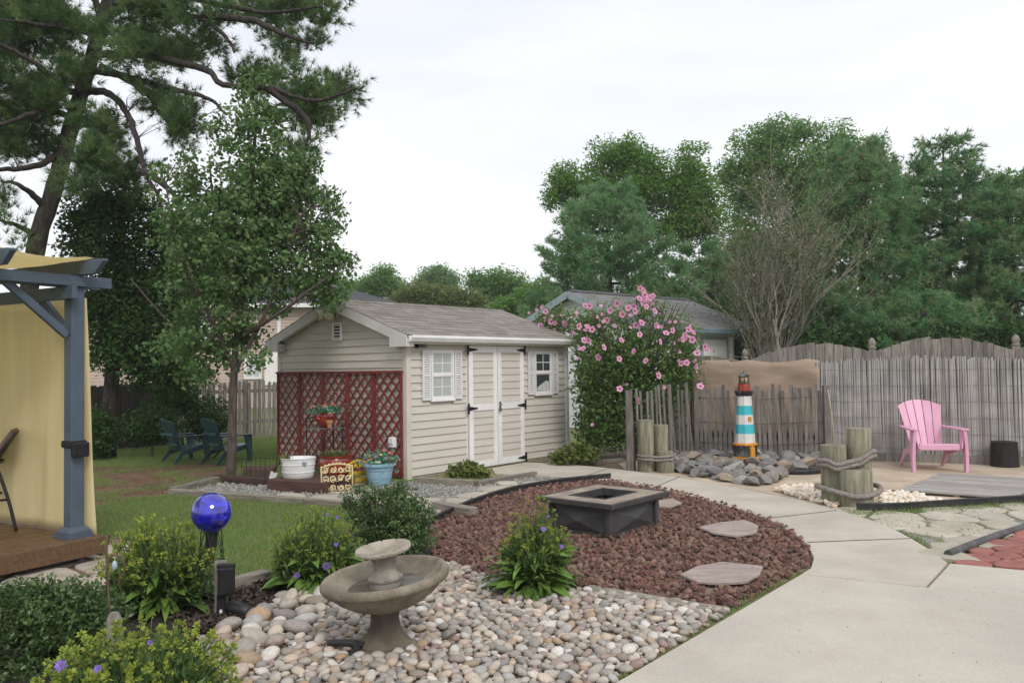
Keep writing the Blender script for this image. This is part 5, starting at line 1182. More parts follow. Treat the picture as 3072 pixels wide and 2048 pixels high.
# ornate cast panels
def ornate(label, loc, rz, w, h, m, seed, tilt):
    t = thing('ornate_panel', label, 'ornament', loc, 0, 'ornate cast panels'); t.rotation_euler = (tilt, 0, rz)
    r3 = random.Random(seed); b = MB()
    def arch(x): return h * (.80 + .20 * math.cos(x / w * 2.2))
    P = [(-w/2, 0, 0.01)] + [(-w/2 + w*i/10, 0, arch(-w/2 + w*i/10)) for i in range(11)] + [(w/2, 0, .01)]
    b.tube(P, .011, 7); b.tube([(-w/2, 0, .012), (w/2, 0, .012)], .011, 7); b = b.obj('frame', m, t, True)
    for i in range(9):
        x = -w/2 + w*i/8; MB().lathe([(0,-.014),(.013,-.007),(.013,.007),(0,.014)], 8, (x, 0, arch(x) + .008)).obj('knob', m, t, True)
    gx, gy = 4, 3
    for i in range(gx):
        for j in range(gy):
            cx = -w/2 + (i + .5) * w / gx; cz = .02 + (j + .5) * (h * .9) / gy
            if cz > arch(cx) - .03: continue
            R_ = min(w / gx, h / gy) * .45; s = r3.choice((-1, 1)); a0 = r3.uniform(0, 6.28)
            Pq = [(cx + R_*(1 - .75*k/14)*math.cos(a0 + s*k*.55), 0, cz + R_*(1 - .75*k/14)*math.sin(a0 + s*k*.55)) for k in range(15)]
            MB().tube(Pq, .0085, 6).obj('scroll', m, t, True)
            lf = MB(); lf.lathe([(0,-.022),(.011,-.01),(.014,.005),(0,.024)], 7, (0,0,0), sy=.5); lo = lf.obj('leaf', m, t, True); lo.location = (cx + r3.uniform(-1,1)*R_*.6, 0, cz + r3.uniform(-1,1)*R_*.6); lo.rotation_euler = (0, r3.uniform(0, 3), 0)
            MB().tube([(cx - R_, 0, cz - R_*.8), (cx, 0, cz + r3.uniform(-.02,.02)), (cx + R_, 0, cz + R_*.8*r3.choice((-1,1)))], .0075, 6).obj('vine', m, t, True)
    return t
cp_ = V(775, 1133); ornate('cream cast iron ornamental panel leaning by the timber step', (cp_.x, cp_.y, 0), math.radians(20), .37, .355, mat('cream paint', (.66,.55,.32), (.56,.46,.26), rough=.6, scale=8), 5, -.12)
yp = V(823, 1115); ornate('bright yellow cast ornamental panel beside the blue pot', (yp.x, yp.y + .05, 0), math.radians(38), .25, .31, mat('yellow paint', (.62,.42,.015), (.5,.33,.012), rough=.55, scale=8), 9, -.1)
# junk by the trellis left end: trowel, grey bin, brick
jb = V(600, 1105); jt = thing('hand_trowel', 'hand trowel with white blade leaning near the shed corner', 'trowel', (D(620,1090,10.9).x, 10.9, .0)); jt.rotation_euler = (.25, .35, .3)
MB().add([(-.045,0,.17),(.045,0,.17),(.04,-.006,.06),(0,0,0),(-.04,-.006,.06)], [(0,1,2,3,4)]).obj('blade', M_white, jt).modifiers.new('t','SOLIDIFY').thickness = .004
MB().tube([(0,0,.16),(0,0,.2),(0,0,.34)], [.008,.012,.017], 8).obj('handle', M_black, jt, True)
bn = D(598, 1085, 11.6); tag(MB().box(-.2,.2,-.13,.13,0,.14).obj('brick_stack', mat('old brick', (.14,.075,.06), (.09,.06,.05), rough=.9, scale=9), None, bevel=.01), 'pile of old dark bricks left of the white tub', 'bricks').location = (bn.x, bn.y, 0)
wf = MB()
for i in range(7): wf.tube([(-.2+i*.065,0,0),(-.2+i*.065,0,.3)], .004, 5)
for z_ in (.05,.17,.29): wf.tube([(-.2,0,z_),(.19,0,z_)], .004, 5)
wfo = wf.obj('wire_guard', M_gwire); wfo.location = (bn.x+.02, bn.y-.25, 0); tag(wfo, 'small green wire guard before the brick pile', 'wire guard')

# ================================================================== deck and pergola
DZ = .22
M_deck = mat('brown stained deck board', (.14, .078, .036), (.088, .05, .024), rough=.5, scale=5, stretch=(.5, 7, 7), detail=8, orand=.10, bump=.15, spec=.5)
M_blue = mat('slate blue paint', (.085, .115, .155), (.07, .095, .13), rough=.55, scale=4, detail=7, orand=.03)
M_tan = mat('tan canvas', (.90, .82, .58), (.87, .78, .52), rough=.9, scale=2.2, stretch=(5, 5, .5), detail=7, trans=.6, dirt=(.84,.70,.43), dirt_scale=1.0, dirt_amt=.5)
cn = V(232, 1229, DZ); cl = V(0, 1275, DZ); f1 = (cl - cn).to_2d().normalized(); f2 = Vector((f1.y, -f1.x))
if f2.x > 0: f2 = -f2
# local frame: x = along front edge toward camera (f1), y = back-left (f2)
Mdk = Matrix(((f1.x, f2.x, 0, cn.x), (f1.y, f2.y, 0, cn.y), (0, 0, 1, 0), (0, 0, 0, 1)))
det = f1.x * f2.y - f1.y * f2.x
def dk(name, label, cat):
    o = bpy.data.objects.new(name, None); COL.objects.link(o); o.matrix_world = Mdk if det > 0 else Mdk; return tag(o, label, cat)
# build with a proper right handed frame (x = f2 back-left, y = f1 toward camera) when needed
if det < 0: Mdk = Matrix(((f2.x, f1.x, 0, cn.x), (f2.y, f1.y, 0, cn.y), (0, 0, 1, 0), (0, 0, 0, 1)))
SWP = det < 0
def q3(a, c, z): return (c, a, z) if SWP else (a, c, z)      # a = along f1 (toward camera), c = along f2 (back-left)
def lbox(b, a0, a1, c0, c1, z0, z1):
    if SWP: return b.box(c0, c1, a0, a1, z0, z1)
    return b.box(a0, a1, c0, c1, z0, z1)
deck = dk('deck', 'low brown stained timber deck under the pergola', 'deck')
DA, DC = 3.4, 3.2; nb = 23
for i in range(nb): lbox(MB(), .0, DA, .012 + i * DC / nb, .012 + (i + 1) * DC / nb - .005, DZ - .026, DZ + random.uniform(-.001, .001)).obj('plank', M_deck, deck, bevel=.004)
lbox(MB(), .0, DA, -.022, .010, DZ - .138, DZ - .004).obj('fascia', M_deck, deck, bevel=.004); lbox(MB(), -.026, -.001, -.022, DC, DZ - .16, DZ - .004).obj('fascia', M_deck, deck, bevel=.004)
for a in (.25, 1.6, 2.9):
    for c in (.25, 1.6, 2.9): lbox(MB(), a-.1, a+.1, c-.1, c+.1, 0, DZ - .03).obj('pier', M_tie, deck)
pg = dk('pergola', 'slate blue pergola with tan canvas roof over the deck', 'pergola')
PT = 2.29; pw_ = .108
for (a, c) in ((.13, .15), (3.2, .15), (.13, 2.95), (3.2, 2.95)):
    p_ = lbox(MB(), a-pw_/2, a+pw_/2, c-pw_/2, c+pw_/2, DZ, PT).obj('post', M_blue, pg, bevel=.008)
    b = MB()
    for (w_, z0, z1) in ((.105, 0, .03), (.092, .03, .05)): lbox(b, a-w_, a+w_, c-w_, c+w_, DZ+z0+.0005, DZ+z1)
    v0 = [q3(a+i*.088, c+j*.088, DZ+.05) for i, j in ((-1,-1),(1,-1),(1,1),(-1,1))] + [q3(a+i*.058, c+j*.058, DZ+.085) for i, j in ((-1,-1),(1,-1),(1,1),(-1,1))]
    b.add(v0, [(0,1,5,4),(1,2,6,5),(2,3,7,6),(3,0,4,7)]); b.obj('post_base', M_blue, p_)
def beam_ends(b, p, q, w, h): return b.beam(p, q, w, h)
for c in (.15 - .075, .15 + .075): MB().beam(q3(-.13, c, PT-.065), q3(3.5, c, PT-.065), .035, .085).obj('beam', M_blue, pg, bevel=.004)
for a in (.13 + .09,): MB().beam(q3(a, .0, PT-.16), q3(a, 3.2, PT-.16), .045, .10).obj('side_beam', M_blue, pg, bevel=.004)
for a in (.13, .82, 1.5, 2.2, 2.9):
    # rafters with a notched, tapered tail
    b = MB(); pr_ = [(-.25, PT+.09), (-.25, PT+.075), (-.14, PT-.015), (3.4, PT-.015), (3.4, PT+.095), (-.20, PT+.095)]
    n6 = len(pr_); vv_ = [q3(a-.022, c, z) for c, z in pr_] + [q3(a+.022, c, z) for c, z in pr_]
    b.add(vv_, [tuple(range(n6)), tuple(range(2*n6-1, n6-1, -1))] + [(i, n6+i, n6+(i+1) % n6, (i+1) % n6) for i in range(n6)]); b.obj('rafter', M_blue, pg)
MB().beam(q3(.19, .15, 1.80), q3(.66, .15, 2.19), .04, .06).obj('brace', M_blue, pg, bevel=.004); MB().beam(q3(.13, .21, 1.80), q3(.13, .62, 2.13), .045, .075).obj('brace', M_blue, pg, bevel=.004)
# canvas roof, sagging between the rafters
cv = MB(); NU, NV = 48, 16
for j in range(NV + 1):
    for i in range(NU + 1):
        a = .1 + 3.1 * i / NU; c = -.05 + 3.3 * j / NV; cv.v.append(q3(a, c, PT + .115 - .035 * abs(math.sin(math.pi * (a - .13) / .69)) - .02 * math.sin(c * 3)))
for j in range(NV):
    for i in range(NU): k = j*(NU+1)+i; cv.f.append((k, k+1, k+NU+2, k+NU+1))
cvo = cv.obj('canvas_roof', M_tan, pg, True); cvo.modifiers.new('t', 'SOLIDIFY').thickness = .003
# curtain down the side
ct_ = dk('curtain', 'tan canvas curtain hanging down the side of the pergola', 'curtain'); cu = MB(); NU, NV = 90, 24
for j in range(NV + 1):
    for i in range(NU + 1):
        u, v_ = i / NU, j / NV; c = .015 + .09 * v_ * (1 - u) + 3.0 * u; fold = .030 * math.sin(u * 40 + math.sin(v_ * 3) * .6) * (.4 + .6 * (1 - v_)) + .018 * math.sin(u * 17 + 1) + .006 * math.sin(u * 90 + v_ * 7)
        cu.v.append(q3(.045 + fold * .6 - .03 * (1 - v_) * (u < .05), c, DZ + .012 + (PT - .2 - DZ) * v_))
for j in range(NV):
    for i in range(NU): k = j*(NU+1)+i; cu.f.append((k, k+1, k+NU+2, k+NU+1))
cuo = cu.obj('cloth', M_tan, ct_, True); cuo.modifiers.new('t', 'SOLIDIFY').thickness = .003
sb = dk('tie_back', 'black strap bracket fixed round the blue pergola post', 'bracket'); zs = .22 + .70
lbox(MB(), .13-.068, .13+.068, .15-.068, .15+.068, zs, zs+.055).obj('band', M_black, sb, bevel=.008); lbox(MB(), .13-.05, .13+.075, .15-.13, .15-.068, zs-.07, zs+.045).obj('box', M_black, sb, bevel=.01)
# bar chair at the picture edge
bc0 = V(37, 1219, DZ); bc = thing('patio_chair', 'dark metal sling chair cut off by the left edge on the deck', 'chair', bc0, 0)
M_bar = mat('dark bronze frame', (.025, .02, .018), rough=.45); M_sling = mat('taupe sling', (.16, .125, .10), rough=.8)
ptop, pmid, prail = D(34, 992, bc0.y) - bc0, D(-10, 1068, bc0.y) - bc0, D(19, 1147, bc0.y) - bc0
back_ = Vector((-.20, .46, 0)); left_ = Vector((-.46, -.20, 0))
for o_ in (Vector((0, 0, 0)), back_):
    MB().tube(smooth_path_([o_, o_ + prail, o_ + pmid, o_ + pmid + Vector((-.05, 0, .02))]), .014, 8).obj('rear_leg', M_bar, bc, True)
    MB().tube([o_ + pmid + Vector((-.06, 0, -.02)), o_ + ptop], .013, 8).obj('back_post', M_bar, bc, True)
    MB().tube([o_ + left_, o_ + left_ * .92 + Vector((0, 0, pmid.z))], .014, 8).obj('front_leg', M_bar, bc, True)
    MB().tube([o_ + prail, o_ + left_ + Vector((0, 0, prail.z))], .010, 7).obj('foot_rail', M_bar, bc, True)
    MB().tube([o_ + pmid, o_ + left_ * .92 + Vector((0, 0, pmid.z))], .012, 7).obj('seat_rail', M_bar, bc, True)
b = MB(); b.add([pmid + Vector((0,0,.01)), pmid + back_ + Vector((0,0,.01)), left_ * .92 + back_ + Vector((0,0,pmid.z+.01)), left_ * .92 + Vector((0,0,pmid.z+.01))], [(0,1,2,3)]); b.obj('seat', M_sling, bc).modifiers.new('t', 'SOLIDIFY').thickness = .02
b = MB(); b.add([pmid + Vector((-.05,0,0)), pmid + back_ + Vector((-.05,0,0)), ptop + back_, ptop], [(0,1,2,3)]); b.obj('backrest', M_sling, bc).modifiers.new('t', 'SOLIDIFY').thickness = .035
# ================================================================== vegetation
def nrm(a): return a / (np.linalg.norm(a, axis=-1, keepdims=True) + 1e-9)
def leaf_arrays(C, rg, size, aspect=.55, up=.5, fold=.25, dirs=None, rnd=None):
    """one folded quad per leaf"""
    n = len(C); nv = nrm(rg.normal(size=(n, 3)) + np.array([0, 0, up])); t = rg.normal(size=(n, 3)) if dirs is None else dirs + rg.normal(size=(n, 3)) * .45
    t = nrm(t - nv * (t * nv).sum(1, keepdims=True)); s = np.cross(nv, t)
    L_ = (size * rg.uniform(.65, 1.25, n))[:, None]; W = L_ * aspect
    v = np.stack([C - t * L_ * .5, C + s * W * .5 + nv * L_ * fold * .4 - t * L_ * .06, C + t * L_ * .5 - nv * L_ * .08, C - s * W * .5 + nv * L_ * fold * .4 - t * L_ * .06], 1).reshape(-1, 3)
    r = np.repeat(rg.random(n) if rnd is None else rnd, 4)
    return v, np.arange(n * 4).reshape(-1, 4), r
def needle_arrays(C, Dr, rg, K, length, width, spread=.75, rnd=None):
    n = len(C); base = np.repeat(C, K, 0); d = nrm(np.repeat(Dr, K, 0) + rg.normal(size=(n * K, 3)) * spread)
    L_ = (length * rg.uniform(.6, 1.15, n * K))[:, None]; s = nrm(np.cross(d, rg.normal(size=(n * K, 3)))) * width * .5
    v = np.stack([base - s, base + s, base + d * L_], 1).reshape(-1, 3)
    r0 = rg.random(n) if rnd is None else rnd
    r = np.repeat(np.clip(np.repeat(r0, K) + rg.normal(0, .1, n * K), 0, 1), 3)
    return v, np.arange(n * K * 3).reshape(-1, 3), r
def lobes3(lobes, depth):
    """picture lobes (x, y, rx, ry[, dy]) -> centres and radii of real ellipsoids"""
    C, R = [], []
    for l in lobes:
        d = depth + (l[4] if len(l) > 4 else 0); c = D(l[0], l[1], d); C.append(c[:]); a, b = l[2] * d / FV, l[3] * d / FV; R.append((a, (a + b) * .5, b))
    return np.array(C), np.array(R)
def in_lobes(C, R, n, rg, shell=.45):
    w = R[:, 0] * R[:, 2]; k = rg.choice(len(C), n, p=w / w.sum()); d = nrm(rg.normal(size=(n, 3))); r = rg.random(n) ** shell
    return C[k] + d * r[:, None] * R[k], k, d
def twigs(b, nodes, targets, rg, r0=.012, lift=.1, n=3, maxl=.9):
    nodes = np.array(nodes)
    for t in targets:
        if ((nodes - t)**2).sum(1).min() > maxl**2: continue
        dd = ((nodes - t)**2).sum(1) + np.maximum(0, nodes[:, 2] - t[2] + .2) * .6; i = np.argmin(dd); a = nodes[i]; m = (a + t) / 2 + np.array([rg.normal(0, .05), rg.normal(0, .05), lift * np.linalg.norm(t - a)])
        b.tube([a, m, t], [r0, r0 * .7, r0 * .3], n, cap=False)
def limb_nodes(paths, k=8):
    out = []
    for P in paths:
        P = [np.array(p) for p in P]
        for i in range(len(P) - 1):
            for j in range(k): out.append(P[i] + (P[i+1] - P[i]) * j / k)
        out.append(P[-1])
    return out
def smooth_path(P, k=5):
    P = [Vector(p) for p in P]; Q = []
    for i in range(len(P) - 1):
        p0, p1, p2, p3 = P[max(i-1, 0)], P[i], P[i+1], P[min(i+2, len(P)-1)]
        for j in range(k):
            t = j / k; Q.append(.5*((2*p1)+(p2-p0)*t+(2*p0-5*p1+4*p2-p3)*t*t+(3*p1-p0-3*p2+p3)*t**3))
    return Q + [P[-1]]
M_bark_p = mat('pine bark', (.058, .048, .043), (.028, .023, .021), rough=.95, scale=9, stretch=(2, 2, .5), detail=8, bump=1, bscale=16)
M_bark_l = mat('grey brown bark', (.115, .092, .078), (.06, .048, .041), rough=.95, scale=10, stretch=(3, 3, .6), detail=8, bump=.7, bscale=20)
M_bark_g = mat('pale grey bark', (.37, .34, .30), (.24, .22, .19), rough=.95, scale=6, detail=6)
N_pine = ramp_mat('dark pine needles', [(0.056,0.1167,0.0509),(0.1146,0.2025,0.0788),(0.1912,0.2725,0.0927),(0.0816,0.1557,0.0788)], trans=0.35, rough=.55, spec=.1)
N_wp = ramp_mat('blue green pine needles', [(0.1268,0.3362,0.113),(0.2088,0.36,0.1625),(0.2833,0.36,0.2048),(0.164,0.36,0.1413)], trans=0.5, rough=.55, spec=.1)
N_wp2 = ramp_mat('green pine needles', [(0.0983,0.2527,0.1102),(0.1824,0.36,0.1543),(0.315,0.36,0.1838),(0.1335,0.318,0.1398)], trans=0.5, rough=.55, spec=.1)
L_pear = ramp_mat('pear leaves', [(0.0517,0.125,0.036),(0.092,0.1875,0.06),(0.1495,0.25,0.09),(0.207,0.3,0.126),(0.069,0.15,0.048)], trans=0.4, rough=.5, spec=.25)
L_map = ramp_mat('maple leaves', [(0.105,0.23,0.0468),(0.147,0.2875,0.0585),(0.189,0.3335,0.072),(0.126,0.253,0.0522)], trans=0.5, rough=.55, spec=.1)
L_map2 = ramp_mat('lighter maple leaves', [(0.1155,0.2415,0.0675),(0.1575,0.299,0.0855),(0.1995,0.345,0.1035),(0.1365,0.2645,0.0765)], trans=0.5, rough=.55, spec=.1)
L_dark = ramp_mat('dark evergreen leaves', [(0.0257,0.058,0.0216),(0.0472,0.1015,0.0324),(0.0815,0.1497,0.0432)], trans=0.25, rough=.5, spec=.1)
L_far = ramp_mat('far olive leaves', [(.14,.20,.07),(.18,.24,.08),(.21,.26,.09),(.12,.18,.065)], trans=0.45, rough=.6, spec=.1)
L_hib = ramp_mat('hibiscus leaves', [(0.0607,0.1215,0.0405),(0.1013,0.1823,0.0568),(0.152,0.243,0.0729),(0.2025,0.3,0.1013)], trans=0.45, rough=.5, spec=.1)

def leafy_tree(name, label, cat, base, trunk, lobes, depth, leafmat, rg, n_cl, per, size, sig, barkmat=M_bark_l, limbs=(), group=None, tr_r=.07, shell=.45, aspect=.55, twig=True, up=.5, holes=.0, twr=.012):
    t = thing(name, label, cat, base, 0, group); O = np.array(base[:])
    C, R = lobes3(lobes, depth); P, k, d = in_lobes(C, R, n_cl, rg, shell)
    b = MB(); paths = [smooth_path(trunk)] + [smooth_path(l) for l in limbs]
    for i, p in enumerate(paths):
        r0 = tr_r if i == 0 else tr_r * .5; n = len(p); b.tube([q - Vector(O) for q in p], [r0 * (1 - .75 * j / (n - 1)) for j in range(n)], 10 if i == 0 else 6)
    if twig: twigs(b, [np.array(q[:]) - O for p in paths for q in p], P[:: max(1, len(P) // 260)] - O, rg, twr)
    b.obj('trunk', barkmat, t, True)
    cr = rg.random(n_cl)
    LC = np.repeat(P, per, 0) + nrm(rg.normal(size=(n_cl * per, 3))) * (rg.random(n_cl * per) ** .45)[:, None] * sig * 1.75 * np.array([1, 1, .75]); rr = np.clip(np.repeat(cr, per) * .55 + rg.random(n_cl * per) * .5, 0, 1)
    v, f, r = leaf_arrays(LC - O, rg, size, aspect, up, rnd=rr)
    stuff(npmesh('crown', v, f, leafmat, t, False, r)); return t

g4 = np.random.default_rng(42)
# ---- tall pine on the left
z1s = .3613
PB = V(150, 1075); PB = Vector((D(70, 800, 13.0).x - .4, 13.0, 0)); PD = 13.0
def zz(x, y, d=PD): return D(x * z1s, y * z1s, d)
pine = thing('pine_tree', 'tall leaning pine with dark trunk and long needled boughs', 'tree', PB)
trunk = [PB, zz(215, 1650), zz(330, 1250), zz(440, 850), zz(520, 580), zz(590, 350), zz(660, 100), zz(720, -150), zz(760, -500), zz(800, -1000)]
limbs = [[zz(560,450), zz(700,465,12.7), zz(900,515,12.4), zz(1150,580,12.1), zz(1330,630,11.9), zz(1440,730,11.8)],
         [zz(560,585), zz(680,590,12.6), zz(790,690,12.3), zz(870,880,12.1), zz(920,1090,12.0), zz(1000,1240,11.9), zz(1020,1360,11.9)],
         [zz(920,1090,12.0), zz(1080,1210,11.8), zz(1180,1380,11.7)],
         [zz(690,120), zz(800,40,12.6), zz(1000,40,12.2), zz(1300,130,11.8), zz(1450,260,11.6), zz(1490,330,11.5)],
         [zz(690,60), zz(900,-40,12.5), zz(1300,10,12.0), zz(1700,80,11.6), zz(2050,40,11.3)],
         [zz(1300,100,11.8), zz(1600,130,11.5), zz(1800,220,11.3), zz(1990,280,11.2)],
         [zz(640,430), zz(900,560,12.8), zz(1020,720,12.9), zz(1150,860,13.0)],
         [zz(600,350), zz(900,350,12.3), zz(1300,440,11.8), zz(1420,540,11.6), zz(1700,560,11.3), zz(2000,640,11.1), zz(2250,560,11.0)],
         [zz(1700,560,11.3), zz(1950,760,11.2), zz(1950,930,11.2)],
         [zz(520,600), zz(400,560,12.6), zz(220,400,12.2), zz(40,300,12.0), zz(-150,260,11.8)],
         [zz(470,760), zz(300,700,12.5), zz(100,760,12.0), zz(-100,820,11.8)],
         [zz(400,960), zz(250,1050,12.7), zz(0,1080,12.4), zz(-200,1060,12.2)],
         [zz(620,220), zz(450,180,12.6), zz(200,150,12.2), zz(-100,120,11.9)],
         [zz(640,120), zz(560,-40,12.8), zz(300,-60,12.4), zz(0,40,12.2)],
         [zz(470,760), zz(580,780,13.3), zz(700,900,13.6), zz(780,1150,13.8)],
         [zz(400,1000), zz(600,1050,13.4), zz(760,1180,13.6)],
         [zz(240,1500), zz(120,1440,12.6), zz(0,1400,12.3)],
         [zz(300,1330), zz(200,1230,12.7), zz(100,1170,12.4), zz(0,1150,12.3)]]
b = MB(); n = len(trunk); tp_ = smooth_path(trunk, 6)
b.tube([q - PB for q in tp_], [.145 * (1 - .5 * j / len(tp_)) + .03 * math.sin(j * 2.1) * .2 for j in range(len(tp_))], 14)
nodes = []
for l in limbs:
    p = smooth_path(l, 6); m = len(p); p = [q + Vector(g4.normal(0, .007, 3)) for q in p]
    b.tube([q - PB for q in p], [.058 * (1 - .8 * j / (m - 1)) + .006 for j in range(m)], 6); nodes += [np.array(q[:]) for q in p[2:]]
lob = [(150,80,260,110),(300,170,260,70),(80,200,140,90),(450,200,150,50),(60,330,130,90),(300,330,180,55),(420,430,90,50),(100,540,170,60),(230,600,110,50),
       (150,760,200,140),(300,680,110,70),(120,950,170,90),(330,960,60,60),(1050,50,240,70),(1250,120,200,60),(1000,130,160,60),(1650,120,240,55),(1900,80,190,85),(2060,60,90,85),(1750,240,70,70),(1800,330,55,90),(1970,275,90,40),
       (1050,330,210,110),(850,350,170,80),(720,230,150,60),(1150,400,110,50),(1320,300,110,70),(1050,650,140,70),(920,610,100,50),(1150,780,90,90),(1170,880,80,70),
       (1700,540,160,55),(1850,500,60,40),(1950,620,140,75),(2150,590,120,80),(2000,760,140,85),(1880,700,100,70),(1930,930,80,60),(1560,500,120,60),
       (640,800,100,90),(700,910,100,80),(620,1080,140,110),(780,1170,110,85),(880,1100,80,60),(560,1000,90,60),(20,1270,50,50),(500,1200,100,80),
       (-120,100,160,200),(-150,450,160,160),(-130,850,150,150),(700,-120,300,90),(1200,-120,350,80),(300,-120,350,90),(1700,-60,250,60),(60,1420,60,25),(120,1560,50,30),(480,480,90,50),(380,560,80,60)]
lob = [(x * z1s, y * z1s, rx * z1s, ry * z1s, g4.uniform(-.5, 1.4)) for x, y, rx, ry in lob]
C, R = lobes3(lob, 12.3); NCL = 2300; Pc, k, dd = in_lobes(C, R, NCL, g4, .5)
twigs(b, [q - np.array(PB[:]) for q in nodes], Pc[::2] - np.array(PB[:]), g4, .006, .05, 3, .5)
b.obj('trunk', M_bark_p, pine, True)
outd = nrm(Pc - (C[k] - np.array([0, 0, .1]))) * .6 + np.array([0, 0, .45]) + g4.normal(size=(NCL, 3)) * .45; outd = nrm(outd)
NT = 6; s = np.linspace(-.02, .24, NT); TC = (Pc[:, None, :] + outd[:, None, :] * s[None, :, None] + g4.normal(size=(NCL, NT, 3)) * .055).reshape(-1, 3); TD = np.repeat(outd, NT, 0)
v, f, r = needle_arrays(TC - np.array(PB[:]), TD, g4, 24, .155, .0085, .62, np.repeat(g4.random(NCL), NT))
stuff(npmesh('needles', v, f, N_pine, pine, False, r))

# ---- leafy pear tree in front of it
pb = V(531, 1101); pd_ = pb.y
pt = [pb, D(533,1000,pd_), D(536,900,pd_), D(538,850,pd_), D(545,760,pd_), D(560,640,pd_), D(575,480,pd_), D(585,330,pd_), D(590,220,pd_)]
lm_ = [[D(540,860,pd_), D(500,760,pd_-.2), D(450,660,pd_-.4), D(400,520,pd_-.4), D(380,420,pd_-.3)], [D(540,850,pd_), D(600,740,pd_-.2), D(650,620,pd_-.3), D(690,500,pd_-.3), D(740,470,pd_-.3)], [D(545,780,pd_), D(640,720,pd_-.5), D(720,660,pd_-.7), D(780,620,pd_-.8)], [D(540,830,pd_), D(450,790,pd_+.3), D(370,720,pd_+.6), D(300,640,pd_+.7)], [D(560,640,pd_), D(500,520,pd_+.4), D(480,360,pd_+.5)], [D(565,600,pd_), D(640,480,pd_+.4), D(680,360,pd_+.4)]]
pl = [(580,215,40,50),(570,300,100,80),(600,400,120,100),(665,480,105,95),(430,430,80,80),(490,530,140,110),(650,590,125,105),(725,570,55,100),(762,465,28,40),(770,530,30,60),(510,680,155,95),(680,665,70,42),(745,640,50,50),(440,780,105,75),(550,790,90,65),(540,560,160,140),(590,480,130,130),(680,380,50,60),(790,600,25,35),(460,860,60,40),(775,585,35,25),(802,615,16,22),(760,690,35,30),(690,430,40,40),(640,270,35,40)]
leafy_tree('pear_tree', 'leafy green tree with slim trunk left of the shed', 'tree', pb, pt, pl, pd_, L_pear, g4, 1200, 22, .078, .095, M_bark_l, lm_, tr_r=.072, shell=.55, aspect=.62, up=.2, twr=.007)

# ---- dark evergreen behind, understory in the shade
eb = Vector((-7.1, 14.3, 0))
leafy_tree('evergreen_tree', 'dark dense evergreen behind the leafy tree and pergola post', 'tree', eb, [eb, eb + Vector((.1,0,1.5)), eb + Vector((.2,0,3)), eb + Vector((.3,0,4.5))],
    [(195,500,45,60),(170,560,30,45),(235,460,55,50),(235,490,50,50),(300,480,75,65),(205,570,35,60),(370,540,70,70),(270,570,80,90),(260,660,80,90),(300,740,110,90),(250,800,60,60),(340,820,110,70),(400,740,80,90),(330,640,100,80),(420,640,80,80),(390,860,90,50),(230,700,40,80),(450,560,70,80)], 14.2, L_dark, g4, 2400, 16, .085, .14, M_bark_p, tr_r=.16, shell=.55, aspect=.5)
for lb, cx, rx, ry, cyy, dpt, sd in (('shadowy rounded shrub before the dark fence', 350, 70, 45, 970, 14.3, 1), ('small dark shrub at the fence left of the chairs', 230, 30, 60, 990, 14.0, 2), ('shaded shrub behind the two green chairs', 480, 55, 50, 955, 15.6, 3), ('dim shrub growing through the picket fence', 420, 60, 50, 900, 15.9, 4)):
    sbp = D(cx, 1020, dpt); sbp.z = 0
    leafy_tree('shade_shrub', lb, 'shrub', sbp, [sbp, sbp + Vector((0,0,.35)), sbp + Vector((.05,0,.7))], [(cx, cyy, rx, ry), (cx - rx*.4, cyy + ry*.5, rx*.7, ry*.7), (cx + rx*.4, cyy + ry*.6, rx*.7, ry*.6)], dpt, L_dark, np.random.default_rng(sd), 260, 14, .06, .08, M_bark_l, (), 'shrubs along the back fence', tr_r=.03, twig=False)

# ---- white pines on the right
def white_pine(name, label, base, H, Rm, seed, mat_, z0=.6, prof=.75, nw=20, nl=6, needle=.17, width=.03, K=9, flat=1.0, group=None, tilt=.12, dens=1.0):
    rgp = np.random.default_rng(seed); t = thing(name, label, 'tree', base, 0, group); b = MB()
    b.tube([(0,0,0), (.05,0,H*.4), (.0,.05,H*.8), (0,0,H)], [.02*H+.05, .015*H+.03, .05, .015], 10); TC, TD, TR = [], [], []
    for w in range(nw):
        z = z0 + (H * .98 - z0) * (w / (nw - 1)) + rgp.uniform(-.1, .1); tt = (z - z0) / (H - z0); Lr = Rm * (max(.03, 1 - tt) ** prof) * (.75 + .25 * min(1, tt * 5 + .4))
        a0 = rgp.uniform(0, 6.28); m = nl if tt < .85 else 4
        for i in range(m):
            a = a0 + i * 2 * math.pi / m + rgp.normal(0, .2); L_ = Lr * rgp.uniform(.7, 1.18) + .12; dirn = np.array([math.cos(a), math.sin(a), 0]); sd = np.array([-math.sin(a), math.cos(a), 0])
            pts = [np.array([0, 0, z]) + dirn * L_ * u + np.array([0, 0, (tilt * u - .10 * math.sin(u * 3.1) + .16 * u * u) * L_]) for u in (0, .35, .7, 1)]
            b.tube(pts, [.012 + .012 * L_, .01 + .007 * L_, .008, .004], 4, cap=False)
            nu = int((8 + L_ * 7) * dens)
            for _ in range(nu):
                u = rgp.uniform(.28, 1.0) ** .8; side = rgp.normal(0, .30) * L_ * (1.15 - u) * .8; p = np.array([0, 0, z]) + dirn * L_ * u + sd * side + np.array([0, 0, (tilt * u - .10 * math.sin(u * 3.1) + .16 * u * u) * L_ + rgp.normal(.03, .06)])
                od = nrm(dirn * .8 + sd * np.sign(side) * .4 + np.array([0, 0, .5 * flat]))
                cr = rgp.random()
                for q in range(4): TC.append(p + od * (.09 * q) + rgp.normal(0, .07, 3)); TD.append(od); TR.append(cr)
    b.obj('trunk', M_bark_p, t, True); v, f, r = needle_arrays(np.array(TC), np.array(TD), rgp, K, needle, width, .7, np.array(TR)); stuff(npmesh('needles', v, f, mat_, t, False, r)); return t
def at_(px, d): q = D(px, 800, d); return Vector((q.x, q.y, 0))
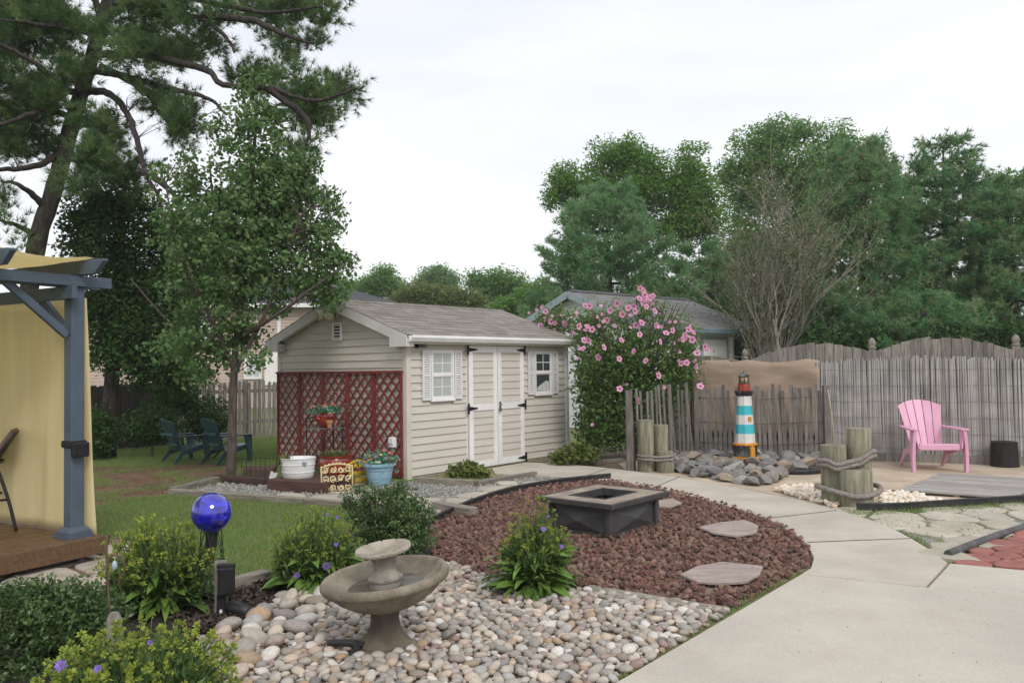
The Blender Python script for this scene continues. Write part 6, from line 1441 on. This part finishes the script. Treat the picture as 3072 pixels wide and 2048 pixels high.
gW = 'pines behind the fence'
white_pine('white_pine', 'dim pine filling in behind the bare tree', at_(1740, 32), 6.4, 3.4, 11, N_wp2, .8, .5, 16, 7, .24, .045, 9, .8, gW, .05, dens=1.0)
white_pine('white_pine', 'pine half hidden right behind the garage ridge', at_(1610, 29), 5.6, 2.4, 12, N_wp2, .8, .5, 13, 7, .22, .04, 9, .8, gW, .05, dens=1.0)
white_pine('white_pine', 'broad blue green pine behind the white garage', at_(1400, 27), 7.4, 3.25, 1, N_wp, .8, .62, 20, 7, .2, .032, 10, 1.0, gW, dens=1.3)
white_pine('white_pine', 'tall green pine right of the bare tree', at_(1985, 23), 7.7, 2.5, 2, N_wp2, .9, .55, 22, 7, .18, .028, 10, .7, gW, .02, dens=1.25)
white_pine('white_pine', 'dark pine rising above the middle of the reed screen', at_(2180, 24), 7.9, 2.3, 3, N_wp2, 1.0, .5, 22, 7, .18, .028, 10, .7, gW, .02, dens=1.2)
white_pine('white_pine', 'pine cut off by the right edge of the picture', at_(2330, 22), 6.4, 2.0, 4, N_wp2, .8, .6, 18, 6, .18, .028, 9, .7, gW, .02, dens=1.1)
white_pine('white_pine', 'low pine bough mass behind the fence left of the tallest pine', at_(1900, 20.5), 3.4, 1.7, 6, N_wp2, .6, .5, 9, 7, .16, .026, 10, .6, gW, -.02, dens=1.3)
white_pine('white_pine', 'low pine just behind the reed screen at the right', at_(2120, 19.5), 3.0, 1.9, 7, N_wp2, .6, .5, 9, 7, .16, .026, 10, .6, gW, -.02, dens=1.3)
# maples behind
q = at_(1480, 33); leafy_tree('maple_tree', 'green maple with ragged top behind the blue green pine', 'tree', q, [q, q + Vector((0,0,3)), q + Vector((.2,0,7))], [(1290,410,38,38),(1400,365,60,50),(1450,360,60,45),(1490,420,90,70),(1590,380,35,60),(1590,470,55,80),(1560,440,60,60),(1630,450,30,50),(1620,510,45,60),(1350,430,60,50),(1540,520,90,60),(1440,440,90,60),(1300,450,50,40)], 33, L_map, g4, 1500, 26, .15, .24, M_bark_l, (), 'deciduous trees behind the fence', .16, .5, up=1.7)
q = at_(1830, 37); leafy_tree('maple_tree', 'tallest pale green maple rising behind the bare tree', 'tree', q, [q, q + Vector((0,0,4)), q + Vector((.2,0,8))], [(1740,345,70,55),(1790,310,70,38),(1840,300,40,25),(1912,325,55,50),(1710,410,65,60),(1800,390,110,80),(1890,400,80,70),(1985,345,45,35),(1990,400,60,50),(1730,470,80,50),(1850,480,100,60),(1670,400,25,40),(1940,450,70,60),(1700,540,90,50),(1800,560,110,60),(1900,550,90,60),(1680,600,70,40)], 37, L_map2, g4, 1900, 26, .165, .28, M_bark_l, (), 'deciduous trees behind the fence', .18, .5, up=1.7)
q = at_(2300, 30); leafy_tree('maple_tree', 'thin leafy tree at the right edge behind the pines', 'tree', q, [q, q + Vector((0,0,3)), q + Vector((.4,0,5.5))], [(2290,470,50,60),(2330,440,40,40),(2340,520,40,60),(2270,540,40,50),(2380,500,50,80)], 30, L_map2, g4, 260, 14, .2, .26, M_bark_g, (), 'deciduous trees behind the fence', .12, .5)
# far tree line
for i, (px, lb, lobs, d, m_) in enumerate(((865, 'hazy tree top just right of the dark house roof', [(850,660,30,30),(880,640,25,35),(900,660,25,25),(840,680,30,20),(920,680,30,20)], 52, L_map2), (1000, 'olive tinged rounded tree above the shed ridge', [(960,680,50,30),(1010,685,60,28),(1060,690,50,24),(930,690,30,20),(1090,700,40,15)], 46, L_far), (1010, 'bluish tree top peeking over the olive one', [(1000,645,35,35),(1030,655,25,30),(975,655,25,20),(1010,625,15,15)], 56, N_wp), (1130, 'light green tree top left of the blue green pine', [(1110,660,40,35),(1150,650,45,35),(1180,665,35,40),(1120,690,60,25),(1190,690,40,30),(1090,640,15,20)], 50, L_map2), (1215, 'green tree at the foot of the blue green pine', [(1210,700,40,25),(1230,680,30,25),(1170,705,40,18)], 44, L_map), (780, 'faint tree behind the house roof', [(770,660,50,20),(820,670,40,20)], 60, L_map2))):
    q = at_(px, d); leafy_tree('far_tree', lb, 'tree', q, [q, q + Vector((0,0,2.5)), q + Vector((0,0,5))], lobs, d, m_, np.random.default_rng(60 + i), 520, 22, .19, .36, M_bark_l, (), 'tree line far behind the shed', .15, .6, twig=False, up=1.7)
# dark hedge mass behind the fence
for i, (px, cyy, rx, ry, d, lb) in enumerate(((1640, 760, 100, 70, 24, 'dark bush under the bare tree behind the garage'), (1820, 780, 80, 50, 23, 'dark bush low behind the scalloped fence'), (1950, 790, 90, 40, 19, 'bush under the tall green pine'), (2180, 790, 90, 35, 18.5, 'bush under the dark pine'), (2330, 780, 60, 40, 18, 'bush at the far right behind the reed screen'), (1260, 760, 50, 50, 26, 'dark bush left of the white garage'))):
    q = at_(px, d); leafy_tree('hedge_bush', lb, 'shrub', q, [q, q + Vector((0,0,.8)), q + Vector((0,0,1.6))], [(px, cyy, rx, ry), (px - rx*.5, cyy + 25, rx*.6, ry), (px + rx*.5, cyy + 25, rx*.6, ry), (px, cyy + 50, rx, ry)], d, L_dark, np.random.default_rng(80 + i), 420, 14, .13, .2, M_bark_l, (), 'bushes behind the fence', .06, .55, twig=False)

# ---- half bare tree with grey twigs
bb = at_(1772, 20.0); bt = thing('bare_tree', 'half bare tree with fanning grey twigs behind the fence', 'tree', bb, 0, None, 1.16); b = MB(); r5 = random.Random(31); tips = []
def grow(p, d, L_, r, lev):
    p = Vector(p); n = 4; pts = [p]; dirc = Vector(d).normalized()
    for i in range(n):
        dirc = (dirc + Vector((r5.uniform(-.16,.16), r5.uniform(-.16,.16), r5.uniform(-.03,.13)))).normalized(); pts.append(pts[-1] + dirc * (L_ / n))
    b.tube(pts, [r * (1 - .55 * i / n) for i in range(n + 1)], 5 if lev < 2 else 3, cap=False)
    if lev >= 4: tips.append(pts[-1]); return
    for i in range(3 if lev < 3 else 2):
        k = r5.randint(1, n); q = pts[k]; nd = (dirc + Vector((r5.uniform(-.5,.5), r5.uniform(-.5,.5), r5.uniform(-.2,.3)))).normalized(); grow(q, nd, L_ * r5.uniform(.55, .8), r * .52, lev + 1)
    tips.append(pts[-1])
for i in range(15):
    a = i * 2.4; s = r5.uniform(.04, .42); grow((r5.uniform(-.3,.3), r5.uniform(-.3,.3), .4), (math.cos(a) * s, math.sin(a) * s * .8, 1.0 - s * .35), r5.uniform(1.5, 2.3), .05, 0)
b.obj('branches', M_bark_g, bt, True)
TP = np.array([t[:] for t in tips]); sel = TP[TP[:, 2] < np.percentile(TP[:, 2], 98.5)]; LC = np.repeat(sel, 7, 0) + g4.normal(size=(len(sel) * 7, 3)) * .17
v, f, r = leaf_arrays(LC, g4, .075, .5); stuff(npmesh('crown', v, f, ramp_mat('olive brown leaves', [(.10,.12,.05),(.15,.16,.07),(.09,.12,.045),(.17,.14,.07)], trans=.2), bt, False, r))

# ---- rose of sharon
hb_ = Vector((1.95, 13.15, 0)); HD = 13.15
hib = thing('hibiscus_shrub', 'tall flowering shrub full of pink blooms beside the shed', 'shrub', hb_)
hl = [(1440,900,115,110),(1400,830,85,60),(1480,840,100,75),(1375,900,55,90),(1510,920,75,80),(1420,980,90,60),(1480,990,75,50),(1370,980,48,60),(1366,870,30,100,.5),(1362,980,28,55,.5),(1342,860,18,100,.9),(1340,970,16,60,.9),(1290,738,36,28,1.35),(1345,755,30,35,.6),(1575,790,30,40,.2),(1555,860,45,50),(1450,790,75,45)]
C, R = lobes3(hl, HD); P, k, d = in_lobes(C, R, 1500, g4, .55); O = np.array(hb_[:])
sl2 = [(1280,745,45,38,1.1),(1335,775,25,40,.3),(1360,740,60,45,.3),(1420,730,70,45),(1480,720,60,50),(1540,760,50,60),(1570,800,40,40),(1250,735,25,30,1.2),(1480,680,30,25),(1600,840,25,40),(1585,750,20,30)]
C2_, R2_ = lobes3(sl2, HD); Ps, _, _ = in_lobes(C2_, R2_, 560, g4, .8)
b = MB(); stems = []
for i in range(26):
    tx = g4.uniform(1240, 1610); ty = 665 + 60 * g4.random() + abs(tx - 1450) * .16; tgt = np.array(D(tx, ty, HD + (g4.uniform(-.9, .7) if tx > 1330 else 1.1))[:]) - O; mid = tgt * .5 + np.array([-tgt[0] * .22, -tgt[1] * .22, .05]); P3 = [np.array([g4.uniform(-.15,.15), g4.uniform(-.15,.15), 0]), mid, tgt]
    b.tube(smooth_path(P3, 5), [.02 - .0015 * j for j in range(11)], 5, cap=False); stems += [np.array(q[:]) for q in smooth_path(P3, 8)]
twigs(b, stems, Ps[::2] - O, g4, .005, .05)
b.obj('stems', M_bark_l, hib, True)
LC = np.repeat(P, 13, 0) + g4.normal(size=(len(P) * 13, 3)) * .085; v1, f1_, r1 = leaf_arrays(LC - O, g4, .07, .62, .4)
LC2 = np.repeat(Ps, 7, 0) + g4.normal(size=(len(Ps) * 7, 3)) * np.array([.06, .06, .1]); v2, f2_, r2_ = leaf_arrays(LC2 - O, g4, .055, .6, .4)
stuff(npmesh('foliage', np.concatenate([v1, v2]), np.concatenate([f1_, f2_ + len(v1)]), L_hib, hib, False, np.concatenate([r1, np.clip(r2_ * .5 + .5, 0, 1)])))
M_petal = mat('pink petal', (.74, .38, .56), (.67, .30, .49), rough=.6, scale=20, orand=.12, hrand=.012, trans=.25); M_cent = mat('crimson throat', (.42, .01, .05), rough=.6); M_stam = mat('cream stamen', (.75, .65, .35), rough=.6)
pm_ = MB()
for k in range(5):
    a0 = k * 2 * math.pi / 5; ring = []
    for (rr, ww, hz) in ((.12, .5, .0), (.55, .60, .16), (.88, .54, .22), (1.05, .30, .2)):
        for s in (-1, 0, 1):
            a = a0 + s * ww; ring.append((rr * math.cos(a), rr * math.sin(a), hz + (.05 if s else 0) + (.04 if k % 2 else 0)))
    o = len(pm_.v); pm_.v += ring
    for i in range(3):
        for j in range(2): pm_.f.append((o+3*i+j, o+3*i+j+1, o+3*i+4+j, o+3*i+3+j))
petal_me = pm_.mesh('petals', M_petal, True); cent_me = MB().lathe([(.36, .125), (.2, .06), (.08, .06)], 10).mesh('throat', M_cent, True); stam_me = MB().lathe([(.05, .05), (.07, .3), (.03, .42), (.0, .43)], 6).mesh('stamen', M_stam, True)
fl_px = [(70,265),(25,285),(105,310),(140,380),(170,390),(247,400),(340,310),(405,255),(440,255),(355,415),(420,420),(460,440),(530,255),(605,290),(580,365),(515,410),(395,525),(430,525),(550,580),(512,655),(658,235),(700,320),(690,525),(672,670),(790,610),(883,685),(830,200),(860,195),(885,262),(795,297),(745,270),(785,255),(950,297),(848,390),(806,405),(960,405),(833,480),(1040,470),(1072,380),(1190,485),(1245,520),(1258,455),(1285,625),(1345,575),(1365,605),(1158,705),(1200,700),(1270,685),(978,800),(1308,885),(675,905),(732,865),(820,1000),(463,1185),(360,590),(345,665),(1030,893),(1115,380),(640,410),(300,345),(220,330),(860,225),(900,230),(760,425),(500,340)]
small = {(25,285),(105,310),(340,310),(530,255),(515,410),(1072,380),(1258,455),(1270,685),(732,865),(463,1185),(360,590),(345,665),(1030,893),(1115,380),(640,410),(300,345),(220,330),(760,425),(500,340)}
for _k in range(52):
    _c = sl2[g4.integers(len(sl2))]; _p = ((_c[0] + g4.normal(0, .45) * _c[2] - 1225) / .293, (_c[1] + g4.normal(0, .45) * _c[3] - 627.8) / .293); fl_px.append(_p)
    if g4.random() < .6: small.add(_p)
# front surface of the shrub: place each bloom on the near side of the lobes
for (x, y) in fl_px:
    px, py = 1225 + .293 * x, 627.8 + .293 * y; rr_ = min(1.0, math.hypot((px - 1425) / 200, (py - 850) / 200)); dp_ = HD - 1.15 * math.sqrt(max(.05, 1 - rr_ * rr_)) - .05
    if py > 880: dp_ = HD - 1.15
    if px < 1315: dp_ = 14.15
    p = D(px, py, dp_); sz_ = .028 if (x, y) in small else g4.uniform(.042, .056); dirv = Vector((g4.normal(-.05, .65), -1, g4.normal(.3, .5)))
    fo = link('flower', petal_me, hib, p - hb_, dirv.to_track_quat('Z', 'Y').to_euler(), (sz_,) * 3)
    if (x, y) not in small: link('throat', cent_me, fo); link('stamen', stam_me, fo)

# ---- garden plants with strap leaves and bud heads
M_strap = mat('glossy strap leaf', (.15, .245, .05), (.10, .185, .036), rough=.4, scale=6, stretch=(1, 1, 1), spec=.5, orand=.35, trans=.25)
M_bud = mat('yellow green bud', (.31, .36, .055), (.23, .29, .045), rough=.7, scale=12, orand=.28, trans=.2)
M_stem = mat('green stem', (.09, .14, .04), rough=.7); M_violet = mat('lavender petal', (.30, .20, .58), (.22, .13, .48), rough=.6, orand=.15, trans=.2)
def strap_mesh(seed, wid=.075, droop=1.0):
    r6 = random.Random(seed); b = MB(); n = 6
    for i in range(n + 1):
        u = i / n; w = wid * (math.sin(math.pi * min(1, u * .93 + .07)) ** .7) * (1 if u < .99 else .1); x = u * .78; z = .62 * u - droop * .75 * u * u; tw = r6.uniform(-.03, .03)
        b.v += [(x, -w, z + w * .35 + tw), (x, 0, z), (x, w, z + w * .35 - tw)]
    for i in range(n):
        for j in range(2): a = 3 * i + j; b.f.append((a, a + 1, a + 4, a + 3))
    return b.mesh('leaf', M_strap, True)
STRAPS = [strap_mesh(s, w, d) for s, w, d in ((1,.085,.9),(2,.07,1.15),(3,.095,.7),(4,.075,1.0),(5,.08,.55))]
def bud_mesh(seed):
    r6 = np.random.default_rng(seed); b = MB()
    for i in range(16):
        d = nrm(r6.normal(size=3) + np.array([0, 0, .7])); s = nrm(np.cross(d, r6.normal(size=3))); t = np.cross(d, s); p = d * .15; q = d * r6.uniform(.7, 1.0); m = d * .5
        b.add([p, m + s * .2, q, m - s * .2], [(0, 1, 2, 3)])
    return b.mesh('bud', M_bud)
BUDS = [bud_mesh(s) for s in range(4)]
def vio_mesh():
    b = MB()
    for i in range(22):
        a = i * 2.4; el = .12 + .7 * (i / 22); d = Vector((math.cos(a) * math.cos(el), math.sin(a) * math.cos(el), math.sin(el))); s = d.cross(Vector((0, 0, 1))).normalized(); L_ = 1.0 - .35 * (i / 22)
        b.add([d * .1, d * L_ * .7 + s * .13, d * L_, d * L_ * .7 - s * .13], [(0, 1, 2, 3)])
    return b.mesh('flower', M_violet)
VIO = vio_mesh()
def aster(label, base, rx, ry, h, n_leaf, n_bud, seed, flowers=(), bud_r=.017, leaf_l=.34, group='clumps with yellow green bud heads', top=.6):
    r7 = random.Random(seed); t = thing('aster_clump', label, 'plant', base, 0, group)
    for i in range(n_leaf):
        a = r7.uniform(0, 6.283); rr = r7.random() ** .5 * .35; inner = r7.random() < .45; L_ = leaf_l * r7.uniform(.7, 1.15)
        link('leaf', STRAPS[r7.randrange(5)], t, (rx * rr * math.cos(a), ry * rr * math.sin(a), r7.uniform(.0, h * (.30 if inner else .12))), (r7.uniform(-.25, .25), -r7.uniform(.1, .9) if inner else r7.uniform(-.25, .25), a + r7.uniform(-.3, .3)), (L_ * 1.2, L_ * r7.uniform(1.05, 1.4), L_))
    st = MB()
    VVl = []
    for i in range(n_bud):
        a = r7.uniform(0, 6.283); rr = r7.random() ** .55; x, y = rx * .92 * rr * math.cos(a), ry * .92 * rr * math.sin(a); z = h * (1 - .42 * rr ** 2) * r7.uniform(.68, 1.12) if r7.random() < top else h * r7.uniform(.45, .8) * (1 - .3 * rr ** 2)
        st.tube([(x * .35, y * .35, h * .15), (x * .75, y * .75, z * .6), (x, y, z)], [.0035, .003, .002], 3, cap=False)
        link('bud', BUDS[r7.randrange(4)], t, (x, y, z), (r7.uniform(-.4, .4), r7.uniform(-.4, .4), a), (bud_r * r7.uniform(.7, 1.25),) * 3)
        for q in range(7): VVl.append((x * .8 + r7.gauss(0, .025), y * .8 + r7.gauss(0, .025), z * r7.uniform(.4, .92)))
    st.obj('stems', M_stem, t)
    v, f, r = leaf_arrays(np.array(VVl), np.random.default_rng(seed), .055, .3, .2, dirs=np.tile(np.array([[0, 0, 1.0]]), (len(VVl), 1))); stuff(npmesh('stem_leaves', v, f, L_hib, t, False, r))
    for (px, py, sz_) in flowers:
        # a bloom on the near side of the clump
        p = D(px, py, base[1] - ry * .75); link('flower', VIO, t, p - Vector(base), Vector((r7.uniform(-.3,.3), -1, .6)).to_track_quat('Z', 'Y').to_euler(), (sz_,) * 3)
    return t
b1 = V(1233, 1372); aster('bushy clump with strap leaves alone at the edge of the lava rock', b1 + Vector((0, .12, 0)), .27, .25, .58, 150, 230, 1, ((1248,1215,.022),(1290,1255,.02),(1260,1185,.012)), .019, .30)
b2_ = V(712, 1362); aster('clump with two large purple flowers left of the fountain', b2_ + Vector((0, .15, 0)), .36, .28, .53, 150, 300, 2, ((750,1300,.036),(682,1321,.028),(772,1250,.02),(775,1160+28,.016),(752,1182,.014)), .020, .28)
b3 = V(325, 1425); aster('clump growing behind the wire hook beside the globe stand', b3 + Vector((0, .25, 0)), .44, .30, .54, 130, 330, 3, (), .026, .30)
b4 = Vector((D(315, 1500, 3.5).x, 3.5, 0)); aster('nearest low clump thick with yellow green buds at lower left', b4, .46, .42, .42, 130, 330, 4, ((140,1528,.03),(225,1535,.02),(345,1475,.014)), .027, .26, top=.8)

def bush(label, lobes, depth, leafm, seed, n_cl, per, size, sig, base_px, spikes=0, cat='shrub', name='garden_shrub', group='rounded garden shrubs', bz=0.0):
    q = D(base_px, 1000, depth); q.z = 0; r8 = np.random.default_rng(seed)
    t = leafy_tree(name, label, cat, q, [q, q + Vector((.01, 0, .12)), q + Vector((.02, 0, .25))], lobes, depth, leafm, r8, n_cl, per, size, sig, M_bark_l, (), group, .015, .6, .5, twig=True, up=.6, twr=.003)
    return t
L_box = ramp_mat('boxwood leaves', [(0.0362,0.0806,0.0282),(0.0706,0.137,0.0444),(0.121,0.2016,0.0685),(0.2016,0.2923,0.1109)], trans=0.4, rough=.4, spec=.5)
L_shr = ramp_mat('small light shrub leaves', [(0.125,0.175,0.0375),(0.1875,0.2375,0.0562),(0.1,0.1438,0.0375),(0.25,0.25,0.075)], trans=0.3, rough=.55)
bush('dark small leaved boxwood behind the fountain', [(885,1190,85,62),(855,1240,75,58),(935,1230,72,58),(890,1285,90,45),(830,1165,42,45),(940,1160,48,40),(905,1135,42,25),(865,1140,35,30),(800,1150,15,25),(985,1180,14,25),(970,1220,25,40),(835,1125,10,14),(920,1118,12,12)], 6.25, L_box, 5, 640, 20, .028, .034, 890)
bush('dark glossy shrub at the lower left corner', [(60,1430,110,80),(150,1450,110,80),(220,1420,70,60),(40,1530,120,80),(140,1540,110,70),(100,1380,60,45),(240,1490,75,60),(-60,1440,80,90),(190,1375,45,40),(20,1355,18,30),(85,1345,10,28),(130,1350,10,25),(165,1345,9,25),(40,1380,50,40)], 4.25, L_box, 6, 1000, 20, .03, .036, 110)
# upright shoots on the corner shrub
bush('low yellow green shrub in front of the shed between window and doors', [(1075,1085,38,18),(1050,1090,22,14),(1105,1086,24,16),(1075,1075,25,14)], 11.15, L_shr, 7, 150, 9, .085, .05, 1075)
bush('spreading green shrub at the right corner of the shed', [(1318,1045,45,18),(1290,1050,25,12),(1350,1046,28,15),(1320,1032,28,14)], 12.3, L_shr, 8, 170, 9, .09, .055, 1318)
# potted greenery
def pot_flowers(parent_label, loc, rx, h, seed, cols):
    r9 = np.random.default_rng(seed); t = thing('artificial_flowers', parent_label, 'flowers', loc); n = 420; P = r9.normal(size=(n, 3)) * np.array([rx * .5, rx * .5, h * .3]); P[:, 2] = np.abs(P[:, 2]) + h * .1
    b = MB()
    for i in range(26): b.tube([(0, 0, -.03), tuple(P[i] * .6), tuple(P[i])], .003, 3, cap=False)
    b.obj('stems', M_stem, t); v, f, r = leaf_arrays(P, r9, .05, .5, .5); stuff(npmesh('foliage', v, f, ramp_mat('teal silk leaves', [(.03,.17,.11),(.08,.28,.19),(.18,.36,.25),(.05,.2,.08)], trans=.1), t, False, r))
    pm3 = None
    for i in range(64):
        d = nrm(r9.normal(size=3) * np.array([1, 1, .6]) + np.array([0, -.3, .6])); p = d * np.array([rx, rx, h]) * r9.uniform(.75, 1.05); link('blossom', FLW[i % len(FLW)], t, tuple(p), tuple(r9.uniform(-.6, .6, 3)), (.027 * r9.uniform(.7, 1.25),) * 3)
    return t
FLW = []
for c in ((.62,.1,.12),(.7,.6,.25),(.5,.3,.5),(.65,.22,.08),(.6,.6,.5)):
    b = MB()
    for i in range(7): a = i * .9; b.add([(0,0,0), (.6*math.cos(a-.35), .6*math.sin(a-.35), .25), (math.cos(a), math.sin(a), .3), (.6*math.cos(a+.35), .6*math.sin(a+.35), .25)], [(0,1,2,3)])
    FLW.append(b.mesh('blossom', mat('silk blossom', c, rough=.7)))
pot_flowers('artificial flowers in the small red pot on the plant stand', rs_p.location + Vector((0, 0, .19)), .22, .15, 3, 0)
pot_flowers('artificial flowers filling the pale blue pot', blue.location + Vector((0, 0, .27)), .21, .19, 4, 0)
def weeds(label, loc, n, L_, rad, seed, col, trail=0.0):
    r9 = np.random.default_rng(seed); t = thing('pot_weeds', label, 'plant', loc); b = MB()
    for i in range(n):
        a = r9.uniform(0, 6.28); r0 = rad * r9.random() ** .5; p = np.array([r0 * math.cos(a), r0 * math.sin(a), 0]); o = np.array([math.cos(a), math.sin(a), 0]) * L_ * r9.uniform(.2, .7); l = L_ * r9.uniform(.5, 1); s = np.array([-math.sin(a), math.cos(a), 0]) * .006
        m = p + o * .5 + np.array([0, 0, l * .6]); e = p + o * 1.2 + np.array([0, 0, l * (.6 - trail)])
        b.add([p - s, p + s, m + s, m - s, e], [(0, 1, 2, 3), (3, 2, 4)])
    b.obj('blades', col, t); return t
M_weed = mat('pale weed green', (.15, .19, .05), (.10, .13, .04), rough=.7, trans=.25)
weeds('grassy weeds growing in the large red pot', red.location + Vector((0, 0, .33)), 130, .16, .17, 1, M_weed); weeds('yellow green creeper spilling from the white tub', tb1.location + Vector((-.17, -.02, .22)), 46, .13, .06, 2, M_weed, 2.2)
# weeds along the edges
wd_b = MB(); r10 = np.random.default_rng(77)
def tuft_field(poly, n, hmin, hmax, name, m, par, seed, w=.0035):
    r = np.random.default_rng(seed); q = sample_poly(poly, n, r)
    if name == 'grass': q = q[~(inside(q, BARE) & (np.sin(q[:, 0] * 5.1 + np.sin(q[:, 1] * 3.3) * 2) + r.normal(0, .5, n) < .75))]; n = len(q)
    a = r.uniform(0, 6.28, n); h = r.uniform(hmin, hmax, n); base = np.stack([q[:, 0], q[:, 1], np.full(n, .008)], 1); s = np.stack([np.cos(a), np.sin(a), np.zeros(n)], 1) * w; tip = base + np.stack([r.normal(0, .4, n) * h, r.normal(0, .4, n) * h, h], 1)
    v = np.stack([base - s, base + s, tip], 1).reshape(-1, 3); return stuff(npmesh(name, v, np.arange(n * 3).reshape(-1, 3), m, par, False, np.repeat(r.random(n), 3)))
M_grass = ramp_mat('grass blades', [(0.1277,0.2774,0.0541),(0.2173,0.3208,0.084),(0.2808,0.3208,0.1201),(0.2808,0.3208,0.1802),(0.1662,0.3208,0.0661)], trans=0.45, rough=.6, spec=.1)
lawn = gp([(150,1060),(230,1038),(430,1022),(560,1010),(640,1006),(636,1064),(610,1090),(520,1098),(392,1132),(600,1152),(830,1170),(985,1195),(970,1220),(840,1200),(700,1290),(600,1336),(440,1376),(430,1290),(350,1257),(300,1239),(200,1236)])
gq = tuft_field(lawn, 95000, .018, .05, 'grass', M_grass, None, 1, .0045); gq['label'] = 'short green lawn with bare brown patches'; gq['category'] = 'grass'
tuft_field(gp([(392,1134),(500,1108),(640,1006),(700,1010),(640,1066),(636,1090)]), 4000, .03, .09, 'tall_grass', M_grass, None, 2, .004)
tuft_field(FLG, 1500, .01, .035, 'moss_weeds', M_grass, flag_bed, 3, .006); tuft_field(gp([(1930,1172),(1992,1180),(2352,1158),(2352,1166),(1992,1190),(1950,1184)]), 1600, .015, .06, 'edge_weeds', M_grass, flag_bed, 4, .004)
tuft_field(GRV, 1300, .01, .04, 'gravel_weeds', M_grass, gravel_bed, 5, .005); tuft_field(SHB, 700, .01, .05, 'bed_weeds', M_grass, shed_bed, 6, .005); tuft_field(PAV, 500, .008, .03, 'paver_weeds', M_grass, paver_bed, 7, .005)
# pine straw on the bare patch of lawn
bq = sample_poly(gp([(215,1070),(520,1062),(640,1070),(560,1098),(500,1106),(392,1130),(330,1150),(215,1160)]), 9000, r10); n = len(bq); a = r10.uniform(0, 6.28, n); dd_ = np.stack([np.cos(a), np.sin(a), r10.normal(0, .15, n)], 1) * r10.uniform(.05, .11, n)[:, None]; c = np.stack([bq[:, 0], bq[:, 1], r10.uniform(.006, .02, n)], 1); w = np.stack([-np.sin(a), np.cos(a), np.zeros(n)], 1) * .005
so = npmesh('pine_straw', np.stack([c - w, c + w, c + dd_], 1).reshape(-1, 3), np.arange(n * 3).reshape(-1, 3), ramp_mat('fallen pine straw', [(.17,.09,.055),(.24,.14,.09),(.13,.075,.05)], trans=0), None, False, np.repeat(r10.random(n), 3)); stuff(so)

# fallen leaves and grit on the concrete
dq = sample_poly([Vector((1.2, 4.2)), Vector((2.2, 3.2)), Vector((5.5, 5.2)), Vector((4.0, 7.2)), Vector((3.0, 8.0)), Vector((2.4, 6.2))], 150, r10); n = len(dq)
v, f, r = leaf_arrays(np.stack([dq[:, 0], dq[:, 1], np.full(n, ZW + .004)], 1), r10, .014, .5, 9.0, .1)
stuff(npmesh('leaf_litter', v, f, ramp_mat('brown leaf bits', [(.16,.11,.06),(.26,.2,.12),(.10,.08,.05),(.14,.15,.06)], trans=0), walk, False, r))

# grit and weeds along the edges of the concrete
for i_, (pa, pb_) in enumerate((((1405,1568),(1672,1409)), ((1672,1409),(1838,1318)), ((1925,1171),(2096,1236)), ((2096,1236),(2178,1288)))):
    a_, b_ = V(*pa).to_2d(), V(*pb_).to_2d(); nn = Vector((-(b_ - a_).y, (b_ - a_).x)).normalized() * .035
    tuft_field([a_ - nn, b_ - nn, b_ + nn, a_ + nn], 260, .008, .035, 'edge_weeds', M_grass, walk, 40 + i_, .004)

# thin summer haze over the whole place
hz = MB().box(-420, 420, -80, 640, -1.0, 16.0); hm = bpy.data.materials.new('thin haze'); hm.use_nodes = True; hn = hm.node_tree; hn.nodes.clear()
ho = hn.nodes.new('ShaderNodeOutputMaterial'); hv = hn.nodes.new('ShaderNodeVolumePrincipled'); hv.inputs['Color'].default_value = (.95, .96, 1.0, 1); hv.inputs['Density'].default_value = .0008; hv.inputs['Anisotropy'].default_value = 0.2
hn.links.new(hv.outputs[0], ho.inputs['Volume']); hz = stuff(hz.obj('haze', hm)); cy.volume_bounces = 1; cy.volume_max_steps = 32
